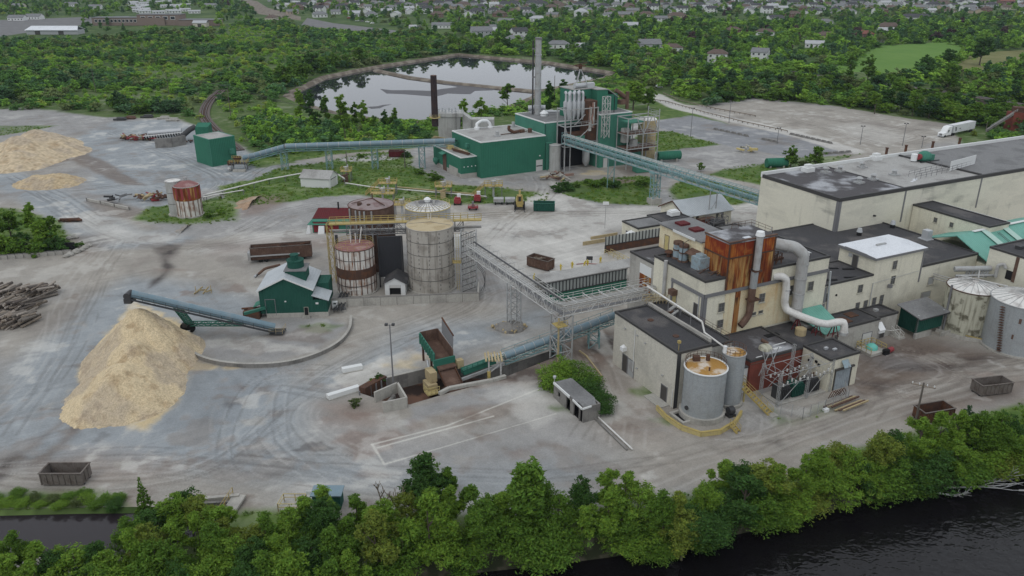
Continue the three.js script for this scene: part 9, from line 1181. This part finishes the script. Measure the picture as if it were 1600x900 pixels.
// school, white roofed sheds, trailers at the upper left
{
const [x,z]=W.y(232,40),o=thing('school','long low brown brick building with window band at the upper left','school',[x,0,z]);P(o,'wall',std([0.22,0.17,0.145]),[B(x-60,x+18,0,8,z-16,z),B(x-12,x+34,0,11,z-20,z-2),B(x+34,x+76,0,6,z-14,z+4)]);P(o,'roof',roofM.grey,[B(x-60.5,x-12.1,8,8.4,z-16.5,z+0.5),B(x-12.5,x+34.5,11,11.4,z-20.5,z-1.5),B(x+34.6,x+76.5,6,6.4,z-14.5,z+4.5)]);for (let i=0;i < 11;i++) {const f=P(o,'window',M.white,B(x-57+i*4.2,x-54+i*4.2,3.4,6.4,z,z+0.1));P(f,'pane',M.glass,B(x-56.8+i*4.2,x-54.2+i*4.2,3.6,6.2,z+0.1,z+0.16));} for (let i=0;i < 5;i++) {const f=P(o,'window',M.white,B(x-8+i*8,x-3+i*8,6,9.4,z-2,z-1.9));P(f,'pane',M.glass,B(x-7.7+i*8,x-3.3+i*8,6.3,9.1,z-1.9,z-1.84));}
const [u,v]=W.y(85,54),q=thing('barn','long shed with bright white blue roof at the upper left corner','barn',[u,0,v]);P(q,'wall',houseM.grey,B(u-26,u+22,0,4,v-14,v));P(q,'roof',M.roofWhite,[slab([[u-27,4,v+1],[u+23,4,v+1],[u+20,7.4,v-7],[u-24,7.4,v-7]],0.2),slab([[u-24,7.4,v-7],[u+20,7.4,v-7],[u+23,4,v-15],[u-27,4,v-15]],0.2)]);P(q,'door',M.doorDark,[B(u-18,u-13,0,3.2,v,v+0.08),B(u+4,u+9,0,3.2,v,v+0.08)]);
const [c,e]=W.y(312,42),r=thing('barn','small grey roofed barn right of the long brown school','barn',[c,0,e]);P(r,'wall',houseM.cream,B(c-7,c+7,0,4,e-9,e));P(r,'roof',roofM.pale,[slab([[c-7.6,3.9,e+0.5],[c+7.6,3.9,e+0.5],[c+7.6,6.4,e-4.5],[c-7.6,6.4,e-4.5]],0.2),slab([[c-7.6,6.4,e-4.5],[c+7.6,6.4,e-4.5],[c+7.6,3.9,e-9.5],[c-7.6,3.9,e-9.5]],0.2)]);P(r,'door',M.doorDark,B(c-2,c+2,0,3,e,e+0.08));
let f;for (let i=0;i < 34;i++) {const px=rr(205,305),py=rr(-3,22),[X,Z]=W.y(px,py),label='white mobile home in the crowded park at the upper left';if (homes.some(([a,b])=>Math.hypot(a-X,b-Z) < 13)) continue;if (!f) {f=house(label,'white','pale',15,5,3,0,'mobile homes of the upper left park');f.name='mobile_home';names.set('mobile_home',1);put(f,[X,Z],0,0.4);} else {copyOf(f,label,'mobile homes of the upper left park',X,0,Z,rr(0.2,0.7));homes.push([X,Z]);}}
// upper left streets of houses
for (const [px,py,w,l] of [[30,12,'cream','cream house at the very top left corner'],[112,10,'white','white house behind the bright barn'],[150,14,'white','second white house behind the bright barn'],[55,30,'white','low white house just behind the bright barn'],[28,32,'white','low white house at the left edge behind the barn'],[330,12,'white','white house right of the mobile homes']]) put(house(l,w,'grey',18,10,3.6,0),px,py,rr(-0.2,0.3));
}
// cars
{
const body=new THREE.Shape([[-2.2,0.35],[-2.2,0.85],[-1.3,0.95],[-0.7,1.45],[0.9,1.45],[1.6,0.98],[2.2,0.85],[2.2,0.35]].map(([a,b])=>new THREE.Vector2(a,b))),bg=new THREE.ExtrudeGeometry(body,{depth:1.6,bevelEnabled:true,bevelSize:0.08,bevelThickness:0.08,bevelSegments:2});bg.translate(0,0,-0.8);const cars=[];
const car=(px,py,t,m,label,group)=>{const [x,z]=W.y(px,py),k=m === M.white ? 0 :m === M.steelGrey ? 1 :2;if (!cars[k]) {const o=thing('car',label,'car',[0,0,0],W,group);P(o,'body',m,bg.clone());P(o,'window',M.glass,[B(-0.6,0.85,1.0,1.38,0.88,0.91),B(-0.6,0.85,1.0,1.38,-0.91,-0.88),slab([[0.98,1.5,-0.7],[0.98,1.5,0.7],[1.62,1.08,0.7],[1.62,1.08,-0.7]],0.04),slab([[-0.76,1.5,0.7],[-0.76,1.5,-0.7],[-1.3,1.05,-0.7],[-1.3,1.05,0.7]],0.04)]);P(o,'wheel',M.tyre,[-1.35,1.35].flatMap((a)=>[-0.75,0.75].map((b)=>bar([a,0.33,b-0.12],[a,0.33,b+0.12],0.33,14))));cars[k]=o;o.position.set(x,0,z);o.rotation.y=t;} else copyOf(cars[k],label,group,x,0,z,t);};
car(1029,137,0.2,M.white,'white car parked at the bend of the far road');{const [x,z]=W.y(1036,133),o=thing('carport','small dark roofed shelter behind the white car at the road bend','shelter',[x,0,z]);P(o,'roof',M.roofPale,B(x-3,x+3,2.7,2.9,z-2.4,z+2));P(o,'post',M.steelDark,[[-2.8,-2.2],[2.8,-2.2],[-2.8,1.8],[2.8,1.8]].map(([a,b])=>sq([x+a,0,z+b],[x+a,2.7,z+b],0.2)));P(o,'back',M.black,B(x-2.8,x+2.8,0,2.6,z-2.3,z-2.1));}
for (const [px,py,m] of [[552,31,0],[558,33,0],[566,34,1],[574,35,0],[545,29,2],[582,37,0],[648,41,0],[655,42,1],[900,76,0],[915,77,1]]) car(px,py,rr(-0.6,0.6),[M.white,M.steelGrey,M.redPaint][m],['white','grey','red'][m]+' car parked along the upper left street or behind the pond',['white','grey','red'][m]+' cars parked in the town');
}
// hedge of individual trees near the lots and the pond, then the far wood and the town trees as masses
{
const nearHome=(x,z)=>homes.some(([a,b],i)=>{const dx=x-a,dz=z-b;return Math.hypot(dx,dz) < 10 || (dz > 0 && dz < (i < 41 ? 46 :24) && Math.abs(dx+a / -b*dz) < (i < 41 ? 10 :8.5));});
const spots=[];const sow=(px,n,gap,gen)=>{const p=wpx(px),xs=p.map((q)=>q[0]),zs=p.map((q)=>q[1]),b=[Math.min(...xs),Math.max(...xs),Math.min(...zs),Math.max(...zs)];const cell=new Map(),key=(x,z)=>`${Math.floor(x / gap)},${Math.floor(z / gap)}`;let m=0;for (let i=0;i < n*6 && m < n;i++) {const x=rr(b[0],b[1]),z=rr(b[2],b[3]);if (!inPoly(x,z,p) || blocked(x,z) || nearHome(x,z)) continue;const k=key(x,z);if (cell.has(k)) continue;cell.set(k,1);m++;spots.push({x,z,...gen(x,z)});}};
const mats=['mid','mid','light','deep','deep','blue','dull'];const scrub=(x,z)=>{const f=fbm(x / 40+9,z / 40+3,3);return {h:mix(2.3,6.8,sst(0.35,0.7,f))*rr(0.75,1.25),k:rnd() < 0.62 ? 'bush' :pick(['round','wide','round']),m:pick(f > 0.5 ? ['mid','deep','deep','dull','blue'] :['light','mid','mid','light','yellow']),w:'scrub'};};
sow([[-300,62],[130,62],[330,46],[450,26],[640,48],[765,72],[690,86],[600,98],[500,116],[430,148],[432,186],[510,212],[690,212],[700,222],[560,236],[380,262],[330,200],[270,180],[100,176],[-300,190]],4600,4,scrub);
sow([[380,190],[436,184],[500,203],[600,207],[690,206],[690,218],[560,232],[440,246],[400,240]],260,4,(x,z)=>({h:rr(2.6,6),k:pick(['bush','bush','round','ragged']),m:pick(['mid','light','deep','deep','blue']),w:'scrub'}));
sow([[690,190],[860,160],[960,122],[1010,140],[975,165],[940,182],[890,186],[840,196],[740,200]],420,3,()=>({h:rr(1.8,4.6),k:'bush',m:pick(['mid','dull','deep','light']),w:'scrub'}));
sow([[960,84],[1130,96],[1300,112],[1640,130],[1640,215],[1500,196],[1400,182],[1290,166],[1190,154],[1110,164],[1050,150],[1000,130],[960,112]],900,5,()=>({h:rr(4,10),k:pick(['round','wide','bush','round','bush']),m:pick(['mid','mid','light','deep','blue','dull']),w:'bank'}));
sow([[1538,206],[1640,214],[1640,232],[1556,222]],50,4,()=>({h:rr(1.8,3.6),k:pick(['bush','round','bush']),m:pick(['mid','light','deep','mid']),w:'bank'}));
sow([[700,66],[960,84],[975,112],[860,94],[760,84],[700,84]],110,6,()=>({h:rr(5,10),k:pick(['round','wide','bush']),m:pick(mats),w:'bank'}));
sow([[700,44],[960,36],[1300,40],[1640,30],[1640,125],[1300,108],[960,90],[770,78]],1500,6,()=>({h:rr(5.5,10.5),k:pick(['round','wide','round','tall','bush','fir']),m:pick(['mid','deep','mid','light','deep','blue',rnd() < 0.15 ? 'purple' :'mid']),w:'town'}));
for (const L of [[[1320,104],[1368,71],[1500,63],[1513,86],[1455,110]],[[1424,135],[1470,113],[1510,89]]]) for (let i=0;i < L.length-1;i++) {const n=Math.round(Math.hypot(L[i+1][0]-L[i][0],L[i+1][1]-L[i][1]) / 5);for (let j=0;j < n;j++) {const [x,z]=W.y(mix(L[i][0],L[i+1][0],rnd()),mix(L[i][1],L[i+1][1],(j+rnd()) / n)),t=(j+rnd()) / n,q=W.y(mix(L[i][0],L[i+1][0],t),mix(L[i][1],L[i+1][1],t));spots.push({x:q[0]+rr(-5,5),z:q[1]+rr(-5,5),h:rr(3,8.5),k:pick(['bush','bush','round']),m:pick(['mid','light','deep','mid']),w:'bank'});}}
sow([[1480,118],[1500,132],[1456,140],[1430,130],[1440,112]],14,9,()=>({h:rr(9,12),k:'round',m:'deep',w:'bank'}));
{const L=[[520,188],[550,194],[600,199],[650,197],[700,192],[750,184],[800,172],[845,158],[880,146],[915,136],[955,126]];for (let i=0;i < 210;i++) {const q=rr(0,9.99),k=Math.floor(q),[x,z]=W.y(mix(L[k][0],L[k+1][0],q-k),mix(L[k][1],L[k+1][1],q-k)+rr(-5,9));spots.push({x,z,h:rr(1.8,4.2),k:'bush',m:pick(['mid','deep','dull','mid','light']),w:'scrub'});}}
for (const [px,b,t,k,m,l] of [[1327,122,84,'tall','mid','upright tree at the near edge of the green field'],[1355,128,86,'round','mid','broad tree at the near edge of the green field'],[1478,148,98,'round','mid','broad tree in front of the straw meadow'],[1480,105,76,'round','deep','dark tree at the right corner of the green field'],[1530,102,58,'round','deep','large dark tree above the straw meadow'],[1366,178,143,'ragged','light','light green tree in the bushes behind the gravel lot'],[1425,182,145,'round','mid','round green tree in the bushes behind the gravel lot'],[1465,186,165,'bush','yellow','yellowish bush behind the white truck'],[1522,212,200,'bush','yellow','yellow green bush right of the white truck']]) plant(px,b,t,k,m,l);
sow([[-500,60],[-500,-8],[2100,-8],[2100,150],[1620,118],[1300,90],[960,92],[760,76],[620,46],[450,24],[330,44],[130,60]],6600,8,(x,z)=>({h:rr(5,10.5),k:pick(['round','wide','round','wide','tall','fir','bush']),m:pick(['mid','deep','deep','blue','deep','mid','dull','light',rnd() < 0.2 ? 'purple' :'deep',rnd() < 0.1 ? 'yellow' :'mid']),w:'town'}));
spots.sort((a,b)=>(b.h / -b.z)-(a.h / -a.z));
const big=spots.slice(0,170),rest=spots.slice(170);for (const s of big) {const px=800+s.x*FOC / (-s.z*Math.cos(TILT)+CAM_Y*Math.sin(TILT)),at=s.w === 'bank' ? (px < 960 ? 'behind the far end of the pond' :px < 1060 ? 'beside the far road bend' :px < 1180 ? 'below the brown roofed white house' :px < 1300 ? 'behind the left part of the gravel lot' :px < 1420 ? 'behind the middle of the gravel lot' :'behind the white truck') :s.w === 'scrub' ? (px < 200 ? 'in the scrub at the far left' :px < 330 ? 'in the scrub left of the curved track' :px < 450 ? 'in the scrub between curved track and pond' :'in the scrub below the pond') :'between the town houses',l=`${CW[s.m]} ${KW[s.k]} ${at}`;tree(MIDT,s.k,s.x,s.z,s.h,s.m,l,'one kind: '+l,-0.1,s.k === 'bush' ? 1.35 :1.1);}
const names2={scrub:['scrub_wood','dense green scrub and young wood around the pond and left fields','scrub'],bank:['wood_belt','dense belt of trees behind the gravel lot','wood'],town:['town_wood','mass of green trees covering the far town','wood']};const o3=new THREE.Object3D(),cc=new THREE.Color();
for (const w of ['scrub','bank','town']) {const grp=new THREE.Group();grp.name=names2[w][0];scene.add(grp);stuff(grp,names2[w][1],names2[w][2]);const by=new Map();for (const s of rest) if (s.w === w) {const far=-s.z > 700,q=(far ? 'f' :'m')+pick(K_[s.k]);if (!by.has(q)) by.set(q,[]);by.get(q).push(s);}
for (const [q,list] of by) {const v=(q[0] === 'f' ? FART :MIDT)[+q.slice(1)];const im=new THREE.InstancedMesh(v.crown,new THREE.MeshStandardMaterial({vertexColors:true,roughness:0.9,side:2}),list.length);list.forEach((s,i)=>{const k=s.h / 10,f=k*(s.k === 'bush' ? 1.4 :1.15)*rr(0.9,1.15);o3.position.set(s.x,-0.1,s.z);o3.rotation.y=rr(0,6.28);o3.scale.set(f,k,f);o3.updateMatrix();im.setMatrixAt(i,o3.matrix);const t=rr(0.85,1.2)*(w === 'scrub' ? 1.65 :w === 'bank' ? 1.5 :1.45);im.setColorAt(i,cc.copy(LM[s.m].color).multiplyScalar(t));});im.name='crown';grp.add(im);}}
}
renderer.render(scene,camera);
